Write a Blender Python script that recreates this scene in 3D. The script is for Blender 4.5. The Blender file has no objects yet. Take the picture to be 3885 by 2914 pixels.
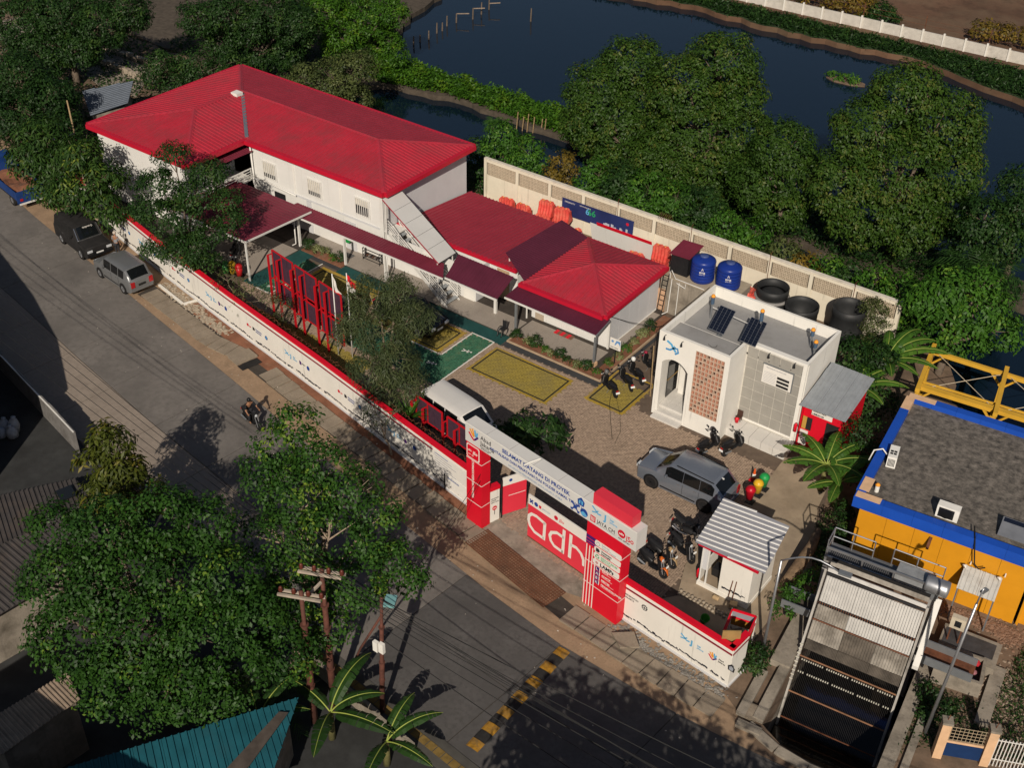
import bpy,bmesh,math,random
import numpy as np
from mathutils import Matrix,Vector

# ---------------------------------------------------------------- camera, sky, sun, exposure
scn = bpy.context.scene
col = scn.collection
R = math.radians
cam_d = bpy.data.cameras.new('camera')
cam = bpy.data.objects.new('camera',cam_d)
col.objects.link(cam)
cam_d.sensor_fit = 'HORIZONTAL'
cam_d.sensor_width = 36.0
cam_d.lens = 42.31
cam_d.clip_start = 0.5
cam_d.clip_end = 3000
cam.matrix_world = Matrix(((0.79936,-0.36474,0.47748,42.85),
                           (0.60057,0.46093,-0.65334,-46.55),
                           (0.01822,0.80902,0.58750,39.0),
                           (0,0,0,1)))
scn.camera = cam

SUN_EL,SUN_AZ = 34.0,(0.488,-0.873)          # elevation, and the ground direction towards the sun
world = bpy.data.worlds.new('World')
scn.world = world
world.use_nodes = True
wn = world.node_tree
for n in list(wn.nodes): wn.nodes.remove(n)
sky = wn.nodes.new('ShaderNodeTexSky')
sky.sky_type = 'NISHITA'
sky.sun_disc = False
sky.sun_elevation = R(SUN_EL)
sky.sun_rotation = math.atan2(SUN_AZ[0],SUN_AZ[1])
sky.air_density = 1.0
sky.dust_density = 1.6
bg = wn.nodes.new('ShaderNodeBackground')
bg.inputs['Strength'].default_value = 0.05
wo = wn.nodes.new('ShaderNodeOutputWorld')
wn.links.new(sky.outputs[0],bg.inputs[0])
wn.links.new(bg.outputs[0],wo.inputs[0])

sun_d = bpy.data.lights.new('sun','SUN')
sun_d.energy = 5.0
sun_d.angle = R(0.5)
sun_d.color = (1.0,0.90,0.77)
sun = bpy.data.objects.new('sun',sun_d)
col.objects.link(sun)
_c = math.cos(R(SUN_EL))
sun.rotation_euler = Vector((-SUN_AZ[0] * _c,-SUN_AZ[1] * _c,-math.sin(R(SUN_EL)))).to_track_quat('-Z','Y').to_euler()

scn.view_settings.view_transform = 'Standard'
scn.view_settings.look = 'None'
scn.view_settings.exposure = -0.22
scn.view_settings.gamma = 1.0
scn.view_settings.use_curve_mapping = False
scn.render.engine = 'CYCLES'
scn.cycles.max_bounces = 5
scn.cycles.diffuse_bounces = 2
scn.cycles.glossy_bounces = 3
scn.cycles.transmission_bounces = 3
scn.cycles.transparent_max_bounces = 4
scn.cycles.caustics_reflective = False
scn.cycles.caustics_refractive = False
scn.cycles.use_denoising = True

rng = np.random.default_rng(7)
random.seed(7)

# ---------------------------------------------------------------- materials
MATS = {}
def mat(name,color,rough=0.8,metal=0.0,var=0.12,scale=2.5,dirt=None,dirt_amt=0.0,dirt_scale=0.7,
        bump=0.0,bump_scale=30.0,spec=0.3,streak=0.0,coat=0.0,fine=0.0):
    """plain procedural surface: base colour with two sizes of noise, optional blotches of dirt, streaks and fine relief"""
    if name in MATS: return MATS[name]
    m = bpy.data.materials.new(name); m.use_nodes = True
    nt = m.node_tree; nd = nt.nodes; lk = nt.links
    b = nd['Principled BSDF']
    b.inputs['Roughness'].default_value = rough
    b.inputs['Metallic'].default_value = metal
    b.inputs['Specular IOR Level'].default_value = spec
    if coat: b.inputs['Coat Weight'].default_value = coat; b.inputs['Coat Roughness'].default_value = 0.06
    tc = nd.new('ShaderNodeNewGeometry')
    def noise(sc,det=4,vec=None,rg=0.6):
        n = nd.new('ShaderNodeTexNoise'); n.inputs['Scale'].default_value = sc
        n.inputs['Detail'].default_value = det; n.inputs['Roughness'].default_value = rg
        lk.new(vec if vec is not None else tc.outputs['Position'],n.inputs['Vector']); return n
    cur = None
    def mix(a,bcol,fac,typ='MIX'):
        mx = nd.new('ShaderNodeMix'); mx.data_type = 'RGBA'; mx.blend_type = typ
        if isinstance(fac,float): mx.inputs[0].default_value = fac
        else: lk.new(fac,mx.inputs[0])
        for i,v in ((6,a),(7,bcol)):
            if isinstance(v,tuple): mx.inputs[i].default_value = (*v,1)
            else: lk.new(v,mx.inputs[i])
        return mx.outputs[2]
    def ramp(out,lo,hi):
        r = nd.new('ShaderNodeMapRange'); r.inputs[1].default_value = lo; r.inputs[2].default_value = hi
        lk.new(out,r.inputs[0]); return r.outputs[0]
    lo = tuple(c * (1 - var) for c in color); hi = tuple(min(1,c * (1 + var)) for c in color)
    cur = mix(lo,hi,ramp(noise(scale).outputs[0],0.3,0.7))
    if fine:
        cur = mix(cur,tuple(c * (1 - fine) for c in color),ramp(noise(scale * 9,3).outputs[0],0.45,0.7))
    if dirt is not None:
        cur = mix(cur,dirt,ramp(noise(dirt_scale,6,rg=0.7).outputs[0],0.75 - dirt_amt,0.95 - dirt_amt * 0.6))
    if streak:
        mp = nd.new('ShaderNodeMapping'); mp.inputs['Scale'].default_value = (5,5,0.35)
        lk.new(tc.outputs['Position'],mp.inputs[0])
        s = noise(1.0,4,mp.outputs[0])
        cur = mix(cur,tuple(c * 0.45 for c in color),ramp(s.outputs[0],0.62 - streak * 0.2,0.85))
    lk.new(cur,b.inputs['Base Color'])
    if bump:
        bn = nd.new('ShaderNodeBump'); bn.inputs['Strength'].default_value = bump; bn.inputs['Distance'].default_value = 0.02
        lk.new(noise(bump_scale,5).outputs[0],bn.inputs['Height']); lk.new(bn.outputs[0],b.inputs['Normal'])
    MATS[name] = m
    return m

def leaf_mat(name,c1,c2,c3=None,trans=0.3,rough=0.5):
    """leaf surface: colour differs from leaf to leaf and branch to branch through the 'tint' attribute"""
    m = bpy.data.materials.new(name); m.use_nodes = True
    nt = m.node_tree; nd = nt.nodes; lk = nt.links
    b = nd['Principled BSDF']; out = nd['Material Output']
    b.inputs['Roughness'].default_value = rough; b.inputs['Specular IOR Level'].default_value = 0.25
    at = nd.new('ShaderNodeAttribute'); at.attribute_name = 'tint'
    rp = nd.new('ShaderNodeValToRGB')
    rp.color_ramp.elements[0].color = (*c1,1); rp.color_ramp.elements[1].color = (*c2,1)
    if c3:
        rp.color_ramp.elements[1].position = 0.72
        e = rp.color_ramp.elements.new(1.0); e.color = (*c3,1)
    lk.new(at.outputs['Fac'],rp.inputs[0]); lk.new(rp.outputs[0],b.inputs['Base Color'])
    tr = nd.new('ShaderNodeBsdfTranslucent'); lk.new(rp.outputs[0],tr.inputs[0])
    mx = nd.new('ShaderNodeMixShader'); mx.inputs[0].default_value = trans
    lk.new(b.outputs[0],mx.inputs[1]); lk.new(tr.outputs[0],mx.inputs[2]); lk.new(mx.outputs[0],out.inputs[0])
    MATS[name] = m
    return m

def glass_mat(name,color,rough=0.05,alpha=1.0):
    m = bpy.data.materials.new(name); m.use_nodes = True
    nd = m.node_tree.nodes; lk = m.node_tree.links
    b = nd['Principled BSDF']
    b.inputs['Base Color'].default_value = (*color,1); b.inputs['Roughness'].default_value = rough
    b.inputs['Specular IOR Level'].default_value = 0.6
    if alpha < 1:
        tr = nd.new('ShaderNodeBsdfTransparent'); mx = nd.new('ShaderNodeMixShader'); mx.inputs[0].default_value = alpha
        lk.new(tr.outputs[0],mx.inputs[1]); lk.new(b.outputs[0],mx.inputs[2]); lk.new(mx.outputs[0],nd['Material Output'].inputs[0])
    MATS[name] = m
    return m

white_wall = mat('white_wall',(0.70,0.67,0.61),0.85,var=0.05,scale=0.8,dirt=(0.50,0.46,0.38),dirt_amt=0.08,streak=0.05)
white_panel = mat('white_panel',(0.68,0.67,0.64),0.6,var=0.04,scale=0.6,dirt=(0.5,0.48,0.44),dirt_amt=0.06)
grey_panel = mat('grey_panel',(0.56,0.56,0.57),0.5,var=0.04,scale=0.7)
white_paint = mat('white_paint',(0.74,0.72,0.67),0.55,var=0.05)
cream_wall = mat('cream_wall',(0.66,0.60,0.48),0.9,var=0.07,scale=0.9,dirt=(0.30,0.25,0.18),dirt_amt=0.12,streak=0.25)
roof_red = mat('roof_red',(0.40,0.026,0.045),0.5,var=0.10,scale=0.6,fine=0.1,dirt=(0.25,0.04,0.05),dirt_amt=0.30,dirt_scale=0.5)
roof_red2 = mat('roof_red2',(0.30,0.030,0.050),0.55,var=0.10,scale=0.8,fine=0.15,dirt=(0.20,0.035,0.05),dirt_amt=0.2)  # deeper red; on the back slopes it stands in for shade
fascia_red = mat('fascia_red',(0.47,0.010,0.030),0.4,var=0.06,scale=0.7)
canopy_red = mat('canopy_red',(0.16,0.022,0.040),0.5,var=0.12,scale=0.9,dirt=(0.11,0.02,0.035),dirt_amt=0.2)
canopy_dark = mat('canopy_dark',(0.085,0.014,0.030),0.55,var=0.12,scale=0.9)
gate_red = mat('gate_red',(0.62,0.006,0.022),0.42,var=0.05,scale=0.6)
gate_red2 = mat('gate_red2',(0.66,0.035,0.060),0.42,var=0.04,scale=0.6)
beam_white = mat('beam_white',(0.60,0.585,0.56),0.5,var=0.04,scale=0.8,dirt=(0.5,0.46,0.4),dirt_amt=0.05)
red_frame = mat('red_frame',(0.45,0.008,0.015),0.45,var=0.06)
mesh_plum = mat('mesh_plum',(0.055,0.028,0.045),0.6,var=0.2,scale=5)
soil = mat('soil',(0.16,0.11,0.075),0.95,var=0.3,scale=1.2,dirt=(0.08,0.06,0.04),dirt_amt=0.25,bump=0.6,bump_scale=9)
sand = mat('sand',(0.30,0.205,0.13),0.95,var=0.2,scale=0.9,dirt=(0.19,0.13,0.085),dirt_amt=0.25,bump=0.6,bump_scale=14,fine=0.15)
laterite = mat('laterite',(0.20,0.085,0.048),0.95,var=0.25,scale=1.5,dirt=(0.30,0.22,0.15),dirt_amt=0.2,bump=0.6,bump_scale=14)
road_conc = mat('road_concrete',(0.158,0.143,0.130),0.9,var=0.16,scale=0.35,dirt=(0.088,0.080,0.074),dirt_amt=0.28,dirt_scale=0.30,bump=0.4,bump_scale=26,fine=0.16)
road_conc2 = mat('road_concrete_light',(0.260,0.215,0.176),0.9,var=0.14,scale=0.5,dirt=(0.165,0.135,0.11),dirt_amt=0.2,bump=0.4,bump_scale=26,fine=0.14)
asphalt = mat('asphalt',(0.085,0.080,0.077),0.9,var=0.2,scale=0.6,dirt=(0.07,0.066,0.062),dirt_amt=0.25,bump=0.6,bump_scale=45,fine=0.2)
joint = mat('joint_dark',(0.05,0.042,0.035),0.95,var=0.2)
slab_conc = mat('slab_concrete',(0.250,0.205,0.155),0.92,var=0.16,scale=1.1,dirt=(0.16,0.13,0.095),dirt_amt=0.25,bump=0.5,bump_scale=22,fine=0.14)
old_conc = mat('old_concrete',(0.27,0.235,0.19),0.93,var=0.2,scale=1.3,dirt=(0.10,0.085,0.065),dirt_amt=0.3,dirt_scale=0.9,bump=0.7,bump_scale=12,streak=0.3)
paver_a = mat('paver_sand',(0.305,0.225,0.165),0.9,var=0.3,scale=6.0,dirt=(0.20,0.145,0.105),dirt_amt=0.2,dirt_scale=0.6,bump=0.4,bump_scale=30)
paver_yel = mat('paver_yellow',(0.27,0.205,0.040),0.85,var=0.22,scale=7.0,dirt=(0.19,0.155,0.06),dirt_amt=0.3,dirt_scale=0.7,bump=0.4,bump_scale=30)
paver_grn = mat('paver_green',(0.035,0.125,0.070),0.85,var=0.35,scale=7.0,dirt=(0.10,0.16,0.085),dirt_amt=0.25,dirt_scale=1.4,bump=0.4,bump_scale=30)
paint_yel = mat('paint_yellow',(0.36,0.23,0.025),0.8,var=0.2,scale=3,dirt=(0.28,0.2,0.1),dirt_amt=0.3)
paint_blk = mat('paint_black',(0.016,0.015,0.015),0.8,var=0.3,scale=3)
paint_teal = mat('paint_teal',(0.012,0.062,0.058),0.8,var=0.25,scale=1.2,dirt=(0.03,0.10,0.085),dirt_amt=0.2)
strip_grey = mat('strip_grey',(0.045,0.045,0.047),0.85,var=0.15,scale=1.5)
porch_tile = mat('porch_tile',(0.30,0.262,0.225),0.45,var=0.08,scale=0.9,dirt=(0.22,0.19,0.16),dirt_amt=0.15)
marble = mat('marble_tile',(0.60,0.575,0.535),0.35,var=0.05,scale=1.0,dirt=(0.40,0.36,0.31),dirt_amt=0.14,dirt_scale=2.2)
roofdeck_grey = mat('roofdeck_grey',(0.27,0.265,0.26),0.85,var=0.08,scale=0.9,dirt=(0.20,0.19,0.18),dirt_amt=0.25)
tile_grey = mat('tile_grey',(0.30,0.285,0.255),0.5,var=0.07,scale=1.8,streak=0.08)
terracotta = mat('terracotta',(0.42,0.19,0.125),0.85,var=0.2,scale=3.0)
terracotta_in = mat('terracotta_inner',(0.30,0.11,0.07),0.9,var=0.3,scale=4.0)
steel_white = mat('steel_white',(0.66,0.645,0.61),0.5,var=0.06,dirt=(0.4,0.34,0.27),dirt_amt=0.06)
steel_grey = mat('steel_grey',(0.25,0.265,0.28),0.45,metal=0.5,var=0.1)
galv = mat('galvanised',(0.40,0.41,0.43),0.4,metal=0.75,var=0.12,scale=2,dirt=(0.3,0.28,0.26),dirt_amt=0.1)
galv_roof = mat('galv_roof',(0.33,0.33,0.36),0.55,metal=0.2,var=0.06)
galv_rib = mat('galv_rib',(0.62,0.61,0.59),0.5,metal=0.1,var=0.05)
rust = mat('rust',(0.16,0.06,0.03),0.85,metal=0.2,var=0.35,scale=4,dirt=(0.07,0.035,0.025),dirt_amt=0.3)
rust_pole = mat('rust_pole',(0.13,0.05,0.035),0.8,metal=0.2,var=0.35,scale=3,dirt=(0.06,0.03,0.025),dirt_amt=0.35)
dark_metal = mat('dark_metal',(0.022,0.022,0.024),0.5,metal=0.3,var=0.2)
black_plastic = mat('black_plastic',(0.010,0.010,0.011),0.38,var=0.2)
rubber = mat('rubber',(0.014,0.013,0.013),0.9,var=0.2)
blue_tank = mat('blue_tank',(0.010,0.030,0.200),0.35,var=0.08,scale=1.5)
blue_panel = mat('blue_panel',(0.012,0.070,0.400),0.4,var=0.08,scale=0.9,dirt=(0.02,0.06,0.3),dirt_amt=0.2)
yellow_panel = mat('yellow_panel',(0.60,0.26,0.012),0.5,var=0.06,scale=0.9,dirt=(0.45,0.2,0.02),dirt_amt=0.1)
yellow_steel = mat('yellow_steel',(0.58,0.33,0.035),0.5,var=0.1,scale=1.5,dirt=(0.35,0.2,0.05),dirt_amt=0.15)
peach = mat('peach_concrete',(0.62,0.40,0.24),0.85,var=0.1,dirt=(0.4,0.28,0.18),dirt_amt=0.2)
barrier_red = mat('barrier_red',(0.62,0.070,0.055),0.5,var=0.12,scale=3,dirt=(0.62,0.20,0.13),dirt_amt=0.3,dirt_scale=1.5)
hdpe = mat('black_hdpe',(0.020,0.021,0.022),0.55,var=0.25,scale=1.5,dirt=(0.06,0.05,0.04),dirt_amt=0.15)
lettering_w = mat('lettering_white',(0.70,0.67,0.62),0.6,var=0.02)
lettering_k = mat('lettering_black',(0.02,0.02,0.024),0.6,var=0.02)
lettering_b = mat('lettering_blue',(0.012,0.05,0.25),0.6,var=0.02)
lettering_c = mat('lettering_cyan',(0.10,0.36,0.60),0.6,var=0.05)
lettering_r = mat('lettering_red',(0.55,0.01,0.03),0.6,var=0.02)
lettering_g = mat('lettering_green',(0.02,0.28,0.10),0.6,var=0.02)
lettering_o = mat('lettering_orange',(0.75,0.30,0.03),0.6,var=0.02)
lettering_p = mat('lettering_purple',(0.06,0.012,0.13),0.6,var=0.02)
bark = mat('bark',(0.13,0.10,0.075),0.95,var=0.3,scale=6,bump=0.8,bump_scale=20)
bark_pale = mat('bark_pale',(0.27,0.21,0.155),0.95,var=0.25,scale=6,bump=0.6,bump_scale=20)
bamboo = mat('bamboo',(0.30,0.21,0.11),0.7,var=0.2,scale=4)
skin = mat('skin',(0.30,0.15,0.085),0.6,var=0.06)
cloth_black = mat('cloth_black',(0.012,0.012,0.014),0.9,var=0.3,scale=6)
cloth_grey = mat('cloth_grey',(0.22,0.225,0.24),0.9,var=0.15,scale=6)
car_glass = glass_mat('car_glass',(0.006,0.007,0.008),0.06)
win_glass = glass_mat('window_glass',(0.012,0.014,0.016),0.08)
chrome = mat('chrome',(0.55,0.55,0.56),0.2,metal=0.9,var=0.02)
lamp_red = mat('lamp_red',(0.35,0.008,0.012),0.25,var=0.05,coat=0.5)
lamp_clear = mat('lamp_clear',(0.50,0.52,0.54),0.15,var=0.05,coat=0.6)
plate_w = mat('plate_white',(0.68,0.68,0.66),0.5,var=0.02)
plate_k = mat('plate_black',(0.012,0.012,0.012),0.5,var=0.02)
cable_mat = mat('cable_black',(0.010,0.010,0.010),0.7,var=0.05)
panel_pv = mat('photovoltaic',(0.008,0.011,0.022),0.18,var=0.1,spec=0.6)
dry_field = mat('dry_field',(0.120,0.066,0.040),0.98,var=0.35,scale=0.10,dirt=(0.155,0.11,0.068),dirt_amt=0.3,dirt_scale=0.12,bump=0.8,bump_scale=2.2,fine=0.35)

# ---------------------------------------------------------------- mesh helpers
XF = {}
def empty(name,loc=(0,0,0),rz=0.0):
    o = bpy.data.objects.new(name,None)
    col.objects.link(o)
    o.empty_display_size = 0.2
    o.location = loc; o.rotation_euler = (0,0,rz)
    XF[o.name] = Matrix.Translation(loc) @ Matrix.Rotation(rz,4,'Z')
    return o
def tag(o,label=None,cat=None,group=None,kind=None):
    if label: o['label'] = label
    if cat: o['category'] = cat
    if group: o['group'] = group
    if kind: o['kind'] = kind
    return o
def thing(name,label,cat,loc=(0,0,0),rz=0.0,group=None):
    return tag(empty(name,loc,rz),label,cat,group)
def adopt(o,parent,world=True):
    """world=True: the mesh is written in scene coordinates and keeps them under its parent"""
    o.parent = parent
    if world and parent.name in XF: o.matrix_parent_inverse = XF[parent.name].inverted()
    return o

def V(*a): return np.array(a,float)
def unit(a): a = np.asarray(a,float); return a / max(np.linalg.norm(a),1e-9)

class MB:
    def __init__(s): s.v = []; s.f = []
    def poly(s,pts):
        n = len(s.v); s.v.extend([tuple(map(float,p)) for p in pts]); s.f.append(tuple(range(n,n + len(pts)))); return s
    def obox(s,o,a,b,c):
        o,a,b,c = (np.asarray(t,float) for t in (o,a,b,c)); n = len(s.v)
        for p in (o,o + a,o + a + b,o + b,o + c,o + a + c,o + a + b + c,o + b + c): s.v.append(tuple(p))
        fs = [(0,3,2,1),(4,5,6,7),(0,1,5,4),(1,2,6,5),(2,3,7,6),(3,0,4,7)]
        if np.dot(np.cross(a,b),c) < 0: fs = [t[::-1] for t in fs]
        s.f.extend([tuple(n + i for i in t) for t in fs]); return s
    def bx(s,x0,y0,z0,x1,y1,z1):
        return s.obox((min(x0,x1),min(y0,y1),min(z0,z1)),(abs(x1 - x0),0,0),(0,abs(y1 - y0),0),(0,0,abs(z1 - z0)))
    def cbox(s,c,sx,sy,sz,rz=0.0):
        """box resting on c (its base centre), turned by rz"""
        u = V(math.cos(rz),math.sin(rz),0); w = V(-math.sin(rz),math.cos(rz),0)
        return s.obox(np.asarray(c,float) - u * sx / 2 - w * sy / 2,u * sx,w * sy,(0,0,sz))
    def bar(s,a,b,w,h=None,up=(0,0,1)):
        a = np.asarray(a,float); b = np.asarray(b,float); h = h or w
        d = unit(b - a); upv = np.asarray(up,float)
        if abs(np.dot(d,upv)) > 0.98: upv = V(1,0,0)
        x = unit(np.cross(d,upv)); y = np.cross(x,d)
        return s.obox(a - x * w / 2 - y * h / 2,x * w,y * h,b - a)
    def tube(s,pts,r,n=6,caps=True):
        pts = [np.asarray(p,float) for p in pts]
        rs = r if hasattr(r,'__len__') else [r] * len(pts)
        base = len(s.v); prev = None
        for i,p in enumerate(pts):
            d = unit(pts[min(i + 1,len(pts) - 1)] - pts[max(i - 1,0)])
            if prev is None:
                x = np.cross(d,(0,0,1)) if abs(d[2]) < 0.95 else np.cross(d,(1,0,0))
            else: x = prev - d * np.dot(prev,d)
            x = unit(x); prev = x; y = np.cross(d,x)
            for k in range(n):
                t = 2 * math.pi * k / n
                s.v.append(tuple(p + rs[i] * (x * math.cos(t) + y * math.sin(t))))
        for i in range(len(pts) - 1):
            for k in range(n):
                a = base + i * n + k; b2 = base + i * n + (k + 1) % n
                s.f.append((a,b2,b2 + n,a + n))
        if caps:
            s.f.append(tuple(base + k for k in range(n))[::-1])
            e = base + (len(pts) - 1) * n
            s.f.append(tuple(e + k for k in range(n)))
        return s
    def lathe(s,prof,c=(0,0,0),n=16,axis=(0,0,1),closed=False):
        """prof: (radius, height along axis)"""
        c = np.asarray(c,float); ax = unit(axis)
        x = unit(np.cross(ax,(0,0,1)) if abs(ax[2]) < 0.95 else np.cross(ax,(0,1,0))); y = np.cross(ax,x)
        base = len(s.v)
        for r_,z in prof:
            for k in range(n):
                t = 2 * math.pi * k / n
                s.v.append(tuple(c + ax * z + r_ * (x * math.cos(t) + y * math.sin(t))))
        m_ = len(prof)
        for i in range(m_ - 1 if not closed else m_):
            for k in range(n):
                a = base + i * n + k; b2 = base + i * n + (k + 1) % n
                j = ((i + 1) % m_ - i) * n
                s.f.append((a,b2,b2 + j,a + j))
        if not closed:
            s.f.append(tuple(base + k for k in range(n))[::-1])
            e = base + (m_ - 1) * n; s.f.append(tuple(e + k for k in range(n)))
        return s
    def prism(s,poly,z0,z1):
        n = len(poly); b = len(s.v)
        ar = sum(poly[i][0] * poly[(i + 1) % n][1] - poly[(i + 1) % n][0] * poly[i][1] for i in range(n))
        if ar < 0: poly = poly[::-1]
        for z in (z0,z1):
            for p in poly: s.v.append((float(p[0]),float(p[1]),float(z)))
        s.f.append(tuple(range(b,b + n))[::-1]); s.f.append(tuple(range(b + n,b + 2 * n)))
        for i in range(n):
            j = (i + 1) % n; s.f.append((b + i,b + j,b + n + j,b + n + i))
        return s
    def plate(s,pts,nrm,th):
        """polygon in space thickened along nrm"""
        nrm = np.asarray(nrm,float); n = len(pts); b = len(s.v)
        for p in pts: s.v.append(tuple(np.asarray(p,float)))
        for p in pts: s.v.append(tuple(np.asarray(p,float) + nrm * th))
        s.f.append(tuple(range(b,b + n))[::-1]); s.f.append(tuple(range(b + n,b + 2 * n)))
        for i in range(n):
            j = (i + 1) % n; s.f.append((b + i,b + j,b + n + j,b + n + i))
        return s
    def mesh(s,name='mesh'):
        me = bpy.data.meshes.new(name); me.from_pydata(s.v,[],s.f); return me
    def build(s,name,m,parent=None,smooth=False,world=True):
        o = bpy.data.objects.new(name,s.mesh(name)); col.objects.link(o)
        o.data.materials.append(m)
        if smooth: o.data.polygons.foreach_set('use_smooth',[True] * len(o.data.polygons))
        if parent is not None: adopt(o,parent,world)
        return o
def inst(o,name=None):
    """another object with the same mesh"""
    c = o.copy(); col.objects.link(c)
    return c
def link_mesh(name,me,parent=None,loc=(0,0,0),rz=0.0,world=True):
    o = bpy.data.objects.new(name,me); col.objects.link(o)
    o.location = loc; o.rotation_euler = (0,0,rz)
    if parent is not None: adopt(o,parent,world)
    return o
KIDS = {}
def copy_tree(o,parent=None):
    c = o.copy(); col.objects.link(c)
    if parent is not None: c.parent = parent
    for ch in o.children: copy_tree(ch,c)
    return c
def bevel(o,w=0.02,seg=2,angle=0.6):
    md = o.modifiers.new('b','BEVEL'); md.width = w; md.segments = seg; md.limit_method = 'ANGLE'; md.angle_limit = angle
    return o
def smooth_by_angle(o,deg=40):
    me = o.data
    me.polygons.foreach_set('use_smooth',[True] * len(me.polygons))
    me.set_sharp_from_angle(angle=R(deg))
    return o

def frame_at(o,u,n):
    """4x4 whose x runs along u, z out along n (the plane lettering lies in)"""
    u = unit(u); n = unit(n); w = np.cross(n,u)
    M_ = Matrix.Identity(4)
    for i in range(3): M_[i][0] = u[i]; M_[i][1] = w[i]; M_[i][2] = n[i]; M_[i][3] = float(o[i])
    return M_
def text(body,size,m,o,u,n,parent,name='lettering',ext=0.004,align='LEFT',bold=0.0,sx=1.0,spacing=1.0):
    cu = bpy.data.curves.new(name,'FONT'); cu.body = body; cu.size = size; cu.extrude = ext
    cu.align_x = align; cu.offset = bold; cu.resolution_u = 2; cu.space_character = spacing
    t = bpy.data.objects.new('tmp',cu)
    me = bpy.data.meshes.new_from_object(t)
    bpy.data.objects.remove(t); bpy.data.curves.remove(cu)
    me.transform(Matrix.Diagonal((sx,1,1,1)))
    me.transform(frame_at(np.asarray(o,float) + unit(n) * (ext + 0.004),u,n))
    me.materials.clear(); me.materials.append(m)
    ob = bpy.data.objects.new(name,me); col.objects.link(ob)
    if parent is not None: adopt(ob,parent)
    return ob
def flat(pts2,m,o,u,n,parent,name='emblem',th=0.006):
    """flat shape given by 2D points in the plane of u and n x u"""
    u = unit(u); n = unit(n); w = np.cross(n,u); o = np.asarray(o,float)
    mb = MB(); mb.plate([o + u * p[0] + w * p[1] + n * 0.003 for p in pts2],n,th)
    return mb.build(name,m,parent)
def disc2(r,n=20,cx=0,cy=0,a0=0,a1=360):
    return [(cx + r * math.cos(R(a0 + (a1 - a0) * k / n)),cy + r * math.sin(R(a0 + (a1 - a0) * k / n))) for k in range(n if a1 - a0 >= 360 else n + 1)]
def stroke2(pts,w):
    """2D polyline thickened to a ribbon"""
    L_,R_ = [],[]
    for i,p in enumerate(pts):
        a = pts[max(i - 1,0)]; b = pts[min(i + 1,len(pts) - 1)]
        d = unit((b[0] - a[0],b[1] - a[1])); nx,ny = -d[1],d[0]
        L_.append((p[0] + nx * w / 2,p[1] + ny * w / 2)); R_.append((p[0] - nx * w / 2,p[1] - ny * w / 2))
    return L_ + R_[::-1]
def ribbon(pts,w,m,o,u,n,parent,name='emblem',th=0.006):
    u = unit(u); n = unit(n); ww = np.cross(n,u); o = np.asarray(o,float); mb = MB()
    out = stroke2(pts,w); k = len(pts)
    P3 = [o + u * p[0] + ww * p[1] + n * 0.003 for p in out]
    for i in range(k - 1):
        mb.plate([P3[i],P3[2 * k - 1 - i],P3[2 * k - 2 - i],P3[i + 1]],n,th)
    return mb.build(name,m,parent)

def clip_poly(poly,a,lim,keep_less):
    out = []
    for i in range(len(poly)):
        p,q = poly[i],poly[(i + 1) % len(poly)]
        ip = (p[a] <= lim) if keep_less else (p[a] >= lim)
        iq = (q[a] <= lim) if keep_less else (q[a] >= lim)
        if ip: out.append(p)
        if ip != iq:
            t = (lim - p[a]) / (q[a] - p[a]); out.append((p[0] + (q[0] - p[0]) * t,p[1] + (q[1] - p[1]) * t))
    return out
def span_at(poly,x):
    ys = []
    for i in range(len(poly)):
        p,q = poly[i],poly[(i + 1) % len(poly)]
        if (p[0] - x) * (q[0] - x) <= 0 and abs(p[0] - q[0]) > 1e-9:
            t = (x - p[0]) / (q[0] - p[0]); ys.append(p[1] + (q[1] - p[1]) * t)
    return (min(ys),max(ys)) if len(ys) >= 2 else None
def sheet_roof(corners,along,m,parent,sheet=0.9,rib=0.3,rib_h=0.055,rib_w=0.085,th=0.02,name='roof_sheet',rib_m=None):
    """ribbed roofing over a flat polygon: 'along' is the eave direction; each sheet is a piece with its raised ribs"""
    P3 = [np.asarray(p,float) for p in corners]
    u = unit(along); nrm = unit(np.cross(P3[1] - P3[0],P3[2] - P3[1]))
    if nrm[2] < 0: nrm = -nrm
    u = unit(u - nrm * np.dot(u,nrm)); w = np.cross(nrm,u); o = P3[0]
    poly = [(float(np.dot(p - o,u)),float(np.dot(p - o,w))) for p in P3]
    a0 = min(p[0] for p in poly); a1 = max(p[0] for p in poly); n = max(1,round((a1 - a0) / sheet)); st = (a1 - a0) / n
    for k in range(n):
        c = clip_poly(clip_poly(poly,0,a0 + k * st,False),0,a0 + (k + 1) * st - 0.012,True)
        if len(c) < 3: continue
        mb = MB()
        lift = 0.0
        mb.plate([o + u * x + w * y + nrm * lift for x,y in c],nrm,th)
        rb = mb if rib_m is None else MB()
        nr = max(1,round(st / rib))
        for j in range(nr):
            x = a0 + k * st + (j + 0.5) * st / nr
            sp = span_at(poly,x)
            if sp is None or sp[1] - sp[0] < 0.06: continue
            h = rib_w / 2
            b = [o + u * (x + dx) + w * yy + nrm * (th + lift - 0.002) for yy in sp for dx in (-h,h)]
            t = [o + u * (x + dx) + w * yy + nrm * (th + lift + rib_h) for yy in sp for dx in (-h * 0.6,h * 0.6)]
            q = len(rb.v); rb.v.extend([tuple(p) for p in b + t])
            rb.f.extend([tuple(q + i for i in fc) for fc in ((0,4,6,2),(1,3,7,5),(4,5,7,6),(0,1,5,4),(2,6,7,3))])
        ob = mb.build(name,m,parent)
        if rib_m is not None and rb.f: adopt(rb.build('rib',rib_m),ob)
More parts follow.
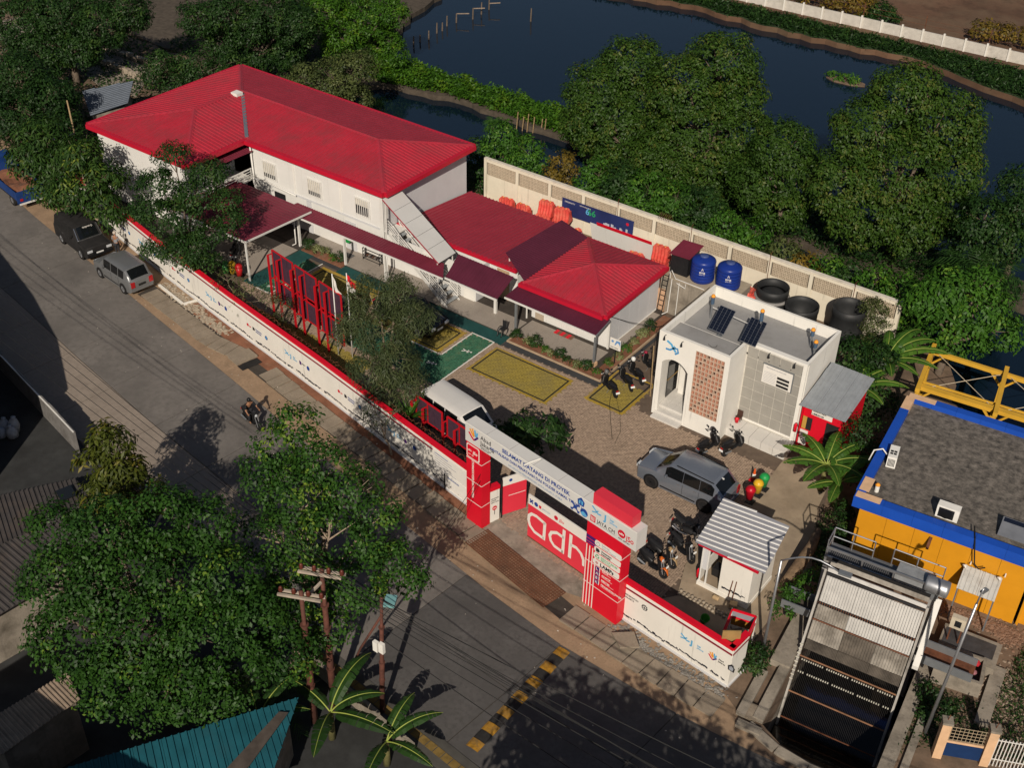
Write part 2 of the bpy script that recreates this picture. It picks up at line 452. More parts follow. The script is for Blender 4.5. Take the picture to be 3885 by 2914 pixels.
# ================================================================ THE SETTING
def land(name,poly,z,depth,m,holes=(),label=None):
    bm = bmesh.new()
    loops = [list(poly)] + [list(h) for h in holes]
    edges = []
    for lp in loops:
        vs = [bm.verts.new((p[0],p[1],z)) for p in lp]
        edges += [bm.edges.new((vs[i],vs[(i + 1) % len(vs)])) for i in range(len(vs))]
    bmesh.ops.triangle_fill(bm,use_beauty=True,use_dissolve=False,edges=edges)
    bmesh.ops.recalc_face_normals(bm,faces=bm.faces)
    if bm.faces and sum(f.normal.z * f.calc_area() for f in bm.faces) < 0:
        bmesh.ops.reverse_faces(bm,faces=bm.faces)
    if depth:
        for lp in loops:
            for i in range(len(lp)):
                p,q = lp[i],lp[(i + 1) % len(lp)]
                bm.faces.new([bm.verts.new(c) for c in ((p[0],p[1],z),(q[0],q[1],z),(q[0],q[1],z - depth),(p[0],p[1],z - depth))])
    me = bpy.data.meshes.new(name); bm.to_mesh(me); bm.free()
    o = bpy.data.objects.new(name,me); col.objects.link(o); me.materials.append(m)
    tag(o,label,None,None,'structure')
    return o
def jag(pts,step=1.2,amp=0.35,seed=1):
    r_ = random.Random(seed); out = []
    for i in range(len(pts) - 1):
        a,b = V(*pts[i]),V(*pts[i + 1]); L = np.linalg.norm(b - a); n = max(1,int(L / step)) if L < 80 else 1
        d = unit(b - a); nn = V(-d[1],d[0])
        for k in range(n):
            p = a + (b - a) * k / n
            if k: p = p + nn * r_.uniform(-amp,amp)
            out.append((p[0],p[1]))
    out.append(pts[-1]); return out

MT = R(6.6); MU = V(math.cos(MT),math.sin(MT),0); MV = V(-math.sin(MT),math.cos(MT),0); MO = V(32.44,-11.29,0.0)
def ml(a,b,z=0.0): return MO + MU * a + MV * b + V(0,0,z)     # trash-rack frame: a across, b up-canal
canal_pit = [tuple(ml(*p)[:2]) for p in ((-0.05,-4.2),(0.9,-4.75),(2.2,-4.95),(3.5,-4.9),(4.5,-4.7),(4.5,3.6),(-0.05,3.6))]

shore = jag([(400,9.5),(44,9.5),(36,9.8),(31,10.4),(29.8,13.5),(27.2,16.4),(20,16.9),(10,16.5),(0,17),(-10,16.8),(-18,16.5),(-26,16.8),(-34,17.6),(-60,18.5),(-400,22)])
land('ground',[(-400,-400),(400,-400)] + shore,0.0,1.6,soil,[canal_pit])
levee = jag([(-24,25.2),(-26.8,20.0),(-34,19.0),(-46,19.2),(-400,70),(-400,400),(-60,400),(-40,60),(-36,50),(-33.5,40),(-30,33),(-27,30.0),
             (-20,29.8),(-12,30.0),(-6,29.8),(0,28.8),(10,28.5),(20,28),(30,27),(31,23.6),(20,22),(8,22.5),(0,23),(-5,26.3),(-12,26.6),(-18,26.8),(-24,25.2)],seed=3)[:-1]
land('bank',levee,-0.55,1.2,mat('mud',(0.075,0.06,0.045),0.95,var=0.3,bump=0.6,bump_scale=8))
far = jag([(-420,60),(-45,57.5),(-19.8,58.6),(-13.6,60),(-2.85,59),(10.4,60),(20.3,56.7),(32,53),(60,44),(420,-10)],seed=5)
land('field',far + [(1500,1500),(-1500,1500)],-0.5,1.2,dry_field)
grass_bank = mat('bank_grass_soil',(0.028,0.048,0.018),0.95,var=0.35,scale=0.8,bump=0.8,bump_scale=6)
land('bank_verge',[(p[0],p[1] + 0.05) for p in far[1:-1]] + [(60,52),(30,62.2),(17,63.6),(-2,63.2),(-12,63.2),(-45,62.5)],-0.494,0.0,grass_bank)

def water_mat(name,c,bumps=0.10):
    m = bpy.data.materials.new(name); m.use_nodes = True
    nd = m.node_tree.nodes; lk = m.node_tree.links; b = nd['Principled BSDF']
    b.inputs['Base Color'].default_value = (*c,1); b.inputs['Roughness'].default_value = 0.07; b.inputs['Specular IOR Level'].default_value = 0.5
    g = nd.new('ShaderNodeNewGeometry'); n = nd.new('ShaderNodeTexNoise'); n.inputs['Scale'].default_value = 1.4; n.inputs['Detail'].default_value = 3
    lk.new(g.outputs['Position'],n.inputs['Vector'])
    bp = nd.new('ShaderNodeBump'); bp.inputs['Strength'].default_value = bumps; bp.inputs['Distance'].default_value = 0.05
    lk.new(n.outputs[0],bp.inputs['Height']); lk.new(bp.outputs[0],b.inputs['Normal'])
    return m
pond_water = water_mat('pond_water',(0.0035,0.010,0.020))
w_ = MB(); w_.poly([(-420,8,-1.0),(420,8,-1.0),(420,72,-1.0),(-420,72,-1.0)])
tag(w_.build('water',pond_water),kind='structure')
w_ = MB(); w_.poly([ml(-0.6,-5.2,-2.7),ml(5.0,-5.2,-2.7),ml(5.0,4.0,-2.7),ml(-0.6,4.0,-2.7)])
tag(w_.build('canal_water',water_mat('canal_water_dark',(0.002,0.0025,0.003))),kind='structure')

# ---- road of cast slabs ------------------------------------------------------------------------------
road_far = [(-70,1.2),(-40,-4.9),(-26.2,-7.8),(-18.1,-9.3),(-9.44,-10.95),(-0.52,-12.6),(7.07,-14.15),(13.34,-15.3),(20,-16.45),(24.3,-17.0),(30.3,-17.1),(33.9,-16.85),(45,-15.3),(70,-11)]
road_mid = [(-70,-6),(-40,-11.2),(-17.4,-14.9),(-9.66,-16.3),(-1.73,-17.62),(6.1,-18.67),(13.3,-19.4),(20,-20.0),(24.3,-20.3),(30.3,-20.4),(45,-19.5),(70,-16)]
road_near = [(-70,-9),(-40,-14),(-18,-18.3),(-11,-19.3),(-3,-20.9),(6,-21.9),(13.3,-22.7),(18.4,-23.3),(25.2,-23.95),(34,-24.2),(45,-23.8),(70,-21)]
def yat(pl,x):
    for a,b in zip(pl,pl[1:]):
        if a[0] <= x <= b[0]: return a[1] + (b[1] - a[1]) * (x - a[0]) / (b[0] - a[0])
    return pl[-1][1]
road = MB()
xs = np.arange(-60,61,3.0)
for a,b in zip(xs,xs[1:]):
    road.poly([(a,yat(road_near,a),0.004),(b,yat(road_near,b),0.004),(b,yat(road_far,b),0.004),(a,yat(road_far,a),0.004)])
road = tag(road.build('road',joint),kind='structure')
xj = [-60,-52,-44,-38,-33.2,-28.6,-23.9,-19.3,-14.8,-10.2,-5.6,-1.0,3.7,8.4,13.2,18.4,24.25,30,36,43,51,60]
for k,(a,b) in enumerate(zip(xj,xj[1:])):
    for lane,(lo,hi) in enumerate(((road_mid,road_far),(road_near,road_mid))):
        sh = 0.22 * (lane == 1) + 0.9                                     # joints run square to the road, a little askew
        dx = 0.16
        n = 4; top = []; bot = []
        for j in range(n + 1):
            x = a + 0.02 + (b - a - 0.04) * j / n
            yh,yl = yat(hi,x) - 0.02,yat(lo,x) + 0.02
            top.append((x + dx * (yh + 16) * 0.6,yh)); bot.append((x + dx * (yl + 16) * 0.6,yl))
        mb = MB(); zt = 0.030 + random.uniform(-0.004,0.004)
        q = len(mb.v)
        for j in range(n):
            mb.poly([(*bot[j],zt),(*bot[j + 1],zt),(*top[j + 1],zt),(*top[j],zt)])
        for p,r_ in ((bot[0],top[0]),(top[-1],bot[-1])):
            mb.poly([(*r_,zt),(*p,zt),(*p,0.0),(*r_,0.0)])
        for pl in (bot,top):
            for j in range(n):
                mb.poly([(*pl[j],zt),(*pl[j + 1],zt),(*pl[j + 1],0.0),(*pl[j],0.0)])
        mm = asphalt if a > 14 else (road_conc2 if (lane == 1 and a < 4) else road_conc)
        adopt(mb.build('road_slab',mm),road)
# painted speed hump of striped blocks
hump = thing('speed_hump','yellow and black striped speed hump across the road below the gate','speed hump',(24.4,-20.3,0.03))
for k in range(13):
    y0 = -23.5 + k * 0.49
    mb = MB(); x0 = 24.18 - (y0 + 20.3) * 0.005
    prof = [(-0.29,0.032),(-0.2,0.062),(0,0.075),(0.2,0.062),(0.29,0.032)]
    for (a,za),(b,zb) in zip(prof,prof[1:]):
        mb.poly([(x0 + .25 + a,y0 + .01,za),(x0 + .25 + b,y0 + .01,zb),(x0 + .25 + b,y0 + .48,zb),(x0 + .25 + a,y0 + .48,za)])
    mb.build('painted_block',mat('hump_yellow',(0.32,0.16,0.015),0.85,var=0.35,scale=5,dirt=(0.12,0.09,0.05),dirt_amt=0.3,dirt_scale=3) if k % 2 == 0 else mat('hump_black',(0.022,0.021,0.020),0.85,var=0.3,scale=4),hump)

# ---- verge between road and compound wall ---------------------------------------------------------------
wallL = [(-27,-4.35),(-20,-5.85),(-12.4,-7.5),(-5.2,-8.85),(3.7,-10.35),(9.6,-11.45),(16.1,-12.62)]
wallR = [(25.3,-14.12),(30.82,-14.68)]
base_line = [(-70,5),(-27,-4.35)] + wallL[1:] + [(25.3,-14.1),(30.8,-14.6),(31.3,-14.7),(31.9,-15.2),(33,-16.2),(35,-16.2),(45,-14.6)]
verge = MB()
for a,b in zip(xs,xs[1:]):
    if b > 33: break
    verge.poly([(a,yat(road_far,a) - 0.05,0.012),(b,yat(road_far,b) - 0.05,0.012),(b,yat(base_line,b) + 0.02,0.012),(a,yat(base_line,a) + 0.02,0.012)])
verge = tag(verge.build('verge',sand),kind='structure')
bed = MB()
for a,b in ((-8.8,-6.6),(-6.6,-4),(-4,-1.2),(-1.2,1.6),(1.6,4.5),(4.5,7.5),(7.5,10.5),(10.5,13.5),(13.5,15.9)):
    bed.poly([(a,yat(wallL,a) - 0.95,0.016),(b,yat(wallL,b) - 0.95,0.016),(b,yat(wallL,b) - 0.02,0.016),(a,yat(wallL,a) - 0.02,0.016)])
adopt(bed.build('laterite_strip',laterite),verge)
# drain covers: one slab after the other, open joints over the drain
drain_line = [(-12.1,-9.28),(-5,-10.55),(-1.6,-10.45),(5.85,-11.9),(11.45,-12.95),(16.9,-13.95),(23.6,-15.35),(28.2,-15.85),(31.2,-15.9)]
drain = tag(MB().poly([(-12.3,-9.9,0.014),(-1.6,-11.1,0.014),(5.8,-12.5,0.014),(11.4,-13.5,0.014),(16.8,-14.5,0.014),(23.6,-15.9,0.014),(28.2,-16.35,0.014),(31,-16.4,0.014),
                      (31,-15.2,0.014),(28.2,-15.35,0.014),(23.6,-14.9,0.014),(16.8,-13.4,0.014),(11.4,-12.4,0.014),(5.8,-11.3,0.014),(-1.6,-9.9,0.014),(-12.3,-8.6,0.014)]).build('drain',joint),kind='structure')
def slab_run(x0,x1,step,skip=()):
    x = x0; i = 0
    while x < x1:
        xc = x + step / 2; y = yat(drain_line,xc); y2 = yat(drain_line,xc + 0.1)
        rz = math.atan2(y2 - y,0.1) + random.uniform(-0.02,0.02)
        if i not in skip:
            mb = MB(); wd = 1.12 + random.uniform(-0.04,0.04)
            mb.cbox((xc,y + random.uniform(-0.03,0.03),0.0),step - 0.045 - random.uniform(0,0.03),wd,0.075 + random.uniform(-0.012,0.012),rz)
            adopt(mb.build('drain_slab',slab_conc),drain)
        x += step; i += 1
slab_run(-11.9,-2.6,0.72); slab_run(-1.0,16.9,0.80,skip=(0,)); slab_run(23.3,30.9,0.87)
# the opened hatch and its tilted lid
hatch = thing('drain_hatch','raised concrete drain hatch beside a black opening in the verge','hatch',(-1.9,-10.6,0.05))
MB().cbox((-2.25,-10.62,0.03),0.95,1.35,0.12,-0.2).build('lid',slab_conc,hatch)
MB().cbox((-1.45,-10.85,0.05),0.55,1.25,0.02,-0.2).build('opening',paint_blk,hatch)
# grating in front of the gate
grate = thing('drain_grating','rusty steel grating set in the ground before the red gate','grating',(19.8,-14.7,0.02))
ga,gb = V(17.05,-14.65,0.05),V(22.3,-15.75,0.05); gu = unit(gb - ga); gv = V(-gu[1],gu[0],0)
MB().plate([ga,gb,gb + gv * 1.35,ga + gv * 1.35],(0,0,1),0.01).build('bed',mat('rusty_sand',(0.20,0.115,0.07),0.95,var=0.3,scale=3,dirt=(0.08,0.045,0.03),dirt_amt=0.35,dirt_scale=2),grate)
gl = np.linalg.norm(gb - ga)
for k in range(42):
    p = ga + gu * gl * k / 41 + V(0,0,0.018); MB().bar(p,p + gv * 1.35,0.022,0.02).build('grate_bar',rust,grate)
for k in range(11):
    p = ga + gv * 1.35 * k / 10 + V(0,0,0.024); MB().bar(p,p + gu * gl,0.022,0.02).build('cross_bar',rust,grate)
# apron of cast concrete between grating and gate
apron = MB(); apron.poly([(17.1,-13.35,0.030),(22.6,-14.35,0.030),(23.3,-14.2,0.030),(22.9,-12.6,0.030),(17.3,-11.7,0.030)])
adopt(apron.build('gate_apron',old_conc),verge)
# weeds, rubble and litter along the foot of the wall
def rubble(name,label,pts,n,smin,smax,m,seed,parent=None):
    r_ = random.Random(seed); mb = MB()
    for i in range(n):
        a = r_.randrange(len(pts) - 1); t = r_.random(); p0,p1 = pts[a],pts[a + 1]
        x = p0[0] + (p1[0] - p0[0]) * t + r_.gauss(0,p0[2]); y = p0[1] + (p1[1] - p0[1]) * t + r_.gauss(0,p0[2])
        s = r_.uniform(smin,smax); q = len(mb.v); ang = r_.uniform(0,6.28)
        u = V(math.cos(ang),math.sin(ang),r_.uniform(-.3,.3)) * s; v = V(-math.sin(ang),math.cos(ang),r_.uniform(-.3,.3)) * s * r_.uniform(.5,1)
        c = V(x,y,0.01); h = s * r_.uniform(.3,.7)
        mb.v.extend([tuple(c - u - v),tuple(c + u - v * .8),tuple(c + u * .8 + v),tuple(c - u * .9 + v),tuple(c - u * .5 - v * .4 + V(0,0,h)),tuple(c + u * .5 - v * .5 + V(0,0,h * .8)),tuple(c + u * .3 + v * .5 + V(0,0,h * 1.1)),tuple(c - u * .5 + v * .4 + V(0,0,h))])
        mb.f.extend([tuple(q + i_ for i_ in f) for f in ((4,5,6,7),(0,1,5,4),(1,2,6,5),(2,3,7,6),(3,0,4,7))])
    o = mb.build(name,m); tag(o,label,'rubble',kind='stuff'); return o
stone_mat = mat('rubble_stone',(0.30,0.25,0.19),0.95,var=0.35,scale=6)
rubble('rubble','broken stones and litter along the foot of the white wall',[(-12,-8.2,.22),(-8,-8.95,.2),(-5,-9.5,.2)],520,0.04,0.13,stone_mat,4)
rubble('rubble','grey gravel and broken stone below the right wall end',[(25.6,-14.75,.2),(28,-15.1,.25),(30.9,-15.2,.25)],700,0.03,0.10,mat('gravel_grey',(0.20,0.185,0.165),0.95,var=0.4,scale=8),5)
rubble('litter','small stones and litter scattered over road and verge',[(-20,-10,1.5),(0,-13.6,1.6),(16,-16,1.6),(30,-18,1.8)],260,0.02,0.05,mat('litter_pale',(0.42,0.38,0.33),0.9,var=0.4,scale=8),6)
broken = thing('broken_slab','broken tilted concrete slab lying by the foot of the right wall','slab',(26.2,-15.1,0.1))
MB().plate([(25.55,-15.25,.12),(26.3,-15.75,.16),(27.0,-15.35,.30),(26.35,-14.75,.28)],(0,0,1),0.09).build('slab',slab_conc,broken)
kerb = thing('kerb_frame','pale concrete kerb pieces framing a bare bed behind the grey car','kerb',(-10.2,-8.9,0))
MB().bar((-12.0,-8.45,.07),(-9.25,-8.98,.07),0.14,0.14).build('kerb_stone',white_wall,kerb)
MB().bar((-9.15,-8.98,.07),(-8.85,-8.2,.07),0.14,0.14).build('kerb_stone',white_wall,kerb)

# ---- courtyard -------------------------------------------------------------------------------------------
yard_poly = [(-8.2,-8.1),(-5.2,-8.7),(3.7,-10.2),(9.6,-11.3),(17.2,-12.4),(25.3,-13.8),(30.6,-14.3),(30.6,-6),(29.2,-2),(28.6,0.5),(28.6,3),(26.5,7.5),(15,8.4),(-3,12.9),(-14,12.9),(-26.5,12.9),(-26.5,-4.2)]
yard = land('courtyard',yard_poly,0.008,0.0,mat('yard_joint_sand',(0.12,0.088,0.065),0.95,var=0.2))
conc_yard = land('yard_concrete',[(25.0,-13.6),(30.5,-14.2),(30.5,-6),(29,-2.2),(28.6,0.3),(26,0.3),(26.2,-3.2),(25.6,-6.4),(25.9,-9.6),(26.6,-11.5)],0.060,0.06,mat('yard_concrete_mat',(0.30,0.235,0.165),0.92,var=0.2,scale=0.8,dirt=(0.2,0.15,0.1),dirt_amt=0.25,bump=0.4,bump_scale=16))
def inside(p,poly):
    c = False; n = len(poly); x,y = p
    for i in range(n):
        x1,y1 = poly[i]; x2,y2 = poly[(i + 1) % n]
        if (y1 > y) != (y2 > y) and x < (x2 - x1) * (y - y1) / (y2 - y1) + x1: c = not c
    return c
def rect_in(c,r): return r[0] <= c[0] <= r[2] and r[1] <= c[1] <= r[3]
bays_yel = [(8.32,-3.62,13.68,-0.88),(0.9,-3.45,6.05,-0.8),(-5.75,-3.6,-0.4,-0.55),(15.05,-1.85,17.5,1.6),(-6.0,-8.2,4.0,-6.5)]
bays_grn = [(6.36,-5.9,7.88,-0.66),(0.2,-5.9,6.36,-3.48),(-7.2,-4.85,-6.1,-0.3)]
teal_rects = [(3.5,-0.56,8.35,0.70),(-8.45,-4.85,-7.2,0.4),(-4.75,-0.5,3.5,0.42)]
no_pave = [(8.35,-0.5,15.2,12),(-30,-0.6,20,14),(17.9,-0.9,30,9),(-30,-9,-8.45,3)]
lists = {'s': [],'y': [],'g': []}
tb = 0.115                                                        # herringbone of 0.23 x 0.115 pavers
gx = np.arange(-9,27,tb)
def hb_bricks(x0,x1,y0,y1):
    nx = int((x1 - x0) / tb); ny = int((y1 - y0) / tb)
    for i in range(nx):
        for j in range(ny):
            k = (i - j) % 4
            if k == 0: yield (x0 + i * tb,y0 + j * tb,2 * tb,tb)
            elif k == 2: yield (x0 + i * tb,y0 + j * tb - tb,tb,2 * tb)
for (x,y,w,h) in hb_bricks(-8.4,26.2,-13.6,0.8):
    c = (x + w / 2,y + h / 2)
    if not inside(c,yard_poly) or any(rect_in(c,r) for r in teal_rects): continue
    in_bike = rect_in(c,bays_yel[3])
    if any(rect_in(c,r) for r in no_pave) and not in_bike: continue
    if c[0] > 25.0 and inside(c,[(25.0,-13.6),(30.5,-14.2),(30.5,-6),(29,-2.2),(28.6,0.3),(26,0.3),(26.2,-3.2),(25.6,-6.4),(25.9,-9.6),(26.6,-11.5)]): continue
    if c[1] < -8.4 and c[0] < 9 : continue
    key = 'y' if any(rect_in(c,r) for r in bays_yel) else 'g' if any(rect_in(c,r) for r in bays_grn) else 's'
    lists[key].append((x,y,w,h))
def paver_mesh(lst,name,m,keep=()):
    lst = [b for b in lst if b not in keep]
    A = np.array(lst); n = len(A); g = 0.007; t = 0.018
    z = 0.036 + rng.uniform(-0.004,0.004,n)
    x0,y0,x1,y1 = A[:,0] + g,A[:,1] + g,A[:,0] + A[:,2] - g,A[:,1] + A[:,3] - g
    e = 0.008
    v = np.stack([np.stack([x0,y0,z - t],1),np.stack([x1,y0,z - t],1),np.stack([x1,y1,z - t],1),np.stack([x0,y1,z - t],1),
                  np.stack([x0 + e,y0 + e,z],1),np.stack([x1 - e,y0 + e,z],1),np.stack([x1 - e,y1 - e,z],1),np.stack([x0 + e,y1 - e,z],1)],1).reshape(-1,3)
    f = np.array([(4,5,6,7),(0,1,5,4),(1,2,6,5),(2,3,7,6),(3,0,4,7)])
    f = (f[None] + (np.arange(n) * 8)[:,None,None]).reshape(-1,4)
    me = bpy.data.meshes.new(name); me.from_pydata(v,[],f); me.materials.append(m)
    o = bpy.data.objects.new(name,me); col.objects.link(o); adopt(o,yard); tag(o,kind='stuff'); return o
near = sorted(lists['s'],key=lambda b: (b[0] - 23.2) ** 2 + (b[1] + 8.6) ** 2)[:280]
for key,nm,mm in (('s','sand_pavers',paver_a),('y','yellow_pavers',paver_yel),('g','green_pavers',paver_grn)):
    paver_mesh(lists[key],nm,mm,set(near) if key == 's' else ())
bh = MB(); bh.bx(0.007,0.007,0,2 * tb - .007,tb - .007,.02); bhm = bh.mesh('paver'); bhm.materials.append(paver_a)
bv = MB(); bv.bx(0.007,0.007,0,tb - .007,2 * tb - .007,.02); bvm = bv.mesh('paver'); bvm.materials.append(paver_a)
for (x,y,w,h) in near:
    link_mesh('paver',bhm if w > h else bvm,yard,(x,y,0.017 + random.uniform(-.004,.004)))
# painted bay outlines, white strips, walking figures
def line(a,b,w,m,z=0.044,name='painted_line'):
    a,b = V(*a,z),V(*b,z); d = unit(b - a); n = V(-d[1],d[0],0)
    return adopt(MB().plate([a - n * w / 2,b - n * w / 2,b + n * w / 2,a + n * w / 2],(0,0,1),0.004).build(name,m),yard)
def outline(r,m,w,z=0.044,sides='swne'):
    x0,y0,x1,y1 = r
    if 's' in sides: line((x0 - w / 2,y0),(x1 + w / 2,y0),w,m,z)
    if 'n' in sides: line((x0 - w / 2,y1),(x1 + w / 2,y1),w,m,z)
    if 'w' in sides: line((x0,y0 + w / 2 + .002),(x0,y1 - w / 2 - .002),w,m,z)
    if 'e' in sides: line((x1,y0 + w / 2 + .002),(x1,y1 - w / 2 - .002),w,m,z)
for r,ow in ((bays_yel[0],.10),(bays_yel[1],.18),(bays_yel[2],.22),(bays_yel[3],.12)):
    x0,y0,x1,y1 = r
    outline((x0 + ow / 2,y0 + ow / 2,x1 - ow / 2,y1 - ow / 2),paint_yel,ow)
    outline((x0 + ow + .1,y0 + ow + .1,x1 - ow - .1,y1 - ow - .1),paint_blk,0.085,0.046)
line((-5.0,-2.2),(-2.5,-2.2),0.3,paint_yel); line((-2.5,-0.8),(-2.5,-3.4),0.3,paint_yel,0.045)
for a,b in (((6.33,-3.5),(6.33,-0.62)),((7.92,-6.0),(7.92,-0.62)),((6.30,-0.60),(7.95,-0.60)),((4.1,-3.46),(6.36,-3.46)),((-7.25,-4.9),(-6.05,-4.9)),((-6.06,-4.9),(-6.06,-0.3))):
    line(a,b,0.075,lettering_w,0.047)
def walker(c,s,rz):
    mb = MB(); u = V(math.cos(rz),math.sin(rz),0); w = V(-math.sin(rz),math.cos(rz),0)
    def P_(x,y): return V(c[0],c[1],0.047) + u * x * s + w * y * s
    for pl in (((0,.15),(0,.55)),((0,.5),(.25,.3)),((0,.5),(-.22,.3)),((0,.15),(.18,-.3)),((0,.15),(-.2,-.28))):
        a,b = P_(*pl[0]),P_(*pl[1]); d = unit(b - a); n = V(-d[1],d[0],0) * .06 * s
        mb.plate([a - n,b - n,b + n,a + n],(0,0,1),0.004)
    mb.plate([P_(.11 * math.cos(t),.72 + .11 * math.sin(t)) for t in np.linspace(0,2 * math.pi,10,False)],(0,0,1),0.004)
    adopt(mb.build('walker_mark',lettering_w),yard)
walker((7.12,-2.3),.55,-1.35); walker((6.3,-4.45),.55,-1.35); walker((-6.6,-1.75),.5,-1.2); walker((-6.7,-4.3),.5,-1.2)
tl = MB()
for r in teal_rects: tl.bx(r[0],r[1],0.0,r[2],r[3],0.038)
adopt(tl.build('teal_strip',paint_teal),yard)
MBg = MB(); MBg.bx(8.40,-0.52,0,15.15,-0.06,0.036); MBg.bx(14.95,-0.06,0,15.15,8.3,0.034); MBg.bx(-8.0,-0.3,0,-4.8,0.05,0.036)
adopt(MBg.build('dark_strip',strip_grey),yard)
# cables lying across the yard
tag(MB().tube([(18.2,-3.9,.05),(17.4,-2.8,.05),(16.4,-1.4,.055),(15.9,-0.4,.055),(15.5,0.4,.06)],0.014,5).build('ground_cable',cable_mat),'thicker of two black cables lying across the brick yard towards the scooters','cable')
tag(MB().tube([(18.5,-4.1,.05),(18.2,-3.1,.05),(17.4,-1.9,.055),(16.3,-0.6,.055)],0.010,5).build('ground_cable',cable_mat),'thinner cable beside the first one across the yard','cable')

# porch: raised floor of large tiles
porch = tag(MB().bx(-14.6,0.42,0,8.3,6.0,0.085).bx(8.3,0.80,0,14.1,3.1,0.085).bx(13.3,3.1,0,14.1,8.3,0.083).bx(-25.5,-4.3,0,-8.5,0.42,0.06).build('porch_floor',joint),kind='structure')
ts = 0.6
pm = MB(); pm.bx(0.004,0.004,0,ts - .004,ts - .004,0.012); pmm = pm.mesh('floor_tile'); pmm.materials.append(porch_tile)
def tile_area(x0,y0,x1,y1,z):
    for i in range(int((x1 - x0) / ts + 1e-6)):
        for j in range(int((y1 - y0) / ts + 1e-6)):
            link_mesh('floor_tile',pmm,porch,(x0 + i * ts,y0 + j * ts,z))
tile_area(-8.6,0.44,8.2,2.3,0.083); tile_area(8.3,0.83,14.0,3.05,0.083); tile_area(-14.5,-4.25,-8.5,0.4,0.058)
tile_area(13.35,3.1,14.0,8.2,0.081)
# ================================================================ MAIN OFFICE (two storeys, hipped red roof)
office = thing('office_building','two-storey white office block with L-shaped crimson hipped metal roof','building',(-13,4,0))
# wall panels, one board per prefab panel
def wall_run(parent,a,b,z0,z1,pw,m,th=0.08,name='wall_panel'):
    a,b = V(*a,0),V(*b,0); L = np.linalg.norm(b - a); n = max(1,round(L / pw)); d = (b - a) / n; nn = unit(V(d[1],-d[0],0))
    for k in range(n):
        p = a + d * k
        MB().obox(p + V(0,0,z0) + d * .004,d * 0.992,-nn * th,(0,0,z1 - z0)).build(name,m,parent)
wall_run(office,(-14.6,2.14),(-2.83,2.14),0.1,5.3,1.2,white_panel)
wall_run(office,(-2.83,2.14),(-2.83,10.3),0.1,5.3,1.02,grey_panel)
wall_run(office,(-24.1,-2.75),(-15.2,-2.75),0.1,5.3,1.1,white_panel)
wall_run(office,(-24.1,10.2),(-24.1,-2.75),0.1,5.3,1.2,white_panel)
wall_run(office,(-2.83,10.3),(-24.1,10.3),0.1,5.3,1.2,white_panel)
wall_run(office,(-15.2,-2.75),(-15.2,2.1),0.1,2.45,1.2,white_panel)
wall_run(office,(-16.4,-2.7),(-16.4,2.2),2.5,5.3,1.2,white_panel)
MB().bx(-16.38,-2.74,2.42,-14.5,2.12,2.52).build('balcony_floor',white_paint,office)
for x in (-10.6,-6.5):
    MB().bx(x - .06,2.09,2.5,x + .06,2.135,5.3).build('wall_batten',white_paint,office)
MB().bx(-3.12,2.06,0.1,-2.78,2.12,5.3).build('corner_post',steel_white,office)
MB().bx(-2.82,2.06,0.1,-2.74,2.4,5.3).build('corner_post',steel_white,office)
MB().bx(-14.6,2.08,2.44,-2.8,2.132,2.56).build('floor_band',grey_panel,office)
# ground floor doors, windows
for x0,x1,m_ in ((-12.6,-11.6,dark_metal),(-6.2,-5.3,grey_panel),(-1.9,-1.0,grey_panel)):
    if x1 < -3:
        d_ = MB().bx(x0,2.10,0.1,x1,2.137,2.15).build('door',m_,office)
        adopt(MB().bx(x1 - .14,2.06,1.0,x1 - .08,2.10,1.12).build('handle',chrome),d_)
MB().bx(-9.6,2.085,0.1,-9.2,2.135,2.4).build('downpipe_board',grey_panel,office)
# barred upper windows
for x0,x1 in ((-13.47,-12.24),(-9.38,-8.16),(-5.23,-4.0)):
    z0,z1 = 2.98,4.10
    wdw = MB().bx(x0 + .04,2.105,z0,x1 - .04,2.13,z1).build('window',win_glass,office)
    fr = MB()
    fr.bx(x0 - .03,2.07,z0 - .05,x1 + .03,2.125,z0 + .02).bx(x0 - .03,2.07,z1 - .02,x1 + .03,2.125,z1 + .05).bx(x0 - .03,2.07,z0 + .02,x0 + .05,2.125,z1 - .02).bx(x1 - .05,2.07,z0 + .02,x1 + .03,2.125,z1 - .02)
    adopt(fr.build('window_frame',steel_white),wdw)
    lift = 0.72 if x0 < -8 else 0.42
    adopt(MB().bx(x0 + .05,2.088,z0 + (1 - lift) * (z1 - z0),x1 - .05,2.102,z1 - .02).build('blind',mat('blind',(0.55,0.52,0.45),0.9)),wdw)
    for k in range(7):
        x = x0 + .09 + (x1 - x0 - .18) * k / 6
        adopt(MB().bx(x - .018,2.03,z0 - .03,x + .018,2.065,z1 + .03).build('window_bar',steel_white),wdw)
# rainwater pipes
MB().tube([(-14.35,1.95,5.1),(-14.35,1.98,2.7),(-14.25,1.85,2.5),(-13.9,1.6,2.45)],0.06,8).build('downpipe',steel_white,office,True)
MB().tube([(-14.6,1.95,2.75),(-11.8,1.95,2.62),(-10.4,1.95,2.55)],0.05,6).build('pipe',steel_white,office,True)
MB().tube([(-13.9,2.0,2.62),(-11.0,2.0,2.50)],0.03,6).build('pipe',steel_white,office,True)
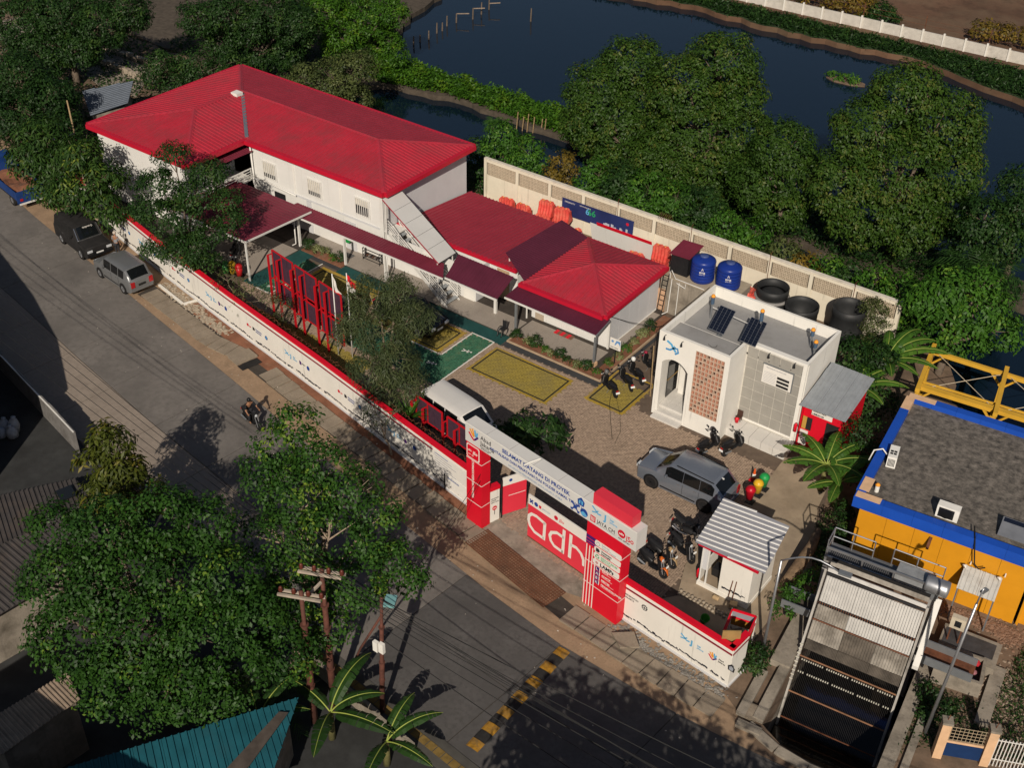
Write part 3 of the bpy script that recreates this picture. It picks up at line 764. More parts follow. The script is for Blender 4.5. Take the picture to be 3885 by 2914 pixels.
# balcony railing and its little awning
for z,r_ in ((2.62,.03),(2.82,.02),(3.0,.02),(3.2,.035)):
    MB().bar((-14.6,2.05,z),(-14.6,-2.7,z),r_ * 2,r_ * 2).build('balcony_rail',steel_white,office)
for y in (2.0,0.8,-0.4,-1.6,-2.7):
    MB().bar((-14.6,y,2.5),(-14.6,y,3.2),.05).build('baluster',steel_white,office)
MB().bx(-16.34,-1.2,2.52,-16.30,-0.3,4.5).build('balcony_door',grey_panel,office)
MB().bx(-16.34,0.6,3.2,-16.30,1.9,4.3).build('balcony_window',win_glass,office)
sheet_roof([(-14.2,-1.6,4.62),(-14.2,2.05,4.35 + .2),(-16.3,2.05,4.95),(-16.3,-1.6,5.0)],(0,1,0),canopy_red,office,1.0,0.2,0.02,0.05,name='awning_sheet')
# hipped roof
ez,rz_ = 5.40,6.08
E_fr,E_br,E_bl,E_fl = V(-2.38,1.78,ez),V(-2.38,10.45,ez),V(-24.35,10.45,ez),V(-24.35,-3.1,ez)
E_wr,E_in = V(-14.62,-3.1,ez),V(-14.62,1.78,ez)
A_r,J_,A_w = V(-6.7,6.12,rz_),V(-19.5,6.12,rz_),V(-19.5,1.95,rz_)
sheet_roof([E_in,E_fr,A_r,J_],(1,0,0),roof_red,office)                       # front slope of the long wing
sheet_roof([E_fr,E_br,A_r],(0,1,0),roof_red,office)                           # right hip
sheet_roof([E_br,E_bl,J_,A_r],(1,0,0),roof_red2,office)                      # back slope, its shade put into a darker red
sheet_roof([E_bl,E_fl,A_w,J_],(0,1,0),roof_red,office)                       # left slope
sheet_roof([E_fl,E_wr,A_w],(1,0,0),roof_red,office)                           # front hip
sheet_roof([E_wr,E_in,J_,A_w],(0,1,0),roof_red,office)                       # inner slope
def cap(a,b,w=0.36,m=roof_red,parent=office):
    a,b = np.asarray(a,float),np.asarray(b,float); L = np.linalg.norm(b - a); n = max(1,int(L / 1.9))
    d = (b - a) / n; s_ = unit(np.cross(d,(0,0,1)))
    for k in range(n):
        p,q = a + d * k,a + d * (k + 1.0); mb = MB(); up = V(0,0,0.085 + .006 * (k % 2)); dn = V(0,0,0.02)
        l0,l1,r0,r1 = p + s_ * w / 2 + dn,q + s_ * w / 2 + dn,p - s_ * w / 2 + dn,q - s_ * w / 2 + dn
        mb.poly([l0,l1,q + up,p + up]); mb.poly([p + up,q + up,r1,r0]); mb.poly([l0,p + up,r0]); mb.poly([l1,r1,q + up])
        mb.build('ridge_cap',m,parent)
for a,b in ((J_,A_r),(A_r,E_fr),(A_r,E_br),(J_,E_bl),(J_,A_w),(A_w,E_fl),(A_w,E_wr)): cap(a,b)
# the deep box gutter along the eaves
def gutter(pts,m=fascia_red,parent=office,h=0.26,w=0.34,z=None):
    for a,b in zip(pts,pts[1:]):
        a,b = np.asarray(a,float),np.asarray(b,float); d = unit(b - a); n = unit(V(d[1],-d[0],0))
        MB().obox(a - d * 0.02 - n * 0.10 + V(0,0,-h),(b - a) + d * .04,n * w,(0,0,h + .03)).build('box_gutter',m,parent)
gutter([E_fl,E_wr - V(0,0,.004),E_in,E_fr - V(0,0,.006),E_br,E_bl - V(0,0,.004),E_fl + V(0,0,.003)])
MB().plate([V(-19.3,5.9,6.08),V(-19.1,6.05,6.08),V(-14.45,2.02,5.50),V(-14.62,1.85,5.50)],(0,0,1),.02).build('valley_flashing',galv,office)
MB().bx(-19.5,5.2,6.05,-18.9,5.75,6.26).build('roof_vent',white_paint,office)
for p,q in (((-23.4,-2.2),(-20.2,1.3)),):
    for k in range(16):
        t = k / 16.; x = p[0] + (q[0] - p[0]) * t; y = p[1] + (q[1] - p[1]) * t; z = ez + (rz_ - ez) * (0.12 + 0.75 * t)
        MB().bar((x + .18,y + .12,z + .06),(x + .30,y + .25,z + .07),.05,.03).build('sealant',lettering_w,office)

# carport roof on thin posts
carport = thing('carport','maroon metal carport roof on white posts beside the office','carport',(-11,-1.5,0))
sheet_roof([(-15.1,-4.6,2.86),(-8.05,-4.6,2.86),(-8.05,0.95,2.62),(-15.1,0.95,2.62)],(0,1,0),canopy_red,carport,1.1,0.28,0.025,0.05)
for a,b in (((-8.03,-4.65,2.80),(-8.03,0.95,2.56)),((-15.1,-4.66,2.80),(-8.05,-4.66,2.80))):
    MB().bar(a,b,0.07,0.11).build('edge_beam',steel_white,carport)
for p in ((-8.1,-4.6),(-14.9,-4.6)):
    MB().bar((p[0],p[1],0),(p[0],p[1],2.78),.09).build('post',steel_white,carport)

# walkway canopies along the front
walk = thing('walkway_canopy','long narrow maroon canopy on white posts along the office front','canopy',(-3,0.5,0))
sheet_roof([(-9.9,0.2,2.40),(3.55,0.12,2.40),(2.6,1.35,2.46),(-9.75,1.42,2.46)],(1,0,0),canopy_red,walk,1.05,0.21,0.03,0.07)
MB().bar((-9.95,0.16,2.35),(3.55,0.08,2.35),0.06,0.10).build('edge_beam',steel_white,walk)
for p in ((-8.75,0.42),(-4.8,0.5),(-1.5,0.62)):
    MB().bar((p[0],p[1],0),(p[0],p[1],2.36),.16,.10).build('post',steel_white,walk)
MB().tube([(-8.9,0.2,2.3),(-8.95,.25,.25),(-9.15,.1,.12)],.045,6).build('downpipe',steel_white,walk,True)
MB().tube([(-1.25,0.5,2.3),(-1.2,.55,.12)],.04,6).build('downpipe',steel_white,walk,True)
canopy2 = thing('canopy','dark maroon canopy sheet between stair foot and dark link roof','canopy',(5.6,1,0))
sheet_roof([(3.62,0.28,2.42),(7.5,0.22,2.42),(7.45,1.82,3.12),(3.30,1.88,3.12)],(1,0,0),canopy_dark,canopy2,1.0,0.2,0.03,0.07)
MB().bar((3.6,0.22,2.37),(7.5,0.16,2.37),0.06,0.11).build('edge_beam',steel_white,canopy2)
MB().bar((6.1,1.9,0.05),(6.1,1.9,3.0),.16).build('post',steel_white,canopy2)

# outer stair with its pale roof
stair = thing('stair','white steel outer stair under a pale sloping sheet roof','stair',(3.4,1.1,0))
S0,S1 = V(3.45,0.55,0.12),V(-2.55,2.05,2.60); wv = V(0.05,1.12,0)
for o_ in (V(0,0,0),wv):
    MB().bar(S0 + o_ - V(0,0,.08),S1 + o_,.05,.26).build('stringer',steel_white,stair)
for k in range(13):
    t = (k + .5) / 13.; p = S0 + (S1 - S0) * t
    MB().obox(p + V(.14,.03,.02),(-.28,.05,0),wv * .95,(0,0,.035)).build('tread',mat('tread',(0.30,0.32,0.33),0.7),stair)
for o_ in (V(0,0,0),wv):
    for h in (.30,.48,.66,.86):
        MB().bar(S0 + o_ + V(0,0,h),S1 + o_ + V(0,0,h),.035).build('rail',steel_white,stair)
    for t in (0.03,.28,.55,.8,1.0):
        p = S0 + (S1 - S0) * t + o_; MB().bar(p - V(0,0,.05),p + V(0,0,.92),.05).build('baluster',steel_white,stair)
MB().obox((-2.75,2.0,2.52),(.9,0,0),(0,1.6,0),(0,0,.08)).build('landing',steel_white,stair)
sp = [V(-2.45,1.68,4.98),V(-2.45,3.32,4.98),V(2.58,2.50,2.66),V(2.58,0.92,2.66)]
nn_ = unit(np.cross(sp[1] - sp[0],sp[3] - sp[0])); nn_ = nn_ if nn_[2] > 0 else -nn_
for k in range(5):
    a,b = k / 5.,(k + 1) / 5. - .004
    MB().plate([sp[0] + (sp[3] - sp[0]) * a,sp[1] + (sp[2] - sp[1]) * a,sp[1] + (sp[2] - sp[1]) * b,sp[0] + (sp[3] - sp[0]) * b],nn_,.03).build('roof_sheet',mat('pale_sheet',(0.52,0.51,0.49),0.55,var=0.05,scale=.7,dirt=(0.42,.40,.37),dirt_amt=.15),stair)
MB().bar(sp[0] - nn_ * .04,sp[3] - nn_ * .04,.05,.08).build('roof_edge',roof_red2,stair)
MB().bx(-2.80,2.35,2.62,-2.76,3.25,4.6).build('door',grey_panel,stair)
for k,p in enumerate(((-2.3,1.75,2.6),(2.4,1.0,0.1),(2.4,2.4,0.1))):
    top = (4.85,2.7,2.7)[k]; MB().bar(p,(p[0],p[1],top),.06).build('post',steel_white,stair)

# single-storey middle wing
mid = thing('annex_building','low white annex with broad crimson lean-to roof behind the stair','building',(2,6,0))
def zmid(y): return 2.62 - .093 * (y - 3.3)
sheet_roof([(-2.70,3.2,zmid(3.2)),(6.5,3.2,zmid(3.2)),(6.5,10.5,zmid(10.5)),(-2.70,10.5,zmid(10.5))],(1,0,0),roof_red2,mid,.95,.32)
gutter([V(-2.7,3.22,2.62),V(6.6,3.22,2.62)],fascia_red,mid,.18,.2)
wall_run(mid,(-2.7,3.5),(6.5,3.5),0.1,2.52,1.15,white_panel)
wall_run(mid,(6.5,3.5),(6.5,10.4),0.1,2.0,1.15,white_panel)
wall_run(mid,(6.5,10.45),(-2.7,10.45),0.1,1.9,1.2,white_panel)
wall_run(mid,(-2.7,2.14),(4.41,2.14),0.1,2.3,1.18,white_panel)
wall_run(mid,(4.41,2.14),(4.41,3.5),0.1,2.3,1.3,grey_panel)
for x0,x1 in ((0.3,1.2),(3.5,4.3)):
    d_ = MB().bx(x0,2.10,.1,x1,2.136,2.1).build('door',white_paint,mid); adopt(MB().bx(x1 - .14,2.06,1.0,x1 - .08,2.1,1.12).build('handle',dark_metal),d_)
MB().bx(5.0,3.46,.1,5.9,3.497,2.1).build('door',mat('door_tan',(0.42,0.30,0.19),.7),mid)
link_r = thing('link_roof','dark plum sheet roof bridging annex and square pavilion','roof',(6.7,6,0))
sheet_roof([(5.42,3.72,3.16),(7.98,2.12,2.92),(8.0,8.72,2.92),(5.66,9.22,3.16)],(0,1,0),canopy_dark,link_r,1.0,.22,.012,.05)
for p in ((5.6,3.9,3.1),(7.9,2.6,2.88),(7.75,8.5,2.88),(5.8,9.0,3.1)):
    MB().bar((p[0],p[1],0.1),p,.07).build('post',steel_white,link_r)

# square pavilion with pyramid roof
pav = thing('pavilion','small white pavilion with four-sided crimson pyramid roof','building',(10.7,5.5,0))
pe = 2.86; P_fl,P_fr,P_br,P_bl = V(7.95,1.98,pe),V(13.62,1.98,pe),V(13.50,8.8,pe),V(7.95,8.8,pe); P_a = V(10.72,5.25,3.62)
for a,b,al in ((P_fl,P_fr,(1,0,0)),(P_fr,P_br,(0,1,0)),(P_br,P_bl,(1,0,0)),(P_bl,P_fl,(0,1,0))):
    sheet_roof([a,b,P_a],al,roof_red if al[1] or a is P_fl else roof_red2,pav,.9,.3)  # rear face gets the darker red, shade put into its colour
for a in (P_fl,P_fr,P_br,P_bl): cap(P_a,a,.34,roof_red,pav)
gutter([P_fl - V(.1,0,0),P_fr,P_br - V(0,0,.004)],fascia_red,pav,.2,.34)
gutter([P_br,P_bl],fascia_red,pav,.16,.15)
wall_run(pav,(8.0,2.95),(13.43,2.95),.08,2.7,1.08,white_panel)
wall_run(pav,(13.43,2.95),(13.43,8.35),.08,2.7,1.1,grey_panel)
wall_run(pav,(8.0,8.35),(8.0,2.95),.08,2.7,1.1,white_panel)
wall_run(pav,(13.43,8.35),(8.0,8.35),.08,2.7,1.1,white_panel)
MB().bx(8.3,2.90,.1,8.9,2.945,2.1).build('door',mat('door_beige',(0.40,0.33,.25),.7),pav)
MB().bx(13.40,2.86,.08,13.52,2.95,2.75).build('corner_trim',steel_white,pav)
MB().bx(13.44,3.4,.08,13.47,8.3,.14).build('skirting',white_paint,pav)
canopy3 = thing('porch_canopy','dark maroon porch canopy on grey posts before the pavilion','canopy',(11,1.2,0))
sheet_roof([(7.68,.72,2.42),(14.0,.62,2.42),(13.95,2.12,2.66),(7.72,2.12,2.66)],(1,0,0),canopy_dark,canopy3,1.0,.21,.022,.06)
MB().bar((7.66,.68,2.37),(14.02,.58,2.37),.06,.1).build('edge_beam',steel_white,canopy3)
MB().bar((14.02,.6,2.37),(13.97,2.1,2.6),.05,.1).build('edge_beam',steel_grey,canopy3)
for x in (8.26,13.75):
    MB().bar((x,1.02,.05),(x,1.02,2.36),.12).build('post',steel_grey,canopy3)
MB().cbox((13.75,1.02,0),.3,.3,.3).build('post_base',peach,canopy3)

# rear strip behind the buildings, tank platform and breeze-block wall
rear = tag(MB().bx(-26,10.6,0,6.9,12.95,.35).bx(6.9,8.9,0,13.4,12.95,.345).bx(13.42,10.7,0,26.6,12.95,.34).build('rear_ground',mat('rear_soil',(0.20,0.14,0.095),.95,var=.3,scale=1,dirt=(0.12,.09,.07),dirt_amt=.3)),kind='structure')
plat = thing('tank_platform','stained concrete platform carrying the blue water tanks','platform',(15.5,9.5,0))
MB().bx(13.45,8.45,0,18.2,10.7,2.44).build('block',old_conc,plat)
MB().bx(13.40,8.40,2.44,18.25,10.75,2.50).build('top_slab',mat('plat_top',(0.36,.30,.22),.9,var=.15,dirt=(0.2,.16,.12),dirt_amt=.2),plat)
MB().bx(13.40,8.30,0,13.9,8.44,1.55).build('brick_pier',mat('pier_brick',(0.48,0.30,.19),.9,var=.15,scale=4),plat)
ladder = thing('ladder','black steel ladder leaning on the tank platform','ladder',(13.7,8.3,0))
for x in (13.5,13.85): MB().bar((x,8.22,0),(x + .18,8.36,2.75),.045).build('side_rail',dark_metal,ladder)
for k in range(8):
    t = (k + .5) / 8.; p = V(13.5 + .18 * t,8.22 + .14 * t,2.75 * t); MB().bar(p,p + V(.35,0,0),.035).build('rung',dark_metal,ladder)
hr = thing('handrail','thin white pipe rail and hanging pipes on the tank platform edge','rail',(15,8.4,2.5))
MB().tube([(14.1,8.38,2.50),(14.05,8.38,2.9),(14.25,8.2,3.15),(14.5,8.3,2.62),(16.4,8.35,2.56)],.025,6).build('rail',steel_white,hr)
MB().tube([(14.25,8.34,2.5),(14.2,8.3,0.2),(14.0,8.0,.1)],.03,6).build('pipe',steel_white,hr)
MB().tube([(14.75,8.34,2.4),(14.75,8.3,0.1)],.025,6).build('pipe',steel_white,hr)
MB().tube([(14.6,8.3,2.35),(15.2,8.3,2.2),(15.2,8.3,2.5)],.025,6).build('pipe',steel_white,hr)

rw = thing('rear_wall','cream boundary wall with posts and a band of breeze-block lattice','wall',(11,13.05,0))
rx0,rx1,rzt,rzb = -3.3,26.3,3.26,.30
posts = np.linspace(rx0,rx1,12)
lat = MB()                                                         # one breeze block: frame with a cross of small openings
bs = .23
for (a,b,c,d) in ((0,0,1,.13),(0,.87,1,1),(0,.13,.13,.87),(.87,.13,1,.87),(.42,.13,.58,.87),(.13,.42,.42,.58),(.58,.42,.87,.58)):
    lat.bx(a * bs,0,b * bs,c * bs,.1,d * bs)
latm = lat.mesh('breeze_block'); block_mat = mat('breeze',(0.46,.38,.28),.95,var=.15,scale=4,dirt=(0.22,.17,.12),dirt_amt=.2,dirt_scale=2); latm.materials.append(block_mat)
made = 0; rest = MB()
zl0 = 2.12; nrow = 4
for i in range(len(posts) - 1):
    a,b = posts[i] + .11,posts[i + 1] - .11
    MB().bx(a,13.0,rzb,b,13.12,zl0).build('wall_panel',cream_wall,rw)
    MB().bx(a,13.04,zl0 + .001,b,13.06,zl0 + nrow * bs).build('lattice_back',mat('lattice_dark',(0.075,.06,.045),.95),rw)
    nb = int((b - a) / bs); off = ((b - a) - nb * bs) / 2
    for r_ in range(nrow):
        for c_ in range(nb):
            x,z = a + off + c_ * bs,zl0 + r_ * bs
            if made < 300 and i not in (1,2): link_mesh('breeze_block',latm,rw,(x,12.985,z)); made += 1
            else:
                q = len(rest.v); rest.v.extend([(v.co.x + x,v.co.y + 12.985,v.co.z + z) for v in latm.vertices]); rest.f.extend([tuple(q + k for k in p.vertices) for p in latm.polygons])
    MB().bx(a,12.98,zl0 + nrow * bs,b,13.14,rzt - .02).build('top_beam',cream_wall,rw)
tag(rest.build('breeze_blocks',block_mat,rw),kind='stuff')
for k,x in enumerate(posts):
    MB().bx(x - .11,12.94,rzb,x + .11,13.16,rzt).build('post',cream_wall,rw)
MB().bx(rx0 - .1,12.93,rzt,rx1 + .1,13.17,rzt + .07).build('coping',mat('coping',(0.60,.55,.47),.9,var=.15,scale=3,dirt=(0.3,.26,.2),dirt_amt=.2),rw)
for k in (4,6,8,10):
    x = posts[k]; MB().tube([(x,12.9,1.5),(x,12.9,rzt + .35),(x + .12,12.8,rzt + .55)],.02,5).build('wire_bracket',rust,rw)
MB().tube([(posts[5] + .3 + .018 * k * 10 * .1 + .12 * math.sin(k * .9),12.95 + .15 * math.cos(k * .9),rzt + .3 + .28 * math.sin(k * .9)) for k in range(50)],.012,4).build('wire_coil',rust,rw)
ban = thing('banner','wide navy banner with a green number hung on the cream wall','banner',(6,12.85,2))
ban_c = mat('banner_navy',(0.018,.028,.11),.6,var=.25,scale=.6)
MB().plate([V(3.2,12.86,1.30),V(8.72,12.86,1.38),V(8.76,12.86,2.56),V(3.2,12.86,2.50)],(0,-1,0),.015).build('cloth',ban_c,ban)
text('66',.62,lettering_g,(5.25,12.84,1.88),(1,0,0),(0,-1,0),ban,bold=.01)
text('6',.62,lettering_c,(5.08,12.838,1.88),(1,0,0),(0,-1,0),ban,bold=.008)
text('DIRGAHAYU',.14,lettering_w,(3.42,12.84,2.25),(1,0,0),(0,-1,0),ban); text('selamat ulang tahun',.11,lettering_w,(4.6,12.84,2.32),(1,0,0),(0,-1,0),ban)
sk = MB(); r2 = random.Random(5); x = 6.5
while x < 8.5:
    h = r2.uniform(.08,.42); w = r2.uniform(.05,.16); sk.bx(x,12.83,1.42,x + w,12.838,1.42 + h); x += w + .01
sk.build('skyline_print',mat('skyline',(0.42,.44,.50),.7),ban)
flat(disc2(.11,14),lettering_r,(8.3,12.845,2.2),(1,0,0),(0,-1,0),ban)
hoard = thing('hoarding','white hoarding sheet with red top edge leaning behind the pavilion','hoarding',(8.5,11.9,.35))
for k in range(4):
    a = 6.2 + k * 1.17; MB().plate([(a,12.2,.36),(a + 1.16,12.2,.36),(a + 1.16,11.72,2.12),(a,11.72,2.12)],unit((0,-.96,-.26)),.03).build('sheet',white_panel,hoard)
MB().plate([(6.75,11.69,2.13),(10.85,11.69,2.13),(10.85,11.62,2.36),(6.75,11.62,2.36)],unit((0,-.96,-.26)),.035).build('top_strip',gate_red,hoard)
# ================================================================ FRONT WALL
def skyline_strip(a,b,n,parent,z=0.30,seed=1):
    """the dark painted silhouette along the foot of the wall"""
    r_ = random.Random(seed); a,b = V(*a,0),V(*b,0); L = np.linalg.norm(b - a); d = (b - a) / L; mb = MB(); x = 0.05
    while x < L - .2:
        w = r_.uniform(.05,.2); h = r_.uniform(.02,.09); z0 = z + r_.uniform(-.03,.03) + .04 * math.sin(x * 2.1)
        if r_.random() < .9:
            p,q = a + d * x,a + d * min(L,x + w * 1.05)
            mb.plate([p + V(0,0,z0 - r_.uniform(0.0,.07)),q + V(0,0,z0 - r_.uniform(0.0,.07)),q + V(0,0,z0 + h * r_.uniform(.3,1)),p + V(0,0,z0 + h)],n,.004)
        x += w
    mb.build('painted_skyline',mat('skyline_paint',(0.016,.017,.026),.8,var=.3,scale=4),parent)
def small_logos(o,u,n,parent,kind):
    """a row of small printed emblems on the wall"""
    o = np.asarray(o,float); u = unit(u)
    if kind == 0:
        flat(disc2(.10,12),lettering_r,o,u,n,parent); text('jso',.15,lettering_r,o + u * .16 - V(0,0,.05),u,n,parent)
        flat([(0,-.10),(.16,-.10),(.22,0),(.16,.1),(0,.1)],lettering_k,o + u * .50,u,n,parent)
        text('Danantara',.13,lettering_b,o + u * .80 + V(0,0,.02),u,n,parent,sx=1.1); text('Indonesia',.13,lettering_b,o + u * .80 - V(0,0,.12),u,n,parent,sx=1.1)
        flat(disc2(.13,14),lettering_b,o + u * 1.85,u,n,parent); flat(disc2(.07,12),lettering_c,o + u * 1.85 + V(*n) * .006,u,n,parent)
    else:
        ribbon([(-.2,.16),(0,.02),(.1,-.05),(.24,-.02)],.06,lettering_c,o,u,n,parent); ribbon([(-.2,-.1),(-.02,-.03),(.12,.08)],.05,lettering_c,o,u,n,parent)
        text('J',.34,lettering_c,o + u * .32 - V(0,0,.14),u,n,parent,bold=.015); text('Jaya',.13,lettering_c,o + u * .58 + V(0,0,.02),u,n,parent); text('Jakarta',.13,lettering_c,o + u * .58 - V(0,0,.12),u,n,parent)
        flat([(0,-.10),(.14,-.13),(.2,0),(.14,.1),(0,.13)],lettering_p,o + u * 1.18,u,n,parent); text('Jakarta',.1,lettering_k,o + u * 1.44,u,n,parent)
        flat([(-.1,-.13),(.1,-.13),(.13,.05),(0,.16),(-.13,.05)],lettering_b,o + u * 1.98,u,n,parent)
def wall_part(parent,a,b,seed,h=2.3,th=.2,border=True):
    a3,b3 = V(*a,0),V(*b,0); d = unit(b3 - a3); n = V(d[1],-d[0],0)
    L = np.linalg.norm(b3 - a3); k = max(1,round(L / 3.)); st = (b3 - a3) / k
    for i in range(k):
        p = a3 + st * i
        MB().obox(p,st * .9985,-n * th,(0,0,h - .12)).build('wall_panel',white_wall,parent)
    MB().obox(a3 + n * .03 + V(0,0,h - .115),b3 - a3,-n * (th + .06),(0,0,.12)).build('red_coping',gate_red,parent)
    MB().obox(a3 + n * .012 + V(0,0,h - .42),b3 - a3,-n * .014,(0,0,.10)).build('dark_red_stripe',mat('stripe_red',(0.22,.01,.025),.6),parent)
    MB().obox(a3 + n * .012 + V(0,0,h - .30),b3 - a3,-n * .014,(0,0,.10)).build('white_stripe',lettering_w,parent)
    MB().obox(a3 + n * .06,b3 - a3,-n * .06,(0,0,.11)).build('plinth',grey_panel,parent)
    if border: skyline_strip(a,b,n,parent,.34,seed)
    return d,n
front = thing('compound_wall','long curving white wall with red stripes and printed logos beside the road','wall',(0,-9.5,0))
for i in range(len(wallL) - 1):
    d,n = wall_part(front,wallL[i],wallL[i + 1],i + 1)
for k,(x,kind) in enumerate(((-15.5,1),(-11.4,0),(-7.4,1),(-3.2,0),(0.6,1),(5.3,0),(9.6,1),(-18.8,0))):
    y = yat(wallL,x); y2 = yat(wallL,x + 1.5); u = unit((1.5,y2 - y,0)); n = V(u[1],-u[0],0)
    small_logos(V(x,y,1.15) + n * .012,u,n,front,kind)
# notice board panel at the gate end of the wall
nx0,nx1 = 13.0,15.9; u = unit((nx1 - nx0,yat(wallL,nx1) - yat(wallL,nx0),0)); n = V(u[1],-u[0],0); p = V(nx0,yat(wallL,nx0),0)
MB().obox(p + n * .05 + V(0,0,.75),u * 2.75,-n * .03,(0,0,1.3)).build('notice_panel',lettering_w,front)
for r_ in range(7):
    MB().obox(p + n * .056 + u * .15 + V(0,0,1.9 - r_ * .15),u * (1.0 + .3 * ((r_ * 7) % 3)),-n * .004,(0,0,.03)).build('print_line',lettering_b if r_ == 0 else mat('print_grey',(0.3,.31,.35),.7),front)
MB().obox(p + n * .07 + u * .85 + V(0,0,-.1),u * .07,-n * .05,(0,0,1.1)).build('sign_post',dark_metal,front)
MB().obox(p + n * .075 + u * .95 + V(0,0,.35),u * 1.6,-n * .02,(0,0,.75)).build('small_notice',white_paint,front)
text('PENGUMUMAN',.12,lettering_b,p + n * .08 + u * 1.15 + V(0,0,.9),u,n,front)
# right hand section with its return
wallr = thing('wall_section','short white wall with red stripes running from gate to canal','wall',(28,-14.4,0))
d,n = wall_part(wallr,(25.32,-14.12),(30.82,-14.68),21)
dR = unit(V(30.82,-14.68,0) - V(25.32,-14.12,0))
wall_part(wallr,(30.84,-14.66),(30.94,-13.5),30,border=False)
o = V(25.32,-14.12,0) + n * .012
text('PEMERINTAH',.12,lettering_k,o + dR * .1 + V(0,0,1.55),dR,n,wallr); text('JAKARTA',.12,lettering_k,o + dR * .1 + V(0,0,1.40),dR,n,wallr)
gear = [((.17 if k % 2 == 0 else .135) * math.cos(k * math.pi / 10),(.17 if k % 2 == 0 else .135) * math.sin(k * math.pi / 10)) for k in range(20)]
flat(gear,lettering_k,o + dR * 1.15 + V(0,0,1.48),dR,n,wallr); flat(disc2(.10,14),lettering_w,o + dR * 1.15 + V(0,0,1.48) + n * .004,dR,n,wallr)
flat([(-.02,-.07),(.02,-.07),(.02,.07),(-.02,.07)],lettering_k,o + dR * 1.15 + V(0,0,1.48) + n * .008,dR,n,wallr); flat([(-.07,-.02),(.07,-.02),(.07,.02),(-.07,.02)],lettering_k,o + dR * 1.15 + V(0,0,1.48) + n * .009,dR,n,wallr)
q = o + dR * 3.25 + V(0,0,1.22)
ribbon([(-.18,.16),(.02,.03),(.14,-.06),(.28,-.02)],.07,lettering_c,q,dR,n,wallr); ribbon([(-.18,-.08),(0,-.03),(.14,.1)],.06,lettering_c,q,dR,n,wallr)
text('J',.36,lettering_c,q + dR * .34 - V(0,0,.14),dR,n,wallr,bold=.02); text('Jaga',.12,lettering_c,q + dR * .66 + V(0,0,.02),dR,n,wallr); text('Jakarta',.12,lettering_c,q + dR * .66 - V(0,0,.12),dR,n,wallr)
def hand_logo(o,u,n,parent,s=1.0):
    for pts,m_ in ((((-.28,.02),(-.12,-.16),(.02,-.26)),lettering_r),(((-.22,.2),(-.1,.02),(0,-.1)),lettering_o),(((-.08,.27),(-.02,.08),(.04,-.05)),lettering_o),(((.06,.26),(.08,.08),(.1,-.05)),lettering_c),(((.2,.2),(.17,.05),(.14,-.06)),lettering_c),(((.24,0),(.14,-.12),(.02,-.24)),lettering_p)):
        ribbon([(x * s,y * s) for x,y in pts],.085 * s,m_,o,u,n,parent)
hand_logo(q + dR * 1.45,dR,n,wallr,.75); text('Abad',.12,lettering_k,q + dR * 1.72 + V(0,0,.02),dR,n,wallr); text('Jakarta',.12,lettering_k,q + dR * 1.72 - V(0,0,.11),dR,n,wallr)
flat([(-.14,-.17),(.14,-.17),(.17,.06),(0,.2),(-.17,.06)],lettering_k,q + dR * 2.35,dR,n,wallr); flat([(-.08,-.12),(.08,-.12),(.1,.04),(0,.12),(-.1,.04)],mat('crest_grey',(.3,.32,.36),.7),q + dR * 2.35 + n * .006,dR,n,wallr)
# coils of razor wire lying behind the wall top
def coil(name,label,path,r_,turns,m,seed,wob=.05):
    rr = random.Random(seed); pts = []; tot = int(turns * 10)
    P3 = [V(*p) for p in path]; seg = [np.linalg.norm(b - a) for a,b in zip(P3,P3[1:])]; L = sum(seg)
    for k in range(tot):
        s = L * k / tot; i = 0
        while i < len(seg) - 1 and s > seg[i]: s -= seg[i]; i += 1
        d = unit(P3[i + 1] - P3[i]); nn = V(-d[1],d[0],0); t = 2 * math.pi * k / 10.
        a_ = r_ * (1 + .18 * math.sin(k * .037 * 7))
        pts.append(P3[i] + d * s + nn * a_ * math.cos(t) + V(0,0,a_ * math.sin(t)) + V(rr.gauss(0,wob),rr.gauss(0,wob),rr.gauss(0,wob * .5)))
    return tag(MB().tube(pts,.016,4).build(name,m),label,'razor wire')
coil('razor_wire','rusty razor wire coils along the inside of the long wall',[(x,yat(wallL,x) + .55,1.75) for x in np.linspace(-7,15.4,12)],.30,105,rust,3)
coil('razor_wire','dark razor wire coils behind the short right wall',[(25.8,-13.6,1.15),(28,-13.8,1.05),(30.2,-14.0,1.0)],.32,26,dark_metal,4,.09)

# ================================================================ GATE
GA = V(16.05,-13.29,0); GU = unit((23.36 - 16.05,-14.34 + 13.29,0)); GN = V(GU[1],-GU[0],0); GB = -GN     # along, out to the road, inwards
def gp(s,z,out=0.0): return GA + GU * s + GN * out + V(0,0,z)
gate = thing('entrance_gate','tall red and white entrance gate with lettered crossbeam','gate',tuple(GA + GU * 4.7))
def gbox(name,s0,s1,z0,z1,o0,o1,m,parent=gate):
    return MB().obox(gp(s0,z0,o0),GU * (s1 - s0),GN * (o1 - o0),(0,0,z1 - z0)).build(name,m,parent)
colL = gbox('left_column',0,1.0,0,4.84,-.56,0,gate_red)
colR = gbox('right_column',7.42,9.40,0,4.84,-.56,0,gate_red)
beam = gbox('crossbeam',-.04,10.06,4.84,5.88,-.62,.02,beam_white)
gbox('red_cap_box',7.62,9.72,5.883,6.46,-.57,-.03,gate_red2)
for k in range(6): gbox('top_seam',1.3 + k * 1.45,1.32 + k * 1.45,5.881,5.888,-.615,.01,mat('seam_grey',(.35,.34,.33),.7))
gbox('front_edge',-.04,10.06,5.86,5.90,.022,.05,white_paint)
for z in (1.35,2.62,3.88):
    for s0,s1 in ((0,1.0),(7.42,9.40)):
        gbox('joint_line',s0,s1,z,z + .035,.002,.008,lettering_w)
    for s_ in (1.0,9.40): MB().obox(gp(s_,z,-.56) + GU * .002,GU * .006,GN * .56,(0,0,.035)).build('joint_line',lettering_w,gate)
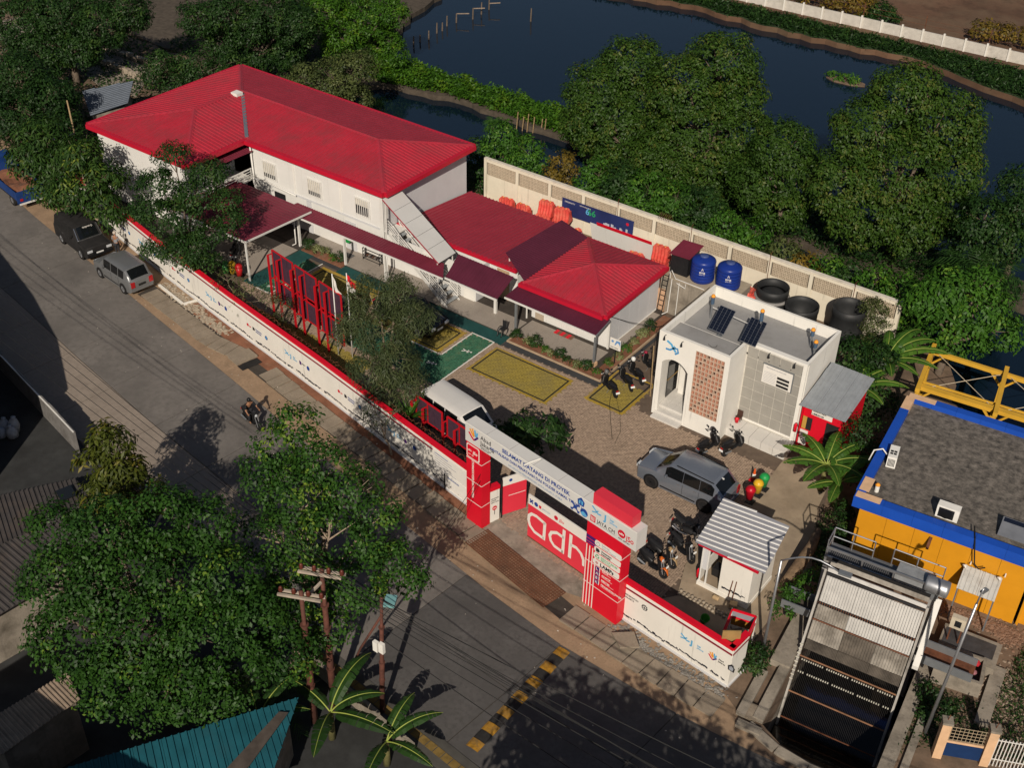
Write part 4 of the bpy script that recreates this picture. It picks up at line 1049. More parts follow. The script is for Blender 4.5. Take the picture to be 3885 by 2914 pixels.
# beam lettering
hand_logo(gp(.52,5.42,.022),GU,GN,gate,1.15)
text('Abad',.34,lettering_k,gp(.95,5.42,.022),GU,GN,gate,sx=.95); text('Jakarta',.34,lettering_k,gp(.95,5.12,.022),GU,GN,gate,sx=.95)
text('Menuju Lima Abad',.085,lettering_k,gp(.97,5.0,.022),GU,GN,gate); text('Kota Jakarta 2027',.075,lettering_k,gp(.97,4.91,.022),GU,GN,gate)
text('SELAMAT DATANG DI PROYEK',.285,lettering_b,gp(4.35,5.52,.022),GU,GN,gate,align='CENTER',bold=.006,sx=1.02)
text('REVITALISASI DAN PENATAAN DAS POLDER KAMAL TAHAP 1',.205,lettering_b,gp(4.35,5.22,.022),GU,GN,gate,align='CENTER',bold=.003,sx=.98)
text('KECAMATAN PENJARINGAN, KOTA JAKARTA UTARA',.135,mat('lettering_pale',(.25,.33,.45),.7),gp(4.35,4.98,.022),GU,GN,gate,align='CENTER')
def crest(c,s,parent=gate):
    flat([(-.16 * s,-.2 * s),(.16 * s,-.2 * s),(.2 * s,.05 * s),(0,.24 * s),(-.2 * s,.05 * s)],lettering_b,c,GU,GN,parent)
    flat([(-.10 * s,-.13 * s),(-.04 * s,-.13 * s),(-.02 * s,.1 * s),(-.12 * s,.03 * s)],lettering_c,c + GN * .007,GU,GN,parent); flat([(.04 * s,-.13 * s),(.10 * s,-.13 * s),(.12 * s,.03 * s),(.02 * s,.1 * s)],lettering_c,c + GN * .007,GU,GN,parent)
crest(gp(7.02,5.60,.022),1.0)
cz = gp(6.72,5.13,.022)
flat([(-.1,-.1),(.1,-.1),(.1,.1),(-.1,.1)],lettering_b,cz,GU,GN,gate)
for sx_ in (-1,1):
    for sy_ in (-1,1):
        ribbon([(sx_ * .08,sy_ * .08),(sx_ * .2,sy_ * .2)],.07,lettering_b,cz,GU,GN,gate); ribbon([(sx_ * .12,sy_ * .22),(sx_ * .23,sy_ * .22),(sx_ * .23,sy_ * .12)],.05,lettering_b,cz,GU,GN,gate)
cz = gp(7.22,5.12,.022); flat(disc2(.21,20),lettering_b,cz,GU,GN,gate); flat([(-.19,-.07),(-.05,.06),(.05,.02),(.19,-.09),(.1,-.16),(-.1,-.17)],lettering_c,cz + GN * .007,GU,GN,gate)
cz = gp(7.84,5.60,.022); ribbon([(-.2,.2),(0,.05),(.12,-.06),(.3,-.03)],.07,lettering_c,cz,GU,GN,gate); ribbon([(-.2,-.12),(0,-.05),(.14,.1)],.06,lettering_c,cz,GU,GN,gate)
text('J',.42,lettering_c,gp(8.32,5.43,.022),GU,GN,gate,bold=.02); text('Jaga',.15,lettering_c,gp(8.62,5.62,.022),GU,GN,gate); text('Jakarta',.15,lettering_c,gp(8.62,5.47,.022),GU,GN,gate)
flat([(-.14,-.16),(.14,-.16),(.14,.16),(-.14,.16)],lettering_r,gp(7.72,5.12,.022),GU,GN,gate)
for k in range(3): flat([(-.09 + k * .07,-.11),(-.06 + k * .07,-.11),(-.06 + k * .07,.11),(-.09 + k * .07,.11)],lettering_w,gp(7.72,5.12,.03),GU,GN,gate)
text('JAYA CM',.27,lettering_k,gp(7.95,5.05,.022),GU,GN,gate,sx=.92); gbox('underline',7.97,8.95,4.99,5.0,.022,.026,lettering_k)
cz = gp(9.28,5.30,.022); flat(disc2(.2,20),lettering_r,cz,GU,GN,gate); text('adhi',.15,lettering_w,cz + GN * .008 - V(0,0,.04),GU,GN,gate,align='CENTER',bold=.004)
text('jSo',.40,lettering_r,gp(9.52,5.12,.022),GU,GN,gate,sx=.85,bold=.004); text('ADHI - JSO, KSO',.085,lettering_k,gp(9.12,4.98,.022),GU,GN,gate)
# left column badge and vertical lettering
bd = [(x * .40,y * .40) for x,y in [(-.9,-1),(.9,-1),(1.05,-.8),(1.05,.8),(.9,1),(-.9,1),(-1.05,.8),(-1.05,-.8)]]
flat(bd,lettering_w,gp(.45,4.35,.002),GU,GN,gate,'badge_rim'); flat([(x * .86,y * .86) for x,y in bd],gate_red,gp(.45,4.35,.010),GU,GN,gate,'badge_field')
text('adhi',.16,lettering_w,gp(.10,4.35,.018),GU,GN,gate); text('jSo',.24,lettering_w,gp(.46,4.30,.018),GU,GN,gate,bold=.006); text('ADHI   KSO',.07,lettering_w,gp(.14,4.15,.018),GU,GN,gate)
text('UTAMAKAN KESELAMATAN KERJA',.185,lettering_w,gp(.38,3.92,.004),V(0,0,-1),GN,gate,sx=.80,bold=.003)
# right column stripes, plates, letters
for k in range(4): gbox('white_stripe',7.46 + k * .17,7.51 + k * .17,.0,3.55 - .03 * k,.004,.012,lettering_w)
gbox('purple_block',7.424,8.06,3.62,4.10,.004,.012,lettering_p)
for z in (3.72,3.90): gbox('pink_line',7.424,8.06,z,z + .03,.013,.017,gate_red2)
for k,(t1,t2,m_) in enumerate((('Selamat','Sampai Tujuan',mat('print_grey',(0.3,.31,.35),.7)),('Danantara','Indonesia',lettering_k),('REDUCE REUSE','RECYCLE',lettering_g),('LAMPs','',lettering_k))):
    z = 3.98 - k * .36 - .03
    pl = [(-.66,-.15),(.66,-.15),(.73,-.09),(.73,.09),(.66,.15),(-.66,.15),(-.73,.09),(-.73,-.09)]
    flat(pl,lettering_w,gp(8.66 - k * .012,z,.004),GU,GN,gate,'sign_plate',.02)
    c = gp(8.12,z,.03)
    if k == 0: flat(disc2(.1,12),mat('print_grey',(0.3,.31,.35),.7),c,GU,GN,gate); flat(disc2(.075,12),lettering_w,c + GN * .007,GU,GN,gate)
    if k == 1: flat([(-.1,-.1),(.05,-.1),(.12,0),(.05,.1),(-.1,.1)],lettering_k,c,GU,GN,gate)
    if k == 2:
        for a in (90,210,330): ribbon([(.09 * math.cos(R(a + t)),.09 * math.sin(R(a + t))) for t in (-50,0,40)],.05,lettering_g,c,GU,GN,gate)
    if k == 3: flat(disc2(.08,12),mat('print_pink',(.5,.25,.25),.7),c,GU,GN,gate)
    if t2:
        text(t1,.135,m_,gp(8.32,z + .02,.026),GU,GN,gate,bold=.003 if k == 1 else 0); text(t2,.135,m_,gp(8.32,z - .11,.026),GU,GN,gate,bold=.003 if k == 1 else 0)
    else: text(t1,.27,m_,gp(8.30,z - .09,.026),GU,GN,gate,bold=.008)
for k,ch in enumerate('LABK'):
    gbox('letter_tile',8.05,8.27,2.42 - k * .26,2.64 - k * .26,.004,.01,lettering_p)
    gbox('letter_edge',8.27,8.31,2.42 - k * .26,2.64 - k * .26,.004,.01,lettering_w)
    text(ch,.22,lettering_w,gp(8.09,2.45 - k * .26,.011),GU,GN,gate)
for k,t1 in enumerate(('KOTA','ADAPTIF','MELITER','PENGENDALI BANJIR')):
    text(t1,.125,lettering_w,gp(8.42,2.55 - k * .28,.004),GU,GN,gate,bold=.003); gbox('print_line',8.42,8.42 + .5 + .1 * k,2.49 - k * .28,2.505 - k * .28,.004,.008,lettering_w)
MB().tube([gp(4.15,5.93,-.5),gp(4.0,5.93,.05),gp(3.95,5.9,.32)],.035,6).build('lamp_arm',white_paint,gate)
# side pillar and the leaves
pillar = thing('gate_pillar','narrow white pillar with parking sign beside the left gate column','pillar',(17.3,-12.5,0))
po = GA + GU * 1.03 - GN * .50; du = unit((17.28 - 17.09,-12.33 + 12.85,0)); dn = V(du[1],-du[0],0)
MB().obox(V(17.10,-12.84,0),du * .52,-dn * .25,(0,0,1.95)).build('shaft',white_wall,pillar)
MB().obox(V(17.10,-12.84,1.95) + dn * .02,du * .54,-dn * .29,(0,0,.22)).build('red_cap',gate_red,pillar)
text('DILARANG',.085,lettering_k,V(17.10,-12.84,1.42) + du * .05 + dn * .003,du,dn,pillar); text('PARKIR',.085,lettering_k,V(17.10,-12.84,1.30) + du * .05 + dn * .003,du,dn,pillar); text('DEPAN PINTU',.07,lettering_k,V(17.10,-12.84,1.19) + du * .05 + dn * .003,du,dn,pillar)
flat(disc2(.13,16),lettering_r,V(17.10,-12.84,.85) + du * .25 + dn * .003,du,dn,pillar); flat([(-.09,-.02),(.09,-.02),(.09,.02),(-.09,.02)],lettering_w,V(17.10,-12.84,.85) + du * .25 + dn * .01,du,dn,pillar); flat([(-.015,-.4),(.015,-.4),(.015,-.13),(-.015,-.13)],lettering_k,V(17.10,-12.84,.85) + du * .25 + dn * .003,du,dn,pillar)
MB().tube([V(17.36,-12.3,.1),V(17.36,-12.3,2.4)],.03,6).build('hinge_post',dark_metal,pillar)
leafg = thing('gate_leaf','half-open red gate leaf with a white top band','gate leaf',(17.3,-12.1,0))
a,b = V(17.30,-12.12,.12),V(17.86,-11.0,.12); du = unit(b - a); L = np.linalg.norm(b - a); dn = V(du[1],-du[0],0)
MB().obox(a,du * L,-dn * .06,(0,0,1.78)).build('red_panel',gate_red2,leafg); MB().obox(a + V(0,0,1.783),du * L,-dn * .06,(0,0,.5)).build('white_band',lettering_w,leafg)
flat(disc2(.09,12),lettering_b,a + du * .4 + V(0,0,2.05) + dn * .003,du,dn,leafg)
MB().obox(a + du * .3 + V(0,0,1.1) + dn * .01,du * .9,-dn * .008,(0,0,.03)).build('weld_line',lettering_w,leafg)
slide = thing('sliding_gate','red sliding gate with big white letters and a logo band','gate',(20.8,-12.8,0))
a,b = V(19.05,-12.50,.1),V(22.75,-13.04,.1); du = unit(b - a); L = np.linalg.norm(b - a); dn = V(du[1],-du[0],0)
MB().obox(a,du * L,-dn * .07,(0,0,1.98)).build('red_panel',gate_red2,slide); MB().obox(a + V(0,0,1.983),du * L,-dn * .07,(0,0,.56)).build('white_band',lettering_w,slide)
MB().obox(a - V(0,0,.08),du * L,-dn * .05,(0,0,.08)).build('wheel_rail',rust,slide)
o = a + dn * .004
def arc(cx,cy,rx,ry,a0,a1,n=14): return [(cx + rx * math.cos(R(a0 + (a1 - a0) * k / n)),cy + ry * math.sin(R(a0 + (a1 - a0) * k / n))) for k in range(n + 1)]
ribbon([(1.12,1.45),(.55,1.55),(.25,1.50),(.08,1.30),(.06,1.0),(.16,.72),(.45,.52),(1.06,.50)],.17,lettering_w,o,du,dn,slide,'letter_a'); ribbon([(1.09,1.50),(1.06,.42)],.17,lettering_w,o,du,dn,slide,'letter_a')
ribbon([(2.28,1.38),(1.85,1.40),(1.52,1.20),(1.42,.95),(1.5,.68),(1.72,.50),(2.28,.48)],.17,lettering_w,o,du,dn,slide,'letter_d'); ribbon([(2.28,1.86),(2.26,.40)],.17,lettering_w,o,du,dn,slide,'letter_d')
ribbon([(2.70,1.86),(2.68,.42)],.18,lettering_w,o,du,dn,slide,'letter_h'); ribbon([(2.70,1.25),(3.05,1.30),(3.35,1.15),(3.52,.85),(3.55,.5)],.17,lettering_w,o,du,dn,slide,'letter_h')
q = o + V(0,0,2.24)
ribbon([(.1,-.1),(.3,.1)],.08,lettering_b,q,du,dn,slide); ribbon([(.1,.1),(.3,-.1)],.08,lettering_b,q,du,dn,slide); flat(disc2(.12,14,.5,0),lettering_b,q,du,dn,slide)
flat([(.68,-.08),(.82,-.08),(.82,.08),(.68,.08)],lettering_r,q,du,dn,slide); text('JAYA CM',.13,mat('lettering_pale',(.25,.33,.45),.7),q + du * .88 - V(0,0,.05),du,dn,slide)
flat(disc2(.12,14,1.75,0),lettering_r,q,du,dn,slide); text('jSo',.24,lettering_r,q + du * 1.95 - V(0,0,.08),du,dn,slide)

# ================================================================ SCREEN FRAMES OF RED STEEL
def screen_frame(label,x,y,ang,grp,h=4.25,parts=True):
    t = thing('screen_frame',label,'frame',(x,y,0),ang,grp)
    def bar(nm,a,b,w,m=red_frame): return MB().bar(a,b,w).build(nm,m,t,world=False)
    W1,W2 = .88,2.05
    for px in (0,W1): 
        bar('post',(px,0,0),(px,0,h - .25),.10)
    bar('rear_post',(.03,.30,.9),(.03,.30,h),.08); bar('rear_post',(W2,.30,.9),(W2,.30,h),.07)
    for z in ((h,2.55,2.25,.95) if h > 3 else (h,.95)): bar('rail',(.03,.30,z),(W2,.30,z),.07)
    for px in (0,W1):
        for z in ((h - .25,2.4,1.0) if h > 3 else (h - .25,1.0)): bar('bracket',(px,0,z),(px + .02,.30,z),.055)
    bar('mullion',(W1 + .05,.30,.95),(W1 + .05,.30,h),.06)
    for (x0,x1) in ((.08,W1),(W1 + .1,(W1 + W2) / 2),((W1 + W2) / 2 + .03,W2 - .04)):
        for z0,z1 in (((2.6,h - .06),(1.0,2.2)) if h > 3 else ((1.0,h - .06),)):
            MB().bx(x0,.285,z0,x1,.315,z1).build('mesh_panel',mesh_plum,t,world=False)
    return t
scr_g = 'red screen frames'
for lab,x,y in (('red steel screen frame farthest from the gate, left of three',-4.25,-6.25),('middle red steel screen frame of the three by the flagpoles',-2.0,-6.66),('red steel screen frame nearest the two flagpoles',.28,-7.06)):
    screen_frame(lab,x,y,-.175,scr_g)
screen_frame('red screen frame half hidden by the spiky plant next to the white van',9.6,-9.75,-.165,scr_g,2.2)
screen_frame('red screen frame between white van and left gate column',12.0,-10.15,-.165,scr_g,2.2)
# ================================================================ WHITE BUILDING WITH SOLAR PANELS
wb = thing('white_building','flat-roofed white building with arched door and brick lattice screen','building',(22,2,0))
X0,X1,XM,YF,YG,YB,HT = 18.55,25.92,22.62,-.6,1.25,5.12,5.28
w_plaster = mat('white_plaster',(0.74,.715,.66),.85,var=.04,scale=1.2,dirt=(.55,.5,.42),dirt_amt=.08,streak=.06)
# front face with a pointed-arch opening, built round the hole
arch_z = [(18.87,.15),(18.87,3.45)] + [(18.87 + (20.40 - 18.87) * t,3.45 + .42 * math.sin(math.pi * t) ** .75 - .12 * t) for t in np.linspace(.06,.94,11)] + [(20.40,3.33),(20.40,.15)]
def front_face(y,th,m):
    mb = MB()
    pts = arch_z
    def slab(poly): mb.plate([(p[0],y,p[1]) for p in poly],(0,1,0),th)
    slab([(X0,0),(18.87,0),(18.87,HT),(X0,HT)])
    slab([(20.40,0),(20.72,0),(20.72,HT),(20.40,HT)])
    slab([(22.36,0),(XM,0),(XM,HT),(22.36,HT)])
    slab([(20.72,0),(22.36,0),(22.36,1.13),(20.72,1.13)]); slab([(20.72,4.92),(22.36,4.92),(22.36,HT),(20.72,HT)])
    top = pts[1:-1]
    for a,b in zip(top,top[1:]):
        if b[0] > a[0]: slab([a,b,(b[0],HT),(a[0],HT)])
    return mb.build('front_wall',m,wb)
front_face(YF,.18,w_plaster)
MB().bx(X0,YF + .18,0,X0 + .18,YB,HT).build('side_wall',w_plaster,wb); MB().bx(X0 + .18,YB - .15,0,X1 - .15,YB,HT).build('back_wall',w_plaster,wb)
MB().bx(X1 - .15,YG + .2,0,X1,YB,HT).build('side_wall',w_plaster,wb); MB().bx(XM - .16,YF + .18,0,XM,YG,HT).build('return_wall',w_plaster,wb)
MB().bx(X0 + .18,YF + .18,4.80,XM - .16,YG - .02,4.9).build('porch_roof',roofdeck_grey,wb); MB().bx(X0 + .18,YG,4.55,X1 - .15,YB - .15,4.66).build('roof_deck',roofdeck_grey,wb)
MB().bx(X0 + .18,YG - .02,4.66,XM - .16,YG + .02,4.9).build('roof_step',w_plaster,wb)
MB().bx(XM,YG,0,X1 - .15,YG + .2,HT - .1).build('grey_wall',mat('grout',(.55,.52,.46),.9),wb)
MB().bx(XM,YG - .05,HT - .12,X1,YG + .22,HT + .02).build('parapet_cap',white_paint,wb)
# large grey tiles
nxt,nzt = 5,7; tw,thh = (X1 - .22 - (XM + .06)) / nxt,(HT - .2 - .68) / nzt
for i in range(nxt):
    for j in range(nzt):
        MB().bx(XM + .06 + i * tw + .018,YG - .025,.68 + j * thh + .018,XM + .06 + (i + 1) * tw - .018,YG - .001,.68 + (j + 1) * thh - .018).build('wall_tile',tile_grey,wb)
MB().bx(X1 - .2,YG - .06,.0,X1 + .01,YG + .02,HT).build('corner_band',w_plaster,wb)
MB().bx(XM,YG - .05,.58,X1 - .2,YG - .002,.68).build('base_band',w_plaster,wb)
# marble plinth bench and steps
for k in range(5): MB().bx(XM + .01 + k * .68,.12,0,XM + .68 + k * .68 - .01,YG - .052,.50).build('plinth_stone',marble,wb)
for k,(y0,y1,z) in enumerate(((-1.05,-.62,.14),(-.62,-.2,.28),(-.2,.4,.42))):
    for j in range(4): MB().bx(18.75 + j * .42,y0 + .004,0,18.75 + (j + 1) * .42 - .006,y1,z).build('step_stone',marble,wb)
for i in range(4):
    for j in range(3): MB().bx(18.75 + i * .42,.404 + j * .4,0,18.75 + (i + 1) * .42 - .006,.404 + (j + 1) * .4 - .006,.425).build('floor_stone',marble,wb)
# inside the porch: back wall, dark door, window, pillar
MB().bx(18.75,1.62,.42,XM - .17,1.72,4.6).build('inner_wall',w_plaster,wb)
d_ = MB().bx(19.75,1.56,.43,20.6,1.61,2.6).build('door',mat('dark_wood',(.05,.022,.018),.6),wb); adopt(MB().bx(19.85,1.53,1.4,19.9,1.56,1.55).build('handle',chrome),d_)
wdw = MB().bx(18.80,.3,.6,18.84,1.4,2.9).build('window',win_glass,wb); adopt(MB().bx(18.79,.3,1.7,18.86,1.4,1.76).build('transom',mat('brass_frame',(.3,.2,.08),.5)),wdw)
MB().bx(19.0,1.3,.42,19.42,1.6,4.6).build('pillar',w_plaster,wb)
# terracotta lattice screen: 8 x 14 open blocks
nb,nr = 8,14; bw,bh = 1.64 / nb,3.79 / nr
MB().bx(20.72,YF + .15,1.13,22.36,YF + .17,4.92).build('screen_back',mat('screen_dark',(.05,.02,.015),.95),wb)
tbk = MB()
fw = .026
tbk.bx(0,0,0,bw,.13,fw).bx(0,0,bh - fw,bw,.13,bh).bx(0,0,fw,fw,.13,bh - fw).bx(bw - fw,0,fw,bw,.13,bh - fw)
tbm = tbk.mesh('lattice_block'); tbm.materials.append(mat('lattice_cream',(.50,.36,.27),.85,var=.15,scale=4))
tin = MB(); tin.plate([(.03,.03,.03),(bw * .62,.03,.03),(bw * .62,.03,bh * .68),(.03,.03,bh * .68)],(0,1,0),.06); tinm = tin.mesh('lattice_core'); tinm.materials.append(terracotta)
for i in range(nb):
    for j in range(nr):
        blk = link_mesh('lattice_block',tbm,wb,(20.72 + i * bw,YF - .005,1.13 + j * bh))
        if (i * 7 + j * 3) % 5 != 0:
            c = link_mesh('lattice_core',tinm,None,(0,0,0)); c.parent = blk
# blue bird emblem, notice panel, lamps
eo = V(19.25,YF,4.55)
ribbon([(-.22,.28),(.05,.15),(.18,-.05),(.34,-.22)],.13,lettering_c,eo,(1,0,0),(0,-1,0),wb); ribbon([(-.25,-.22),(.0,-.2),(.2,-.02),(.42,.02),(.48,-.2),(.3,-.35)],.11,mat('emblem_blue',(.06,.25,.5),.6),eo,(1,0,0),(0,-1,0),wb); ribbon([(.2,.12),(.3,.02)],.07,lettering_c,eo,(1,0,0),(0,-1,0),wb)
pn = MB().bx(23.68,YG - .10,3.36,25.30,YG - .03,4.46).build('notice_panel',lettering_w,wb)
adopt(MB().bx(23.64,YG - .11,4.46,25.34,YG - .03,4.50).build('panel_frame',steel_grey),pn); adopt(MB().bx(25.30,YG - .11,3.34,25.34,YG - .03,4.46).build('panel_frame',steel_grey),pn)
for k in range(3): adopt(MB().bx(24.5,YG - .112,3.42 + k * .22,25.16,YG - .102,3.56 + k * .22).build('black_bar',paint_blk),pn)
for k in range(8): adopt(MB().bx(23.75,YG - .108,3.45 + k * .085,24.42,YG - .102,3.462 + k * .085).build('print_line',mat('print_grey',(0.3,.31,.35),.7)),pn)
text('PERTAMANAN DAN PENATAAN',.075,mat('print_grey',(0.3,.31,.35),.7),(23.85,YG - .104,4.3),(1,0,0),(0,-1,0),wb)
for x,y in ((18.95,YF),(19.95,YF),(23.9,YG),(25.3,YG)):
    MB().tube([(x,y - .02,HT - .12),(x,y - .16,HT - .10),(x,y - .2,HT - .2),(x,y - .2,HT - .34)],[.02,.02,.05,.07],6).build('spot_lamp',dark_metal,wb)
MB().tube([(20.9,.3,4.92),(21.2,.15,4.92),(21.35,.3,4.92),(21.3,.5,4.92)],.012,4).build('roof_wire',cable_mat,wb)
def pv(label,c,w,h):
    t = thing('solar_panel',label,'solar panel',(c[0],c[1],4.66),0,'solar panels on the white roof')
    u = V(w,-.05,0); v = V(-.42,h * .86,-.02); n = unit(np.cross(u,v)); o = V(c[0],c[1],5.62) - u / 2 - v / 2
    v = V(-.42,h * .9,-.38 * 0 + .0); v = V(-.34,h,.0)
    o = V(c[0],c[1],5.55) - u / 2 - v / 2 + V(0,0,0)
    tilt = V(0,0,.34); o = o - tilt / 2; v = v + tilt; n = unit(np.cross(u,v))
    MB().obox(o - n * .03,u,v,n * .03).build('frame',galv,t)
    for i in range(4):
        for j in range(9):
            a = o + u * (.02 + i * .245) + v * (.015 + j * .1085); MB().obox(a + n * .001,u * .225,v * .104,n * .004).build('cell',panel_pv,t)
    m_ = o + u / 2 + v * .4
    MB().bar((m_[0],m_[1],4.66),m_ - n * .03,.07).build('mast',steel_grey,t); MB().cbox((m_[0],m_[1],4.66),.3,.3,.03).build('foot',steel_grey,t)
pv('solar panel on the white roof, nearer the arch side',(20.75,1.85),.92,1.85); pv('solar panel on the white roof, nearer the back wall',(22.55,1.85),.92,1.85)
for k,(x,y,z0,h,lab) in enumerate(((19.6,2.9,4.66,1.45,'standing by the left parapet'),(22.55,2.6,4.66,1.9,'behind the second solar panel'),(24.95,3.7,4.66,1.1,'near the back parapet'),(25.5,2.9,4.66,1.0,'near the right parapet corner'))):
    t = thing('vent_pipe','blue-grey roof vent pipe with yellow cap ' + lab,'pipe',(x,y,z0),0,'vent pipes on the white roof')
    MB().tube([(x,y,z0),(x,y,z0 + h * .62)],.055,8).build('stem',steel_grey,t); MB().tube([(x,y,z0 + h * .62),(x,y,z0 + h * .9)],.10,10).build('sleeve',mat('pipe_blue',(.06,.10,.16),.6),t)
    MB().lathe([(.115,0),(.12,.05),(.08,.13),(.03,.16)],(x,y,z0 + h * .9),10).build('cap',lettering_o,t,True)
MB().bar((19.6,2.9,5.35),(22.4,2.6,5.35),.03).build('tie_rod',steel_white,wb)

# red lean-to for hazardous waste
shed = thing('waste_shed','red shed with sloping grey sheet roof against the white building','shed',(27.2,1.8,0))
MB().bx(26.02,1.35,0,26.06,4.4,3.1).build('side_wall',gate_red,shed); MB().bx(26.06,1.55,0,28.1,1.6,3.1).build('front_wall',gate_red,shed); MB().bx(28.06,1.6,0,28.1,4.4,3.1).build('side_wall',gate_red,shed)
MB().bx(27.35,1.50,.05,28.0,1.548,2.2).build('door_opening',paint_blk,shed)
sheet_roof([(25.98,.95,3.02),(28.4,1.05,3.02),(28.45,4.1,3.95),(26.1,4.1,3.95)],(1,0,0),mat('zinc_grey',(.30,.32,.34),.5,metal=.3,var=.1,dirt=(.2,.19,.18),dirt_amt=.2),shed,.8,.2,.02,.05)
sg = MB().plate([(26.5,1.49,2.38),(27.6,1.49,2.38),(27.6,1.49,2.98),(26.5,1.49,2.98)],(0,-1,0),.02).build('sign',lettering_w,shed)
for k,t_ in enumerate(('TEMPAT KUMPUL','SEMENTARA','LIMBAH B3')): text(t_,.15,lettering_k,(26.55,1.468,2.80 - k * .19),(1,0,0),(0,-1,0),shed,sx=.85,bold=.003)
MB().bx(26.10,1.48,1.35,26.32,1.52,2.1).build('gold_poster',mat('gold',(.45,.28,.06),.5),shed); MB().bx(26.33,1.48,1.35,26.6,1.52,2.1).build('black_poster',paint_blk,shed)
MB().bx(26.08,1.46,.35,26.5,1.52,1.25).build('white_poster',lettering_w,shed); flat(disc2(.11,12),lettering_k,(26.29,1.455,1.0),(1,0,0),(0,-1,0),shed); flat(disc2(.08,12),lettering_w,(26.29,1.448,1.0),(1,0,0),(0,-1,0),shed); flat(disc2(.11,12),lettering_k,(26.29,1.455,.65),(1,0,0),(0,-1,0),shed); flat(disc2(.08,12),lettering_w,(26.29,1.448,.65),(1,0,0),(0,-1,0),shed)
def extinguisher(lab,x,y,z):
    t = thing('fire_extinguisher',lab,'extinguisher',(x,y,z))
    MB().lathe([(.02,0),(.085,.02),(.085,.42),(.05,.5),(.025,.55)],(x,y,z),12).build('cylinder',gate_red,t,True); MB().tube([(x,y,z + .55),(x + .08,y - .03,z + .6),(x + .12,y,z + .35)],.018,5).build('hose',black_plastic,t)
extinguisher('small red fire extinguisher on the corner of the tiled wall',25.95,1.08,1.25)
extinguisher('red fire extinguisher standing outside the guard booth',26.75,-9.95,.1)
bk = thing('bucket','red bucket on the plinth in the corner of the white building','bucket',(22.85,.95,.5))
MB().lathe([(.09,0),(.12,.22),(.125,.23),(.1,.21),(.08,.02)],(22.85,.85,.5),12).build('pail',gate_red,bk,True)
ch = thing('brown_chair','small dark brown chair tucked in the white building corner','chair',(22.85,1.1,.5))
MB().cbox((22.85,1.08,.72),.3,.22,.04).build('seat',mat('chair_brown',(.06,.03,.022),.6),ch); MB().cbox((22.85,1.17,.74),.3,.04,.35).build('backrest',mat('chair_brown',(.06,.03,.022),.6),ch)
for dx in (-.12,.12):
    for dy in (.99,1.16): MB().bar((22.85 + dx,dy,.5),(22.85 + dx,dy,.72),.03).build('leg',mat('chair_brown',(.06,.03,.022),.6),ch)

# ================================================================ YELLOW PUMP HOUSE
YT = R(6.6); YU = V(math.cos(YT),math.sin(YT),0); YV = V(-math.sin(YT),math.cos(YT),0); YO = V(39.02,-3.89,0)
def yp(a,b,z=0): return YO - YU * a + YV * b + V(0,0,z)         # a leftwards along the front, b backwards
ph = thing('pump_house','yellow pump house with blue parapet and mottled grey flat roof','building',tuple(yp(3.7,4)))
nW,Wd = 7,7.42
pw = Wd / 6.
for k in range(6):
    for j,(z0,z1) in enumerate(((0,.9),(.905,2.15),(2.155,3.42))):
        MB().obox(yp(k * pw + .006,0,z0),-YU * (pw - .012),YV * .12,(0,0,z1 - z0)).build('wall_panel',yellow_panel,ph)
for k in range(8): MB().obox(yp(Wd,k * 1.1 + .006,0),YU * .1,YV * (1.09),(0,0,3.42)).build('wall_panel',yellow_panel,ph)
MB().obox(yp(-.12,0,0),YU * .1,YV * 8.8,(0,0,3.42)).build('side_wall',yellow_panel,ph)
MB().obox(yp(Wd - .1,8.72,0),YU * (Wd - .1),YV * .1,(0,0,3.42)).build('back_wall',yellow_panel,ph)
deck = mat('mossy_deck',(.20,.175,.15),.95,var=.2,scale=1.4,dirt=(.028,.026,.024),dirt_amt=.40,dirt_scale=3.2,bump=.5,bump_scale=8,fine=.3)
MB().obox(yp(Wd + .1,.1,3.42),YU * (Wd + 3.2),YV * 8.6,(0,0,.28)).build('roof_deck',deck,ph)
MB().obox(yp(-.14,.2,0),YU * 2.9,YV * 8.3,(0,0,3.41)).build('side_annex',yellow_panel,ph)
def parapet(a0,b0,a1,b1,n,m,m_end=None,outw=.0):
    p,q = yp(a0,b0,3.42),yp(a1,b1,3.42); d = (q - p) / n; nn = unit(V(d[1],-d[0],0))
    for k in range(n):
        mm = m_end if m_end is not None and k in (0,) else m
        MB().obox(p + d * k + d * .003 + nn * .16 - V(0,0,.02),d * .994,-nn * .42,(0,0,.58)).build('parapet_panel',mm,ph)
parapet(Wd + .35,-.02,-2.8,-.02,8,blue_panel,None)
parapet(Wd + .24,8.6,Wd + .24,.4,7,blue_panel,peach)
parapet(-2.8,8.75,Wd + .30,8.75,9,blue_panel,None)
MB().obox(yp(Wd + .30,.42,3.97),YU * .45,YV * 1.0,(0,0,.022)).build('corner_patch',peach,ph); MB().obox(yp(Wd + .30,-.14,3.97),YU * 1.1,YV * .42,(0,0,.022)).build('corner_patch',peach,ph)
MB().obox(yp(Wd + .30,8.5,3.97),YU * 1.3,YV * .40,(0,0,.022)).build('corner_patch',peach,ph)
